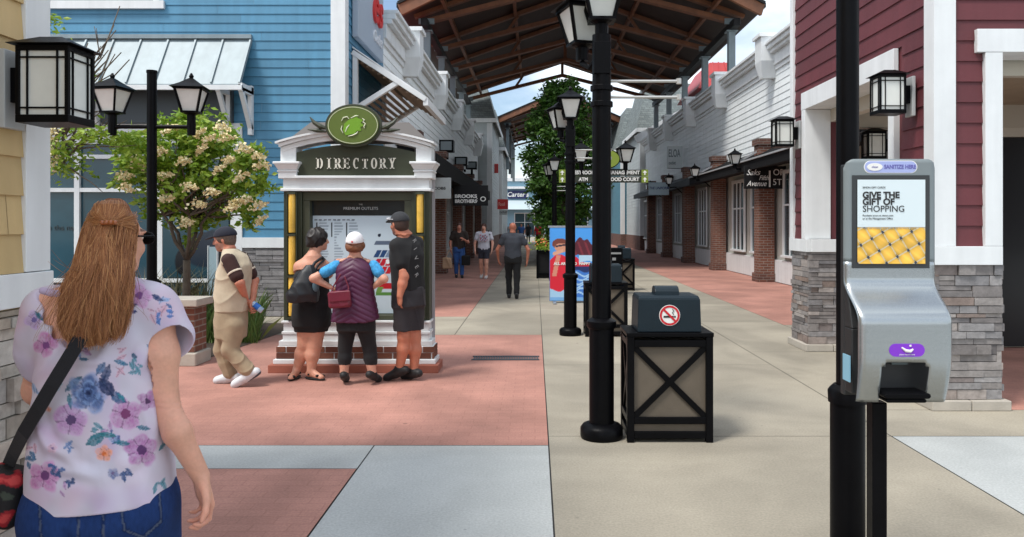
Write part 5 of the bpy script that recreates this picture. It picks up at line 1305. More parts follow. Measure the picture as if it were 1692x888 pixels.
def add_hand(s, w, f, n, side, curl=.5, sc=1., spread=.0, thumb=.6, k=.005):   # w wrist, f finger direction, n palm normal, side: +1 thumb toward f x n
    w, f, n = [np.array(q, float) for q in (w, f, n)]; f /= np.linalg.norm(f); n -= f*(n@f); n /= np.linalg.norm(n); t = np.cross(f, n)*side
    offs = [.030, .010, -.010, -.028]; lens = [(.040, .025, .018), (.045, .028, .019), (.041, .026, .018), (.032, .019, .016)]
    rad = [.0092, .0095, .009, .0078]
    for o, ls, r in zip(offs, lens, rad):
        kn = w+(f*(.092-.012*abs(o-.01)/.03)+t*o)*sc
        s.cap(w+(f*.01+t*o*.6)*sc, kn, .0135*sc, .0115*sc, .014)
        p = kn; a = curl*.45; d0 = f+t*(o*spread*8)
        for j, L_ in enumerate(ls):
            d = d0*math.cos(a)+n*math.sin(a); d /= np.linalg.norm(d); q = p+d*L_*sc; s.cap(p, q, (r-.0008*j)*sc, (r-.0008*(j+1))*sc, k); p = q; a += curl*(1.0 if j == 0 else .8)
    s.ell(w+(f*.05+n*.006)*sc, np.array([.036, .046, .017])*sc, np.stack([t, f, n], 1), .012)
    p = w+(f*.026+t*.026+n*.004)*sc; d = f*.72+t*.62+n*thumb*.5
    for L_, r0, r1, b in ((.040, .0145, .011, 0), (.032, .011, .0098, .25), (.026, .0098, .0075, .5)):
        e = d*(1-b*.4)+(n*b-t*b*.5)*.8; e /= np.linalg.norm(e); q = p+e*L_*sc; s.cap(p, q, r0*sc, r1*sc, .006); p = q
def add_foot(s, an, toe, sc=1., k=.02):
    an, toe = np.array(an, float), np.array(toe, float); d = toe-an; d[2] = 0; d /= max(np.linalg.norm(d), 1e-6)
    s.cap(an, toe, .036*sc, .024*sc, k); s.cap(an+np.array([0, 0, -.03])-d*.035, toe, .03*sc, .026*sc, k)
def sole(an, toe, sc=1.):
    s = shoe(an, toe, sc*1.03); d_ = np.array(toe, float)-np.array(an, float); f = d_/np.linalg.norm(d_); M = frame3(f); o_, n_, *_ = s.ops[-1]
    s.ops[-1] = (o_-M[:, 2]*.003, n_, None, 0, 'cut'); s.cut(o_+M[:, 2]*.016*sc, M[:, 2]); return s
def shoe(an, toe, sc=1., h=.006, sole=True, hi=.0):
    s = SDF(); an, toe = np.array(an, float), np.array(toe, float); d = toe-an; L_ = np.linalg.norm(d[:2]); f = d/np.linalg.norm(d)
    M = frame3(f, (0, 0, 1) if abs(f[2]) < .9 else (0, 1, 0))
    heel = an-M[:, 1]*.05*sc-M[:, 2]*.035*sc
    s.cap(heel, toe, .042*sc, .036*sc, .02); s.cap(an+M[:, 2]*(.01+hi), an+M[:, 1]*.05*sc-M[:, 2]*.01, .046*sc, .042*sc, .03); s.ell(toe-M[:, 1]*.03*sc+M[:, 2]*.0, np.array([.046, .07, .034])*sc, M, .02)
    s.cut(heel-M[:, 2]*.036*sc, -M[:, 2]); return s

def person(label, x, y, group=None): return thing('person', label, 'person', (x, y, 0), group=group)
A3 = lambda p: np.array(p, float)
# ================================================================ foreground woman, seen from behind
ZW = 2.2
YW = .28                                              # her back is turned a little across the street
def w(u, v, dy=0.): return np.array(at(u, v, ZW+dy+(u-112)*ZW/F*math.tan(YW)*(abs(u-112) < 95)))
wp = person('woman with long auburn hair and floral top walking away, biggest figure', w(112, 0)[0], ZW)
mu, mv = ZW/F, K*ZW/F
hc = w(133.5, 206, .03); hM = frame3((.30, .95, -.05))
b = SDF(); add_head(b, hc, hM, .87)
b.cap(w(126, 226, .02), w(118, 252, .0), .060, .068, .04)
b.loft([(w(118, 0)[0], ZW+.0, .80, .16, .125), (w(118, 0)[0], ZW, .90, .165, .125), (w(117, 0)[0], ZW, 1.02, .145, .11), (w(117, 0)[0], ZW, 1.2, .15, .108), (w(116, 0)[0], ZW, 1.33, .14, .10), (w(116, 0)[0], ZW, 1.40, .10, .078)], YW, k=.04)
sr, sl_ = w(178, 268, .0), w(59, 268, .02)
b.cap(w(118, 256, 0), sr, .060, .060, .05); b.cap(w(118, 256, 0), sl_, .055, .054, .05)
er, wr_ = w(192, 347, -.02), w(235, 409, .03)
b.chain([sr, w(187, 305, -.015), er], [.056, .051, .040], .025); b.chain([er, w(208, 372, -.005), wr_], [.040, .037, .0255], .02)
el_, wl_ = w(47, 335, .12), w(56, 350, .36)
b.chain([sl_, el_], [.057, .044], .03); b.chain([el_, wl_], [.044, .027], .02)
fd = w(246, 440, .05)-wr_; add_hand(b, wr_, fd, (-.72, -.66, -.15), -1, .95, 1.0, .25, .5, .004)
add_hand(b, wl_, (.1, 1, .1), (.3, 0, -1), 1, .9)
hipc = np.array([w(120, 0)[0], ZW+.01, .84])
legs = []
for s, kx, dy0, dy1 in ((-1, -.02, .04, -.10), (1, .02, .06, .30)):
    hp = hipc+A3([s*.088, s*.025, -.02]); kn = hipc+A3([s*.085+kx, dy0+.03, -.40]); an = A3([kn[0]-s*.015, ZW+dy1, .095 if s > 0 else .10]); to = an+A3([s*.03, .16, -.065]); legs.append((hp, kn, an, to))
    b.chain([hp, kn], [.10, .068], .05); b.chain([kn, kn*.6+an*.4+A3([0, -.02, 0]), an], [.068, .066, .042], .03); add_foot(b, an, to)
V, Fc = b.mesh(.0042, 2)
tone = (214, 160, 136)
col = paint_skin(V, hc, hM, tone, .87)
bt_ = np.clip((V[:, 0]-w(205, 0)[0])/.08, 0, 1)*np.clip((w(0, 425)[2]-V[:, 2])/.06, 0, 1); col = col*(1-bt_[:, None]*.35)+lin((205, 128, 108))*bt_[:, None]*.35
elb = np.exp(-((V-(er+A3([.0, -.045, .0])))**2).sum(1)/.0012); col = col*(1-.22*elb[:, None])+lin((185, 110, 92))*.22*elb[:, None]
for (dz_, am) in ((.000, .0035), (.013, .0028)):        # elbow creases
    q_ = V-er; V = V-vnormals(V, Fc)*(am*np.exp(-((q_[:, 2]-dz_+.15*q_[:, 0])/.0035)**2)*np.exp(-(np.linalg.norm(q_, axis=1)/.06)**4))[:, None]
body_mesh('body', (V, Fc), skin, wp, col)

# floral top
def top_loft(g=0.):
    q = []
    for v, ul, ur, ry in ((425, 29, 203, .172), (400, 30, 200, .168), (370, 34, 192, .160), (335, 39, 184, .152), (305, 40, 178, .145), (285, 40, 176, .136), (266, 46, 172, .118), (252, 66, 158, .088), (247, 84, 146, .07)):
        ul += 13 if v > 280 else 10; ur -= 2; p = w((ul+ur)/2, v); q.append((p[0], ZW+.005, p[2], (ur-ul)/2*mu+g, ry+g))
    return q
t = SDF(); t.loft(top_loft(), YW, k=.03, e=2.3)
t.cap(w(150, 258, 0), w(180, 268, 0), .066, .072, .05); t.cap(w(176, 264, 0), w(197, 290, -.008), .070, .073, .03)
t.cap(w(88, 262, 0), w(58, 268, .02), .060, .062, .05); t.cap(w(58, 267, .02), w(47, 300, .05), .062, .058, .04)
t.cap(w(50, 290, .03), w(47, 314, .075), .057, .052, .04)
a_ = A3(w(197, 290, -.008))-A3(w(176, 264, 0)); a_ /= np.linalg.norm(a_)
t.cap(A3(w(194, 286, -.008)), A3(w(212, 318, -.02)), .0605, .062, .006, 's')     # hollow sleeve
# scooped back neckline
ynb = ZW-.06
t.chain([w(60, 251, -.06), w(69, 264, -.075), w(84, 283, -.10), w(106, 297, -.13)], [.026, .045, .042, .034], .012, 's'); t.chain([w(80, 256, -.06), w(108, 266, -.08), w(128, 262, -.08)], [.056, .062, .055], .012, 's')
for u_, v_, d_, r_ in ((50, 250, -.02, .020), (58, 255, -.025, .026), (68, 262, -.035, .034), (66, 272, -.045, .028), (74, 284, -.055, .024), (82, 268, -.045, .045), (88, 284, -.06, .034), (78, 252, -.02, .034), (98, 270, -.05, .045), (100, 290, -.07, .026)):
    t.cap(w(u_, v_, -.26), w(u_, v_, d_), r_, r_, .008, 's')
t.chain([w(78, 243, -.06), w(118, 240, -.02), w(138, 243, -.05)], [.034, .06, .04], .01, 's')
t.cut(w(100, 421, 0), A3([-.20, .10, -1.0]))
V, Fc = t.mesh(.0031, 2)
zf = lambda V: np.clip((V[:, 2]-.80)/.5, 0, 1)
V = folds(V, Fc, .008, (9, 9, 5), 2.0, lambda V: np.clip((1.33-V[:, 2])/.2, .15, 1))
N = vnormals(V, Fc)
for (a0, b0, wd_, am) in (((40, 300), (80, 268), 5, .006), ((44, 312), (92, 280), 6, .006), ((36, 330), (70, 300), 5, .005), ((50, 400), (120, 410), 5, .007), ((48, 380), (95, 400), 5, .007), ((38, 350), (60, 395), 6, .007), ((165, 320), (172, 295), 5, .006), ((178, 385), (140, 405), 6, .006), ((70, 312), (150, 312), 3, .003), ((172, 330), (186, 380), 5, .006)):
    U_ = V[:, 0]*F/V[:, 1]+U0; W_ = V0+(H-V[:, 2])*F/V[:, 1]/K; ax_, ay_ = a0; bx_, by_ = b0; dx_, dy_ = bx_-ax_, by_-ay_
    tt = np.clip(((U_-ax_)*dx_+(W_-ay_)*dy_)/(dx_*dx_+dy_*dy_), 0, 1); dd = np.hypot(U_-ax_-tt*dx_, W_-ay_-tt*dy_)
    V = V+N*((am*np.exp(-(dd/wd_)**2)-am*.8*np.exp(-((dd-wd_*1.8)/wd_)**2))*np.sin(np.pi*np.clip(tt, .05, .95))*(V[:, 1] < ZW+.03))[:, None]
U_ = V[:, 0]*F/V[:, 1]+U0; W_ = (V0+(H-V[:, 2])*F/V[:, 1]/K)
back = V[:, 1] < ZW+.04+(V[:, 0]-w(112, 0)[0])*math.tan(YW)
base = lin((200, 192, 206)); col = np.tile(base, (len(V), 1))
n1 = np.sin(U_*.11+1.3*np.sin(W_*.07))*np.sin(W_*.09+.8*np.sin(U_*.06)); col *= (1+.10*n1)[:, None]
nzw = np.array([mnoise.noise(Vector((a*.09, b_*.12, c_*14))) for a, b_, c_ in zip(U_, W_, V[:, 1])])
nzf = np.array([mnoise.noise(Vector((a*.30, b_*.40, c_*40))) for a, b_, c_ in zip(U_, W_, V[:, 1])])
for rgb_, ph_, k_ in (((206, 186, 214), 3., .55), ((176, 150, 186), 11., .5), ((206, 172, 190), 23., .5), ((206, 206, 222), 41., .6)):
    q_ = np.clip(np.array([mnoise.noise(Vector((a*.028+ph_, b_*.036, ph_))) for a, b_ in zip(U_, W_)])*1.8, 0, 1)[:, None]*k_; col = col*(1-q_)+lin(rgb_)*q_
def stamp(mask, rgb, a): 
    a = np.clip(np.broadcast_to(a, U_.shape)[mask], 0, 1)[:, None]; col[mask] = col[mask]*(1-a)+lin(rgb)*a
def petal_flower(u, v, r, n, rgb, heart, ph=0., mirror=False):
    dx, dy = U_-u, (W_-v)*K; d = np.hypot(dx, dy)+nzf*1.2; th = np.arctan2(dy, dx)
    edge = r*(.72+.28*np.abs(np.cos(n*th/2+ph)))*(1+.22*nzw)
    vis = (back if not mirror else ~back)
    m = (d < edge) & vis; x = d/np.maximum(edge, .1)
    sf = np.clip((1-x)/.2, 0, 1); stamp(m, rgb, (.5+.4*(1-x)+.35*nzf+.25*nzw)*sf); m2 = m & (x > .78); stamp(m2, tuple(min(255, c*1.12+10) for c in rgb), .4*sf)
    ve = m & (np.abs(np.cos(n*th/2+ph)) < .16) & (x > .25); stamp(ve, tuple(c*.6 for c in rgb), .6)
    st_ = m & (np.abs(np.sin(n*th*2.5)) < .18) & (x > .3) & (x < .8); stamp(st_, tuple(c*.75 for c in rgb), .35)
    m3 = m & (d < r*.26); stamp(m3, heart, .9)
def rose(u, v, r, rgb, dark, mirror=False):
    dx, dy = U_-u, (W_-v)*K; d = np.hypot(dx, dy); th = np.arctan2(dy, dx); vis = back if not mirror else ~back
    m = (d < r*(1+.18*np.cos(5*th+1)+.3*nzw)) & vis; x = d/r
    stamp(m, rgb, .9*np.clip((1.15-x)/.25, 0, 1)); sp = np.sin(x*10+1.5*np.sin(2*th+x*5)+1.1*np.sin(3*th-x*3)+nzw*3); stamp(m & (sp > .25), dark, .85); stamp(m & (sp < -.55) & (x < .85), (196, 206, 226), .75); stamp(m & (x < .2), dark, .9)
def leaf(u, v, L_, ang, rgb, mirror=False, wd=.32):
    dx, dy = U_-u, (W_-v)*K; a = dx*math.cos(ang)+dy*math.sin(ang); b_ = -dx*math.sin(ang)+dy*math.cos(ang); vis = back if not mirror else ~back
    m = (np.abs(a) < L_) & (np.abs(b_+nzf*.8) < L_*wd*(1-(a/L_)**2)) & vis; stamp(m, rgb, .85+.3*nzf); stamp(m & (np.abs(b_) < .5), tuple(c*.6 for c in rgb), .6)
big = ((104, 338, 30), (83, 361, 20), (147, 356, 20), (173, 345, 14), (166, 387, 20), (53, 409, 20), (54, 297, 16), (163, 254, 16), (122, 390, 12), (140, 338, 12), (68, 404, 10))
rs_ = random.Random(5)
for mir in (False, True):
    for _ in range(46):
        u_, v_ = rs_.uniform(36, 196), rs_.uniform(250, 420)
        if any(math.hypot(u_-p[0], (v_-p[1])*K) < p[2]+5 for p in big): continue
        k_ = rs_.random(); rgb_ = rs_.choice(((112, 140, 188), (146, 168, 204), (96, 146, 164), (186, 150, 190), (204, 164, 182), (84, 104, 156)))
        if k_ < .3: petal_flower(u_, v_, rs_.uniform(5, 9), 5, rgb_, (110, 90, 130), rs_.uniform(0, 3), mir)
        else:
            for q in range(rs_.randint(2, 4)): leaf(u_+rs_.gauss(0, 4), v_+rs_.gauss(0, 3), rs_.uniform(3.5, 7.5), rs_.uniform(0, 3.1), rgb_, mir, .38)
    petal_flower(83, 361, 23, 5, (176, 128, 178), (70, 50, 92), .4, mir); petal_flower(147, 356, 22, 4, (178, 118, 168), (110, 40, 90), 1.0, mir); petal_flower(173, 345, 13, 4, (158, 98, 152), (60, 36, 70), 2., mir)
    petal_flower(166, 387, 22, 5, (164, 98, 156), (70, 36, 84), .9, mir); petal_flower(53, 409, 21, 5, (182, 112, 166), (90, 50, 100), .2, mir); petal_flower(54, 297, 16, 4, (182, 108, 168), (110, 60, 120), .5, mir)
    petal_flower(163, 254, 17, 5, (192, 138, 182), (110, 60, 120), .3, mir); petal_flower(40, 275, 12, 4, (176, 150, 198), (100, 90, 150), .3, mir)
    leaf(86, 330, 14, 2.4, (70, 110, 138), mir); leaf(124, 322, 13, -1.2, (44, 66, 104), mir, .4); leaf(138, 342, 12, .5, (62, 92, 130), mir, .5); leaf(82, 345, 10, 1.4, (52, 120, 140), mir)
    [petal_flower(104, 338, r_, n_, c_, (26, 38, 76), p_, mir) for r_, n_, c_, p_ in ((27, 5, (112, 136, 180), .3), (22, 5, (66, 90, 138), .9), (16, 4, (120, 146, 190), .2), (12.5, 4, (44, 62, 110), .8), (8, 3, (96, 122, 172), .1), (5.5, 3, (28, 40, 80), .5))]; leaf(125, 333, 14, .9, (36, 50, 88), mir, .55); leaf(118, 317, 9, -1.0, (80, 112, 150), mir, .5)
    leaf(112, 378, 13, -.5, (36, 112, 128), mir, .5); leaf(126, 374, 11, .15, (48, 124, 136), mir); leaf(143, 381, 10, .1, (52, 120, 142), mir); leaf(168, 368, 9, .2, (56, 116, 140), mir); leaf(142, 342, 7, .8, (52, 132, 150), mir); leaf(142, 312, 9, .3, (60, 118, 150), mir); leaf(46, 272, 8, .9, (52, 110, 130), mir); leaf(157, 306, 4, .6, (52, 90, 120), mir, .6); leaf(98, 309, 6, .1, (70, 110, 140), mir)
    for k in range(6): leaf(66+6*math.cos(k), 404+4*math.sin(k*1.7), 5, k*1.1, (62, 96, 146), mir, .5)
    for k in range(4): leaf(82+3*math.cos(k*2), 424-9+2*math.sin(k*1.7), 4, k*1.7, (58, 84, 130), mir, .5); leaf(147+4*math.cos(k*2), 408+3*math.sin(k*1.7), 5, k*1.3, (64, 92, 140), mir, .5); leaf(35+3*math.cos(k*2), 395+5*math.sin(k*1.7), 5, k*1.3, (62, 110, 150), mir, .5)
    for k in range(7): leaf(190+9*math.cos(k*2.1), 272+5*math.sin(k*1.7), 4.5, k*1.1, (92, 128, 190), mir, .45)
    for k in range(5): leaf(151+4*math.cos(k*2.1), 268+5*math.sin(k*1.7), 6, k*.9, (64, 70, 128), mir, .45)
    leaf(184, 256, 8, .5, (48, 66, 110), mir, .4); leaf(198, 263, 5, .8, (74, 110, 160), mir, .4)
    petal_flower(122, 390, 11, 5, (226, 142, 96), (200, 96, 40), .6, mir); petal_flower(57, 352, 4, 4, (214, 150, 130), (200, 110, 90), .6, mir)
    leaf(190, 384, 7, 2.2, (72, 130, 150), mir)
edge = back & (np.abs(W_-(275-.0*(U_))) < 0); 
body_mesh('floral_top', (V, Fc), paint_mat('floral_cloth', .75, .3, bump=.06, bs=500), wp, col)
s = SDF(); s.chain([w(50, 250, -.050), w(60, 252, -.062), w(76, 253, -.068), w(98, 252, -.070)], [.010, .010, .010, .01], .004)
body_mesh('neck_strap', s.mesh(.0036, 2), cloth('strap_lilac', (188, 172, 200)), wp)
# jeans
j = SDF()
j.loft([(hipc[0], ZW+.01, .69, .178, .16), (hipc[0], ZW, .78, .19, .165), (hipc[0], ZW, .86, .178, .150), (hipc[0], ZW, .94, .165, .13)], YW, k=.04)
for (hp, kn, an, to) in legs:
    j.chain([hp+A3([0, 0, -.03]), kn], [.106, .078], .05); j.chain([kn, kn*.6+an*.4+A3([0, -.02, 0]), an+A3([0, 0, .01])], [.080, .076, .066], .03)
for sx in (-1, 1): j.ell(hipc+A3([sx*.082+.02, -.075+sx*.024, -.06]), (.092, .08, .115), None, .05)
j.cut((0, 0, .10), (0, 0, -1))
V, Fc = j.mesh(.0048, 2); V = folds(V, Fc, .004, (10, 10, 16), 1.0, lambda V: np.clip((.75-V[:, 2])/.3, .2, 1))
qx, qz = (V[:, 0]-hipc[0]), V[:, 2]; crease = np.exp(-(qx/.012)**2)*np.clip((.80-qz)/.05, 0, 1)*(V[:, 1] < ZW); V[:, 1] += .02*crease
dn = lin((30, 54, 102)); nzj = np.array([mnoise.noise(Vector((p[0]*9, p[1]*9, p[2]*5))) for p in V]); nzk = np.array([mnoise.noise(Vector((p[0]*160, p[1]*160, p[2]*60))) for p in V])
col = dn*(1+.30*nzj+.22*nzk)[:, None]; UJ = V[:, 0]*F/V[:, 1]+U0; WJ = V0+(H-V[:, 2])*F/V[:, 1]/K; bk_ = V[:, 1] < ZW+.02+(V[:, 0]-hipc[0])*math.tan(YW)
def seam(a0, b0, wd_, rgb, a):
    dx_, dy_ = b0[0]-a0[0], b0[1]-a0[1]; tt = np.clip(((UJ-a0[0])*dx_+(WJ-a0[1])*dy_)/(dx_*dx_+dy_*dy_), 0, 1); m_ = (np.hypot(UJ-a0[0]-tt*dx_, WJ-a0[1]-tt*dy_) < wd_) & bk_; col[m_] = col[m_]*(1-a)+lin(rgb)*a
for pts_ in (((140, 428), (186, 416), (189, 448), (168, 462), (146, 456), (140, 428)), ((46, 432), (92, 434), (92, 462), (70, 472), (48, 462), (46, 432)), ((121, 420), (120, 520)), ((40, 424), (121, 430)), ((121, 430), (196, 412))):
    for p0_, p1_ in zip(pts_, pts_[1:]): seam(p0_, p1_, 2.2, (18, 34, 70), .7); seam(p0_, p1_, .9, (96, 104, 118), .6)
jo = body_mesh('jeans', (V, Fc), paint_mat('denim', .9, .2, bump=.25, bs=700), wp, col)
b2 = None
for (hp, kn, an, to) in legs: body_mesh('shoe', shoe(an+A3([0, 0, -.01]), to).mesh(.006), cloth('grey_shoe', (90, 92, 96)), wp)
# hair: dark under-volume and thousands of strands
hs = SDF(); secs = []
for v, uc, hw_, ry, dy in ((296, 112, 22, .022, -.135), (288, 112, 32, .030, -.134), (278, 111, 37, .036, -.13), (262, 114, 39, .042, -.12), (245, 117, 41, .050, -.095), (228, 124, 35, .075, -.045), (213, 129, 33.5, .10, -.0), (199, 133.5, 32, .108, .02), (186, 137, 28.5, .098, .03), (176, 138, 21, .07, .035), (171, 138, 10, .03, .04)):
    p = w(uc, v, dy); secs.append((p[0], ZW+dy, p[2], hw_*mu*.70, ry*.86))
hs.loft([q for q in secs if q[2] > w(0, 289, -.13)[2]], YW, k=.01, e=2.0)
hs.ell(hc+hM@A3([0, .115, -.05]), (.07, .07, .10), hM, .02, 's')
V, Fc = hs.mesh(.004, 3)
hairmat = mat('auburn_hair', tuple(lin((112, 66, 38))), .5, spec=.25)
body_mesh('hair', (folds(V, Fc, .0015, (40, 40, 5), 0), Fc), mat('hair_base', tuple(lin((122, 76, 48))), .7, var=.4, vs=30, stretch=(1, 1, .12), spec=.2), wp)
secA = np.array(sorted(secs, key=lambda q: q[2]))
def surf(z, a, off):     # point on the hair volume at height z, angle a (0 = toward the camera)
    g = lambda j: np.interp(z, secA[:, 2], secA[:, j])
    lx, ly = (g(3)*1.04+off)*np.sin(a), -(g(4)+off)*np.cos(a)
    return np.array([g(0)+lx*math.cos(YW)-ly*math.sin(YW), g(1)+lx*math.sin(YW)+ly*math.cos(YW), z])
zc = w(0, 192, -.08)[2]; clip = surf(zc, -.05, .012); clip[0] = w(128.5, 0, -.09)[0]
ztop = w(0, 171.5, .03)[2]; zend = w(0, 293, -.135)[2]
P_ = []; npt = 16
for i in range(13000):
    pts = []
    kind = random.random(); off = random.uniform(-.004, .011)
    if kind < .24:                    # top section swept back into the clip
        a = random.uniform(-1.5, 1.5)+.1; z0 = ztop-.055*random.random()**.8*abs(math.sin(a))-random.random()*.012-.03*(abs(a) > 1)
        p0 = surf(z0, math.pi*.62*math.copysign(1, a) if abs(a) > .9 else a, off) if False else surf(z0, a, off)
        for k in range(npt):
            t_ = k/(npt-1); z = z0+(zc-z0)*t_; aa = a*(1-t_**1.3)+.1*t_; q = surf(z, aa, off+.004); tgt = clip+A3([random.uniform(-1, 1)*.008, 0, random.uniform(-1, 1)*.006]); pts.append(q*(1-t_**3)+tgt*t_**3)
    else:
        if kind < .48: a0 = .10+random.gauss(0, .10); z0 = zc-random.random()*.01; a1 = random.gauss(.05, .45)
        else: a0 = random.uniform(-1.9, 1.75); z0 = random.uniform(w(0, 222, -.05)[2], w(0, 190, 0)[2]) if abs(a0) > .5 else random.uniform(w(0, 215, -.05)[2], zc); a1 = a0*random.uniform(.7, 1.02)
        ze = zend-.012+abs(random.gauss(0, .042))+(.035*random.random() if random.random() < .4 else 0)-.012*(random.random() < .1)+.05*abs(math.sin(a1))**2*random.random()
        ph = random.uniform(0, 6.28); wf = random.uniform(7, 10); wa = random.uniform(.006, .012); lock = math.sin(a1*11+1.3)*1.6+math.sin(a1*23)*.5
        for k in range(npt):
            t_ = k/(npt-1); z = z0+(ze-z0)*t_; aa = a0+(a1-a0)*min(1, t_*1.6)
            q = surf(z, aa, off+.004*math.sin(lock+t_*9)); wv = wa*t_*math.sin(lock*1.4+ph*.18+wf*t_); q = q+A3([wv*1.3, -.4*abs(wv)-.003, 0])+A3([math.sin(ph+t_*5), math.cos(ph*1.7+t_*4), 0])*.0022*t_; pts.append(q)
        if random.random() < .018:
            d_ = A3([random.gauss(-.04, .035), random.gauss(-.015, .02), random.uniform(-.01, .03)])
            for k in range(npt): pts[k] = pts[k]+d_*(k/(npt-1))**2
    P_.append(pts)
for (u0_, v0_, u1_, v1_) in ((110, 232, 62, 222), (106, 240, 56, 224), (100, 236, 60, 214), (150, 176, 168, 190), (118, 176, 104, 186), (160, 232, 166, 250), (158, 222, 170, 242), (92, 262, 70, 258), (84, 280, 66, 292)):       # loose flyaway strands
    P_.append([w(u0_+(u1_-u0_)*k/15, v0_+(v1_-v0_)*k/15+5*math.sin(k/15*3), -.12+.02*math.sin(k)) for k in range(npt)])
hcv = bpy.data.hair_curves.new('hair_strands'); hcv.add_curves([npt]*len(P_))
hcv.attributes['position'].data.foreach_set('vector', (np.array(P_).reshape(-1, 3)-np.array(wp.location)).astype(np.float32).ravel())
ra = hcv.attributes.new('radius', 'FLOAT', 'POINT'); ra.data.foreach_set('value', np.tile(np.linspace(.00065, .00028, npt), len(P_)).astype(np.float32))
hm = bpy.data.materials.new('auburn_strands'); hm.use_nodes = True; t_ = hm.node_tree; pb = t_.nodes['Principled BSDF']; pb.inputs['Roughness'].default_value = .36; pb.inputs['Specular IOR Level'].default_value = .35
hi_ = t_.nodes.new('ShaderNodeHairInfo'); cr_ = t_.nodes.new('ShaderNodeValToRGB'); e_ = cr_.color_ramp.elements
e_[0].color = (*lin((122, 76, 47)), 1); e_[1].color = (*lin((196, 146, 98)), 1); x_ = e_.new(.35); x_.color = (*lin((148, 97, 60)), 1); x_ = e_.new(.75); x_.color = (*lin((168, 114, 72)), 1)
t_.links.new(hi_.outputs['Random'], cr_.inputs[0]); t_.links.new(cr_.outputs[0], pb.inputs['Base Color']); hcv.materials.append(hm)
ho = bpy.data.objects.new('hair_strands', hcv); COL.objects.link(ho); ho.parent = wp
s = SDF(); s.cap(clip+A3([-.018, -.008, 0]), clip+A3([.016, -.008, .002]), .006, .006, .003)
for k in range(4): s.ell(clip+A3([-.018+.012*k, -.013, .002]), (.006, .006, .007), None, .003)
body_mesh('hair_clip', s.mesh(.0025, 1), mat('amber_clip', tuple(lin((150, 82, 40))), .25, coat=.4), wp)
s = SDF(); P = lambda x, y, z: hc+hM@(A3([x, y, z])*.87)
s.cap(P(.083, -.01, .012), P(.080, .09, .014), .003, .004, .003); s.cap(P(-.083, -.01, .012), P(-.080, .09, .014), .003, .004, .003); s.ell(P(.036, .106, .008), (.03, .008, .02), hM, .004); s.ell(P(-.036, .106, .008), (.03, .008, .02), hM, .004); s.cap(P(-.02, .11, .014), P(.02, .11, .014), .003, .003, .003)
body_mesh('sunglasses', s.mesh(.003, 1), black, wp)
# her cross body bag
bgt = thing('shoulder_bag', 'black cross body bag with red flowers at the hip of the woman in floral top', 'bag', tuple(w(8, 420, -.04)))
s = SDF(); s.box(w(6, 426, -.02), (.062, .05, .085), np.array(Matrix.Rotation(.22, 3, 'Y')), .035); V, Fc = s.mesh(.005)
fl = np.array([mnoise.noise(Vector(p*22)) for p in V]); col = np.where((fl > .22)[:, None], lin((150, 22, 34)), lin((18, 18, 22))); col = np.where((fl > .42)[:, None], lin((190, 60, 60)), col); col = np.where((fl < -.42)[:, None], lin((60, 70, 60)), col)
body_mesh('pouch', (V, Fc), paint_mat('bag_print', .7), bgt, col)
stp = [w(108, 272, -.15), w(97, 287, -.166), w(80, 308, -.172), w(60, 332, -.17), w(44, 352, -.155), w(26, 374, -.10), w(14, 392, -.05), w(7, 404, -.0)]
b = MB(); 
for a, c in zip(stp, stp[1:]): b.bar(A3(a), A3(c)+.15*(A3(c)-A3(a)), .034, .004, (.55, .55, .6))
pts = [Vector(p) for p in stp]; b = MB(); vs_ = []
for i, p in enumerate(pts):
    t0 = (pts[min(i+1, len(pts)-1)]-pts[max(i-1, 0)]).normalized(); sd_ = t0.cross(Vector((0, -1, 0))).normalized(); vs_ += [p-sd_*.0185, p+sd_*.0185]
vs_ += [Vector(q)+Vector((0, .004, 0)) for q in vs_]; n_ = len(pts)
fs_ = [(2*i, 2*i+1, 2*i+3, 2*i+2) for i in range(n_-1)]+[(2*n_+2*i, 2*n_+2*i+2, 2*n_+2*i+3, 2*n_+2*i+1) for i in range(n_-1)]+[(2*i, 2*i+2, 2*n_+2*i+2, 2*n_+2*i) for i in range(n_-1)]+[(2*i+1, 2*n_+2*i+1, 2*n_+2*i+3, 2*i+3) for i in range(n_-1)]
b.add(vs_, fs_).build('strap', cloth('bag_strap', (16, 16, 22)), bgt, world=False); 
so_ob = bgt.children[-1]; so_ob.location = -bgt.location

# ================================================================ people at the kiosk
def mk(z):
    def g(u, v, dy=0.): return np.array(at(u, v, z+dy))
    return g
def leg(b, hp, kn, an, toe, r=(.088, .062, .060, .038), k=.03, sc=1.):
    if toe[2] < .13: toe[2] = .030; an[2] = max(an[2], .085)
    b.chain([hp, kn], [r[0], r[1]], .04); m = kn*.62+an*.38; d = an-kn; back = np.cross(np.cross(d, toe-an), d); back = back/max(np.linalg.norm(back), 1e-6)
    b.chain([kn, m-back*.012, an], [r[1]*.95, r[2], r[3]], k); add_foot(b, an, toe, sc)
def torso(b, hip, chest, neck, rw, rc, rh, yaw=0., d=.66, k=.04):   # pelvis, chest, neck points; half widths at waist/chest/hip
    w_ = hip*.55+chest*.45
    b.loft([(*(hip-A3([0, 0, .10])), rh*.85, rh*d), (*hip, rh, rh*d*1.02), (*w_, rw, rw*d), (*chest, rc, rc*d), (*(chest*.35+neck*.65), rc*.82, rc*d*.8), (*neck, .07, .06)], yaw, k)
VX = .0068
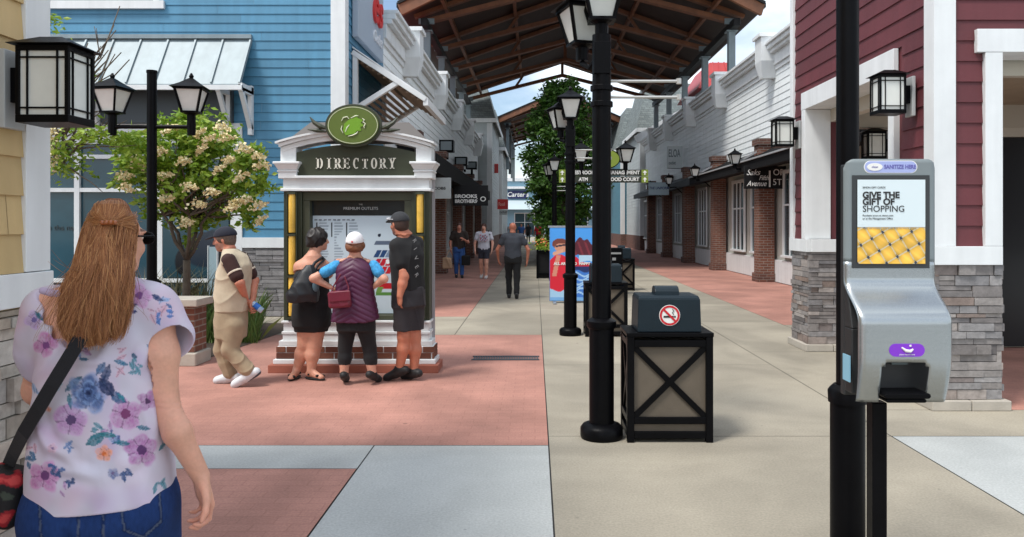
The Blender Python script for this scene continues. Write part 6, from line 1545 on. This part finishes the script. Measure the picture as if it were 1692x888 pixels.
# --- woman in black with the big black bag
z1 = 7.95; g = mk(z1)
p1_ = person('woman in black top and shorts with dark hair, pointing at the kiosk map', g(365, 0)[0], z1)
hc = g(373, 206.5, .03); hM = frame3((.80, .60, .02)); tone = (206, 150, 126)
b = SDF(); add_head(b, hc, hM, .97); nk = g(367, 221); ch = g(365, 236); hp = g(365, 268, .02)
b.cap(hc+A3([-.02, -.01, -.07]), nk, .056, .062, .03); torso(b, hp, ch, nk, .17, .17, .185, .25, .72)
shl, shr = g(351, 229.5, -.02), g(380, 229, .03)
b.cap(nk, shl, .052, .055, .04); b.cap(nk, shr, .052, .055, .04)
eb, wr = g(385, 236, .20), g(396, 224.5, .36); b.chain([shr, eb, wr], [.055, .042, .027], .025); add_hand(b, wr, (.75, .55, .1), (.3, -.2, -1), 1, .35)
eb2, wr2 = g(349, 249, .06), g(355, 262, .20); b.chain([shl, eb2, wr2], [.055, .043, .028], .025); add_hand(b, wr2, (.3, .6, -.7), (.6, 0, -.3), 1, .7)
l1 = (g(358.5, 275), g(357, 296, .02), g(347.5, 319.5, .04), g(341, 323.5, -.10)); l2_ = (g(372, 275), g(369, 297, .0), g(364.5, 320.5, -.02), g(376.5, 325, -.08))
for q in (l1, l2_): leg(b, *q, r=(.105, .07, .070, .040))
V, Fc = b.mesh(VX); body_mesh('body', (V, Fc), skin, p1_, paint_skin(V, hc, hM, tone))
s = SDF(); torso(s, hp, ch, g(366, 229), .182, .176, .195, .25, .74); s.cut(g(366, 229.5, 0), (.0, 0, 1)); s.cut(hp-A3([0, 0, .04]), (0, 0, -1))
s.ell(g(364, 224, -.10), (.085, .10, .085), None, .02, 's')
V, Fc = s.mesh(VX); body_mesh('tank_top', (folds(V, Fc, .006, seed=3), Fc), cloth('black_jersey', (22, 22, 26)), p1_)
s = SDF(); s.chain([g(358, 240, -.115), g(355, 229, -.06), g(356, 226, .0)], [.014]*3, .005); s.chain([g(372, 240, -.10), g(375, 228, -.05), g(374, 224, .02)], [.014]*3, .005); body_mesh('top_strap', s.mesh(VX, 1), cloth('black_jersey', (22, 22, 26)), p1_)
s = SDF(); s.loft([(*(hp-A3([0, 0, .14])), .19, .15), (*(hp-A3([0, 0, .04])), .203, .155), (*(hp+A3([0, 0, .09])), .19, .145)], .25)
for q in (l1, l2_): s.cap(q[0], q[0]*.45+q[1]*.55, .118, .112, .05)
s.cut(g(366, 285), (0, 0, -1)); V, Fc = s.mesh(VX); body_mesh('shorts', (folds(V, Fc, .006), Fc), cloth('black_shorts', (15, 15, 18)), p1_)
s = hair_cap(hc, hM, .97, low=-.085, puff=.024); s.ell(hc+hM@A3([0, -.02, .085]), (.06, .075, .032), hM, .03); s.ell(hc+hM@A3([0, -.095, -.03]), (.045, .035, .045), hM, .03)
V, Fc = s.mesh(.006); body_mesh('hair', (folds(V, Fc, .010, (46, 46, 24)), Fc), mat('dark_hair', (.012, .008, .007), .5, var=.3, vs=40), p1_)
for q in (l1, l2_):
    s = SDF(); d = q[3]-q[2]; d[2] = 0; d /= np.linalg.norm(d); M = frame3(d); c_ = (q[2]+q[3])/2; c_[2] = .014; s.ell(c_-d*.015, (.047, .135, .014), M); s.cap(q[3]+A3([0, 0, .012])-np.cross(d, (0, 0, 1))*.035, q[3]+A3([0, 0, .02])+np.cross(d, (0, 0, 1))*.035-d*.03, .014, .014, .01); s.cap(q[2]+M[:, 0]*.04-A3([0, 0, .03]), q[2]-M[:, 0]*.04-A3([0, 0, .03]), .012, .012, .01)
    body_mesh('sandal', s.mesh(.006, 1), cloth('black_leather', (16, 15, 15)), p1_)
bg_ = thing('tote_bag', 'big slouchy black bag on the back of the woman in black', 'bag', tuple(g(357, 247, -.2)))
s = SDF(); s.loft([(*g(355, 259.5, -.19), .15, .075), (*g(355, 253, -.20), .165, .09), (*g(358, 243, -.19), .13, .08), (*g(361, 233, -.17), .075, .05), (*g(363, 228, -.15), .04, .03)], .25); V, Fc = s.mesh(VX); 
body_mesh('pouch', (folds(V, Fc, .012, (16, 16, 12)), Fc), cloth('black_nylon', (20, 24, 30), .5), bg_)
s = SDF(); s.chain([g(362, 234, -.17), g(369, 226, -.13), g(377.5, 221.5, -.04), g(381, 224, .06)], [.017, .015, .015, .015], .004); s.chain([g(365, 238, -.17), g(373, 228, -.14), g(379.5, 224, -.04)], [.012]*3, .004); body_mesh('strap', s.mesh(VX, 1), cloth('black_nylon', (20, 24, 30), .5), bg_)
s = SDF(); s.ell(g(370, 246, -.24), (.035, .02, .06), None); body_mesh('water_pocket', s.mesh(.006, 1), cloth('teal_grey', (70, 96, 108), .4), bg_)
# --- woman in purple vest and white cap
z2 = 7.68; g = mk(z2)
p2_ = person('woman in plum quilted vest and white cap with hands on her hips', g(418, 0)[0], z2)
hc = g(416.3, 210.5, .0); hM = frame3((.02, .99, .12)); b = SDF(); add_head(b, hc, hM, .97)
nk, ch, hp = g(416, 224), g(416, 238), g(417, 270, .0); b.cap(hc+A3([0, -.01, -.07]), nk, .055, .06, .03); torso(b, hp, ch, nk, .155, .165, .175)
shl, shr = g(394, 229), g(438, 229); b.cap(nk, shl, .05, .052, .04); b.cap(nk, shr, .05, .052, .04)
arms = []
for sh, e, wv, sd in ((shl, g(367.5, 239.5, -.05), g(386, 246.5, .0), 1), (shr, g(450, 240, -.05), g(437, 247, .0), -1)):
    b.chain([sh, e], [.052, .040], .025); b.chain([e, wv], [.041, .027], .02); add_hand(b, wv, (sd*.8, .25, -.35), (-sd*.1, -.1, -1), sd, .6); arms.append((sh, e))
l1 = (g(408, 276), g(404.5, 299, .02), g(403.3, 320.5, .0), g(403.5, 327, -.13)); l2_ = (g(427, 276), g(433, 299, .02), g(436, 320, .0), g(438, 326.5, -.13))
l1 = (*l1[:3], l1[2]+A3([-.015, .13, -.055])); l2_ = (*l2_[:3], l2_[2]+A3([.04, .12, -.055]))
for q in (l1, l2_): leg(b, *q, r=(.095, .062, .060, .040))
V, Fc = b.mesh(VX); body_mesh('body', (V, Fc), skin, p2_, paint_skin(V, hc, hM, (204, 152, 130)))
s = SDF(); s.loft([(*g(416.5, 276, -.01), .235, .155), (*g(416.5, 266, -.01), .215, .152), (*g(416, 252), .185, .14), (*g(416, 240), .183, .135), (*g(416, 230), .182, .115), (*g(416, 225), .13, .08), (*g(416, 222.3), .08, .07)], e=2.5)
s.cut(g(400, 276.5), (-.10, 0, -1)); s.cut(g(432, 276), (.22, 0, -1)); V, Fc = s.mesh(VX); N = vnormals(V, Fc)
zq = V[:, 2]+.55*np.abs(V[:, 0]-g(416, 0)[0])*1.0; V = V+N*(.0065*np.abs(np.sin(zq*math.pi/.052))**.6)[:, None]
vest = mat('plum_vest', tuple(lin((74, 22, 58))), .5, var=.12, vs=12, bump=.1, bs=200); body_mesh('quilted_vest', (V, Fc), vest, p2_)
sm = mat('blue_print_sleeve', tuple(lin((60, 150, 205))), .8, var=.5, vs=40)
for sh, e in arms: s = SDF(); s.cap(sh+(sh-e)*.02, sh*.5+e*.5, .058, .056, .02); body_mesh('sleeve', s.mesh(.006), sm, p2_)
s = SDF(); s.loft([(*g(417, 284), .185, .14), (*g(417, 270), .19, .145), (*g(417, 258), .17, .13)])
for q in (l1, l2_): s.chain([q[0], q[1]], [.102, .070], .03); s.chain([q[1], q[1]*.6+q[2]*.4, q[2]], [.068, .067, .052], .02)
s.cut(g(418, 313.5), (0, 0, -1)); V, Fc = s.mesh(VX); body_mesh('leggings', (folds(V, Fc, .003, (20, 20, 26)), Fc), cloth('black_leggings', (16, 16, 19)), p2_)
s = SDF(); s.ell(hc+A3([0, -.0, -.005]), (.098, .108, .058), hM, .02); s.ell(hc+A3([0, -.02, -.035]), (.085, .085, .045), hM, .03); s.ell(hc+hM@A3([0, .12, -.05]), (.08, .07, .09), hM, .02, 's'); V, Fc = s.mesh(.006); body_mesh('hair', (folds(V, Fc, .005, (60, 60, 40)), Fc), mat('brown_hair', tuple(lin((120, 74, 48))), .5, var=.4, vs=40), p2_)
c1, c2 = ball_cap(hc+A3([0, 0, .004]), hM, 1.0, hh=.100); wc = cloth('white_cotton', (232, 230, 232)); co = body_mesh('cap', c1.mesh(.006), wc, p2_); body_mesh('cap_bill', c2.mesh(.005), wc, p2_)
s = SDF(); s.ell(hc+hM@A3([0, -.120, .045]), (.011, .006, .011), hM); body_mesh('cap_badge', s.mesh(.004, 1), redsign, p2_)
for q in (l1, l2_): body_mesh('shoe', shoe(q[2]+A3([0, 0, -.012]), q[3], .9).mesh(.006), cloth('black_shoe', (18, 18, 20), .6), p2_)
bg_ = thing('small_bag', 'small maroon shoulder bag at the back of the woman in the plum vest', 'bag', tuple(g(398, 257, -.2)))
s = SDF(); s.box(g(398, 257.5, -.185), (.112, .035, .085), np.array(Matrix.Rotation(-.08, 3, 'Y')), .03); V, Fc = s.mesh(.006); lt = mat('maroon_leather', tuple(lin((108, 30, 50))), .45, var=.15, vs=20, bump=.1)
body_mesh('pouch', (folds(V, Fc, .004, (30, 30, 20)), Fc), lt, bg_)
s = SDF(); s.box(g(398, 255, -.222), (.105, .006, .05), np.array(Matrix.Rotation(-.08, 3, 'Y')), .006); body_mesh('flap', s.mesh(.005, 1), lt, bg_)
s = SDF(); s.chain([g(388, 252, -.18), g(391, 246, -.16), g(399, 236, -.155)], [.008]*3, .003); s.chain([g(408, 252, -.18), g(408.5, 247, -.165), g(404, 238, -.155)], [.008]*3, .003); body_mesh('strap', s.mesh(.005, 1), lt, bg_)
# --- man in black tee
z3 = 7.85; g = mk(z3)
p3_ = person('man in black tee, dark shorts and cap studying the kiosk map', g(476, 0)[0], z3)
hc = g(468, 193, .0); hM = frame3((-.72, .70, -.02)); b = SDF(); add_head(b, hc, hM, 1.02); tone = (190, 122, 96)
nk, ch, hp = g(474.5, 204), g(477, 220), g(479, 252); b.cap(hc+A3([.02, -.02, -.06]), nk, .062, .068, .03); torso(b, hp, ch, nk, .15, .165, .15, .55, .70)
shl, shr = g(465, 211, -.07), g(488.5, 209, .10); b.cap(nk, shl, .058, .062, .05); b.cap(nk, shr, .058, .062, .05)
e, wv = g(473.5, 238, -.13), g(468.5, 254.5, -.17); b.chain([shl, e], [.062, .050], .03); b.chain([e, e*.6+wv*.4, wv], [.050, .047, .031], .02); add_hand(b, wv, (-.12, .1, -1), (.6, .6, .1), -1, .75, 1.05)
e2, wv2 = g(489, 240, .17), g(483, 253, .30); b.chain([shr, e2, wv2], [.062, .048, .03], .03); add_hand(b, wv2, (-.4, .3, -.8), (-.5, .5, 0), 1, .7, 1.05)
l1 = (g(473, 262, -.04), g(473, 289, -.03), g(468, 317, .0), g(456, 325.5, -.02)); l2_ = (g(485, 262, .06), g(486, 290, .06), g(485, 318.5, .04), g(470, 325.5, .0))
l1 = (*l1[:3], l1[2]+A3([-.13, .02, -.06])); l2_ = (*l2_[:3], l2_[2]+A3([-.11, .07, -.06]))
for q in (l1, l2_): leg(b, *q, r=(.09, .062, .062, .040))
V, Fc = b.mesh(VX); body_mesh('body', (V, Fc), skin, p3_, paint_skin(V, hc, hM, tone, 1.02, beard=(70, 52, 46)))
s = SDF(); torso(s, hp+A3([0, 0, .0]), ch, nk+A3([0, 0, .0]), .168, .182, .172, .55, .74)
for sh, e_1 in ((shl, e), (shr, e2)): s.cap(nk-A3([0, 0, .02]), sh, .060, .068, .05); s.cap(sh, sh*.42+e_1*.58, .070, .070, .02)
s.cap(nk+A3([-.01, -.01, .015]), nk+A3([-.03, 0, .1]), .072, .072, .008, 's'); s.cut(g(480, 249.5), (0, 0, -1)); V, Fc = s.mesh(VX)
V = folds(V, Fc, .009, (12, 12, 9), 1.); bk = cloth('black_tee', (19, 19, 22)); to = body_mesh('tee_shirt', (V, Fc), bk, p3_)
s = SDF(); s.loft([(*(hp-A3([0, 0, .13])), .17, .14), (*hp, .174, .135), (*(hp+A3([0, 0, .07])), .166, .125)], .55)
for q in (l1, l2_): s.cap(q[0], q[0]*.12+q[1]*.88, .108, .100, .05)
s.cut(g(480, 284), (0, 0, -1)); V, Fc = s.mesh(VX); body_mesh('shorts', (folds(V, Fc, .008, (14, 14, 12)), Fc), cloth('charcoal_shorts', (44, 42, 46)), p3_)
s = hair_cap(hc, hM, 1.02, low=-.075, puff=.008); V, Fc = s.mesh(.006); body_mesh('hair', (V, Fc), mat('dark_brown_hair', tuple(lin((56, 36, 28))), .6, var=.3, vs=50), p3_)
c1, c2 = ball_cap(hc+A3([0, 0, .006]), hM, 1.03, hh=.092); dc_ = cloth('charcoal_cotton', (40, 42, 46)); body_mesh('cap', c1.mesh(.006), dc_, p3_); body_mesh('cap_bill', c2.mesh(.005), dc_, p3_)
s = SDF(); P = lambda x, y, z: hc+hM@A3([x, y, z])
s.ell(P(.045, .112, .055), (.034, .012, .020), hM, .004); s.ell(P(-.045, .112, .055), (.034, .012, .020), hM, .004); s.cap(P(.08, .10, .055), P(.095, -.02, .05), .005, .005, .003); s.cap(P(-.08, .10, .055), P(-.095, -.02, .05), .005, .005, .003); s.cap(P(-.012, .118, .06), P(.012, .118, .06), .005, .005, .003)
body_mesh('sunglasses', s.mesh(.004, 1), mat('white_frames', (.55, .56, .58), .25), p3_)
for i, (c_, q) in enumerate(zip('RIVER', ((491.5, 207), (493, 214), (494.5, 221.5), (495, 229), (495, 236)))):
    pp = g(q[0], q[1], .03); tt_ = text(c_, .062, (0, 0, 0), cloth('worn_print', (150, 150, 150)), to, ext=.001, rot=(90, 60, 42), world=False)
    d2_ = ((V_ := np.array([v.co for v in to.data.vertices]))+np.array(p3_.location)-pp); 
    k_ = np.argmin(np.abs((V_[:, 0]+p3_.location[0])-(pp[0]-.045))+np.abs((V_[:, 2]+0)-pp[2])+(V_[:, 1]+p3_.location[1])*.12); tt_.location = Vector(V_[k_])+Vector((.006, -.012, 0))
for q in (l1, l2_): body_mesh('shoe', shoe(q[2]+A3([0, 0, -.012]), q[3], 1.05).mesh(.006), cloth('black_trainer', (20, 20, 22), .6), p3_)
# --- stooped man in beige walking left
z4 = 7.65; g = mk(z4)
p4_ = person('stooping man in beige jersey, khaki trousers and navy cap walking with hands behind him', g(270, 0)[0], z4)
hc = g(263, 206, .0); hM = frame3((-.97, -.05, -.12)); b = SDF(); add_head(b, hc, hM, 1.0); tone = (196, 128, 104)
nk, ch, hp = g(270, 219), g(276, 232), g(271, 272); b.cap(hc+A3([.035, 0, -.05]), nk, .06, .066, .03)
b.loft([(*g(270, 285), .12, .12), (*hp, .12, .13), (*g(271, 255), .125, .13), (*g(274, 240), .125, .12), (*g(274, 224), .09, .09), (*nk, .06, .06)], .0, .04)
sn, sf = g(268, 224, -.15), g(283, 222, .15); b.cap(nk, sn, .06, .062, .05); b.cap(nk, sf, .06, .062, .05)
e1, w1 = g(281, 243, -.19), g(288.5, 258, -.02); b.chain([sn, e1], [.058, .045], .03); b.chain([e1, w1], [.045, .029], .02); add_hand(b, w1, (.35, .55, -.65), (-.3, -.2, -.8), 1, .7)
e2, w2 = g(298, 241, .18), g(296.5, 257, .03); b.chain([sf, e2], [.058, .045], .03); b.chain([e2, w2], [.045, .029], .02); add_hand(b, w2, (-.1, -.5, -.8), (.6, -.1, -.4), -1, .9)
l1 = (g(268, 280, -.07), g(256, 299, -.08), g(272, 323.5, -.08), g(258, 330.5, -.09)); l2_ = (g(276, 280, .07), g(271, 300, .08), g(290, 318.0, .09), g(276, 331, .09))
l1 = (g(268, 280, .07), g(260, 301, .08), g(270, 325.5, .09), g(255, 330, .09)); l2_ = (g(275, 280, -.07), g(269, 301, -.09), g(292, 319.5, -.09), g(275.5, 331.5, -.10))
for q in (l1, l2_): leg(b, *q, r=(.095, .065, .062, .04))
V, Fc = b.mesh(VX); body_mesh('body', (V, Fc), skin, p4_, paint_skin(V, hc, hM, tone, 1.0, beard=(150, 130, 120)))
s = SDF(); s.loft([(*g(271.5, 268), .158, .17), (*g(272, 255), .168, .172), (*g(273, 240), .168, .168), (*g(276, 228), .158, .16), (*g(274.5, 219.5), .115, .12), (*g(271, 215), .075, .085)], 0, .03)
s.cap(nk, sn, .062, .069, .05); s.cap(nk, sf, .062, .069, .05); s.cut(g(272, 267.5), (0, 0, -1)); s.cap(g(268, 213), g(255, 200), .066, .066, .01, 's'); V, Fc = s.mesh(VX); V = folds(V, Fc, .010, (13, 13, 11), 4.)
bj = cloth('beige_jersey', (190, 176, 152)); body_mesh('jersey', (V, Fc), bj, p4_)
bs_ = cloth('brown_sleeve', (52, 24, 20)); ws = cloth('pale_stripe', (214, 200, 180))
for sh, e_ in ((sn, e1), (sf, e2)):
    s = SDF(); s.cap(sh+A3([0, 0, .0]), sh*.28+e_*.72, .071, .066, .02); sv = body_mesh('sleeve', s.mesh(.006), bs_, p4_)
    s = SDF(); ax_ = (e_-sh)/np.linalg.norm(e_-sh); m_ = sh*.45+e_*.55; s.cap(m_-ax_*.006, m_+ax_*.006, .0725, .0725, .004); s.cut(m_+ax_*.010, ax_); s.cut(m_-ax_*.010, -ax_); body_mesh('sleeve_stripe', s.mesh(.004, 1), ws, p4_)
s = SDF(); s.loft([(*g(270, 290), .15, .155), (*g(270.5, 277), .158, .165), (*g(271.5, 263), .15, .16)])
for q in (l1, l2_): s.chain([q[0], q[1]], [.104, .080], .03); s.chain([q[1], q[1]*.5+q[2]*.5, q[2]+(q[1]-q[2])*.06], [.079, .073, .072], .02)
V, Fc = s.mesh(VX); V = folds(V, Fc, .007, (14, 14, 18), 2., lambda V: np.clip((.8-V[:, 2])/.3, .3, 1)); body_mesh('trousers', (V, Fc), cloth('khaki_cloth', (158, 140, 114)), p4_)
s = hair_cap(hc, hM, 1.0, low=-.07, puff=.012); body_mesh('hair', s.mesh(.006), mat('grey_brown_hair', tuple(lin((96, 80, 70))), .6, var=.4, vs=50), p4_)
c1, c2 = ball_cap(hc+A3([.003, 0, .006]), hM, 1.04, hh=.09); nv = cloth('navy_cotton', (20, 24, 40)); body_mesh('cap', c1.mesh(.006), nv, p4_); body_mesh('cap_bill', c2.mesh(.005), nv, p4_)
wt = cloth('white_trainer', (205, 208, 212), .6)
for q in (l1, l2_):
    ss_ = sole(q[2]+A3([0, 0, -.01]), q[3], 1.08)
    sh_ = shoe(q[2]+A3([0, 0, -.01]), q[3], 1.08); so_ = body_mesh('shoe', sh_.mesh(.006), wt, p4_); q_ = body_mesh('shoe_sole', ss_.mesh(.005, 1), cloth('sole_grey', (70, 74, 84)), p4_)
bo = thing('water_bottle', 'blue and white plastic water bottle held behind the stooping man', 'bottle', tuple(g(298.5, 263, .0)))
MB().tube([(-.05, 0, .045), (-.035, 0, .035), (-.02, 0, .022), (.075, 0, -.05)], [.012, .016, .030, .030], 14).build('bottle_body', mat('bottle_clear', tuple(lin((170, 200, 225))), .15, coat=.5), bo, smooth=True)
MB().tube([(-.0, 0, .009), (.045, 0, -.026)], [.0315, .0315], 14).build('bottle_label', mat('bottle_blue', tuple(lin((40, 110, 200))), .4), bo, smooth='auto')
MB().tube([(-.072, 0, .063), (-.048, 0, .043)], [.014, .014], 12).build('bottle_cap', mat('bottle_cap', tuple(lin((40, 90, 170))), .4), bo, smooth='auto')

# ================================================================ walkers farther down the street (standard figures posed by numbers)
def walker(label, x, y, hgt, yaw, tone, hair, shirt, legs_, leg_len, shoes, stride=.16, arms=(.1, -.1), bend=(.25, .25), vx=.012, girth=1., sleeve=.5, headturn=0., longhair=False, bald=False, out=.07, obj=True, name='person', group=None):
    t = person(label, x, y, group); c, s_ = math.cos(yaw), math.sin(yaw); k = hgt/1.75
    def T(a, f, z): return np.array([x+k*(a*c-f*s_), y+k*(a*s_+f*c), k*z])       # a: person's right, f: forward
    fwd = T(0, 1, 0)-T(0, 0, 0); fwd /= np.linalg.norm(fwd)
    fh = np.array([-math.sin(yaw+headturn), math.cos(yaw+headturn), -.05]); M = frame3(fh); hc = T(0, .02, 1.615)
    b = SDF(); add_head(b, hc, M, k); b.cap(T(0, .0, 1.55), T(0, -.01, 1.45), .056*k, .062*k, .03)
    hip, chest, nk = T(0, 0, .95), T(0, -.01, 1.27), T(0, -.01, 1.46)
    torso(b, hip, chest, nk, .145*girth*k, .165*girth*k, .16*girth*k, yaw, .68)
    arm_ = []
    for sd, ar, be in ((-1, arms[0], bend[0]), (1, arms[1], bend[1])):
        sh = T(sd*.185*girth**.5, -.01, 1.40); e = T(sd*(.20+out)*girth**.5, math.sin(ar)*.29, 1.40-.29*math.cos(ar)); a2 = ar+be; wv = e+(T(sd*(-.02 if be < 1 else -.16), math.sin(a2)*.25, -.25*math.cos(a2))-T(0, 0, 0))
        b.cap(nk, sh, .054*k, .056*k, .04); b.chain([sh, e], [.054*k, .042*k], .03); b.chain([e, wv], [.043*k, .027*k], .02); dd = wv-e; add_hand(b, wv, dd, fwd*.2-(T(sd, 0, 0)-T(0, 0, 0)), 1, .6, k); arm_.append((sh, e))
    lg = []
    for sd, fo_ in ((-1, stride), (1, -stride)):
        hp = T(sd*.09, 0, .92); kn = T(sd*.09, fo_*.55+.04, .50); an = T(sd*.085, fo_, .085 if fo_ > -.05 else .12); toe = an+fwd*.14*k-A3([0, 0, .055*k if fo_ > -.05 else .09*k]); lg.append((hp, kn, an, toe)); leg(b, hp, kn, an, toe, r=(.088*k*girth, .062*k, .06*k, .038*k))
    V, Fc = b.mesh(vx); body_mesh('body', (V, Fc), skin, t, paint_skin(V, hc, M, tone, k))
    s = SDF(); torso(s, T(0, 0, .98), chest, nk, .165*girth*k, .18*girth*k, .178*girth*k, yaw, .72)
    for sh, e in arm_: s.cap(nk-A3([0, 0, .02]), sh, .064*k, .070*k, .04); s.cap(sh, sh*(1-sleeve)+e*sleeve, .072*k, .07*k, .03)
    s.cap(nk+fwd*.03, nk+fwd*.05+A3([0, 0, .1]), .06*k, .06*k, .01, 's'); s.cut(T(0, 0, .90), (0, 0, -1)); V, Fc = s.mesh(vx); body_mesh('shirt', (folds(V, Fc, .008, seed=x), Fc), shirt, t)
    s = SDF(); s.loft([(*T(0, 0, .82), .165*k*girth, .125*k*girth), (*T(0, 0, .93), .17*k*girth, .128*k*girth), (*T(0, 0, 1.02), .155*k*girth, .115*k*girth)], yaw)
    for hp, kn, an, toe in lg:
        s.chain([hp, kn], [.098*k*girth, .076*k], .04); s.chain([kn, an+(kn-an)*.08], [.074*k, .064*k], .03)
    s.cut((0, 0, leg_len*k), (0, 0, -1)); V, Fc = s.mesh(vx); body_mesh('trousers' if leg_len < .3 else 'shorts', (folds(V, Fc, .007, (12, 12, 14)), Fc), legs_, t)
    if not bald:
        s = hair_cap(hc, M, k, low=-.08, puff=.012)
        if longhair: s.ell(hc-fh*.06-A3([0, 0, .10*k]), (.085*k, .05*k, .14*k), M, .03)
        body_mesh('hair', s.mesh(vx), hair, t)
    for hp, kn, an, toe in lg: body_mesh('shoe', shoe(an+A3([0, 0, -.01]), toe, k).mesh(vx), shoes, t)
    return t, T
blk = cloth('black_cloth', (18, 18, 20)); dkh = mat('dark_hair', (.015, .009, .007), .5); brh = mat('mid_brown_hair', tuple(lin((70, 40, 30))), .5)
xm = at(601, 0, 16.5).x
walker('bald man in grey tee and black trousers walking away down the street', xm, 16.5, 1.66, .03, (190, 122, 98), dkh, cloth('grey_tee', (62, 66, 74)), blk, .07, cloth('dark_shoe', (40, 40, 42)), .13, (.10, -.05), (.35, .25), .010, 1.12, .45, bald=True, out=.13)
xm = at(538, 0, 23).x
walker('woman in dark brown top and blue jeans with one arm across her chest', xm, 23, 1.66, math.pi+.15, (196, 132, 110), brh, cloth('brown_top', (44, 34, 28)), cloth('blue_jeans', (48, 88, 150)), .07, cloth('dark_shoe', (40, 40, 42)), .08, (.25, .1), (1.75, .2), .012, 1.08, .55, longhair=True)
t = thing('shopping_bag', 'pale tan shopping bag beside the woman in blue jeans', 'bag', tuple(at(524, 231, 22.8)))
s = SDF(); s.box(t.location+Vector((0, 0, .16)), (.14, .07, .17), None, .04); V, Fc = s.mesh(.012); body_mesh('pouch', (folds(V, Fc, .02, (10, 10, 10)), Fc), cloth('tan_bag', (176, 146, 118)), t)
s = SDF(); q = A3(t.location); s.chain([q+A3([-.06, 0, .3]), q+A3([.05, 0, .52]), q+A3([.15, 0, .62])], [.012]*3, .004); body_mesh('handle', s.mesh(.008, 1), cloth('tan_bag', (176, 146, 118)), t)
t = thing('handbag', 'black handbag at the hip of the woman in blue jeans', 'bag', tuple(at(546, 224, 22.85)))
s = SDF(); s.box(t.location, (.13, .06, .15), None, .04); body_mesh('pouch', s.mesh(.012), blk, t); q = A3(t.location); s = SDF(); s.chain([q+A3([0, 0, .1]), q+A3([-.04, 0, .55])], [.014]*2, .004); body_mesh('strap', s.mesh(.008, 1), blk, t)
xm = at(567, 0, 22.7).x
tw, T = walker('woman in white printed tee and dark shorts walking towards the camera', xm, 22.7, 1.64, math.pi-.05, (214, 160, 138), brh, cloth('white_tee', (196, 196, 206)), cloth('dark_shorts', (46, 48, 60)), .62, cloth('white_shoe', (200, 198, 196)), .10, (.12, .05), (.25, .2), .012, 1.12, .5)
o = picture('tee_print', .24, .2, 24, 20, lambda s, t: np.where(((np.sin(s*23+t*5)*np.sin(t*17) > .15) & (np.hypot(s-.5, t-.5) < .5))[..., None], lin((70, 74, 110)), np.where((np.sin(s*11)*np.sin(t*13+2) > .3)[..., None], lin((190, 90, 110)), lin((196, 196, 206)))), paint, tw, (xm, 22.7-.165, 1.20))
t = thing('shoulder_strap_bag', 'dark slim bag on the shoulder of the woman in white tee', 'bag', (xm+.2, 22.75, 1.0)); q = A3(t.location)
s = SDF(); s.box(q, (.05, .09, .13), None, .03); body_mesh('pouch', s.mesh(.012), blk, t); s = SDF(); s.chain([q, q+A3([-.02, -.12, .3]), q+A3([-.07, -.06, .42])], [.016]*3, .004); body_mesh('strap', s.mesh(.01, 1), blk, t)
for (lab, u, y, col_, yaw) in (('distant figure in red top beside the far flower planter', 631, 50, (190, 30, 40), .2), ('distant figure in blue shirt in front of the end shop', 611, 58, (50, 90, 150), 3.0), ('distant figure in dark clothes under the far canopy', 619, 66, (30, 30, 34), .1), ('distant figure in pale shirt at the far left shopfronts', 598, 62, (170, 160, 160), 2.9)):
    walker(lab, at(u, 0, y).x, y, 1.7, yaw, (190, 130, 105), dkh, cloth('far_top', col_), blk, .07, blk, .1, vx=.025)
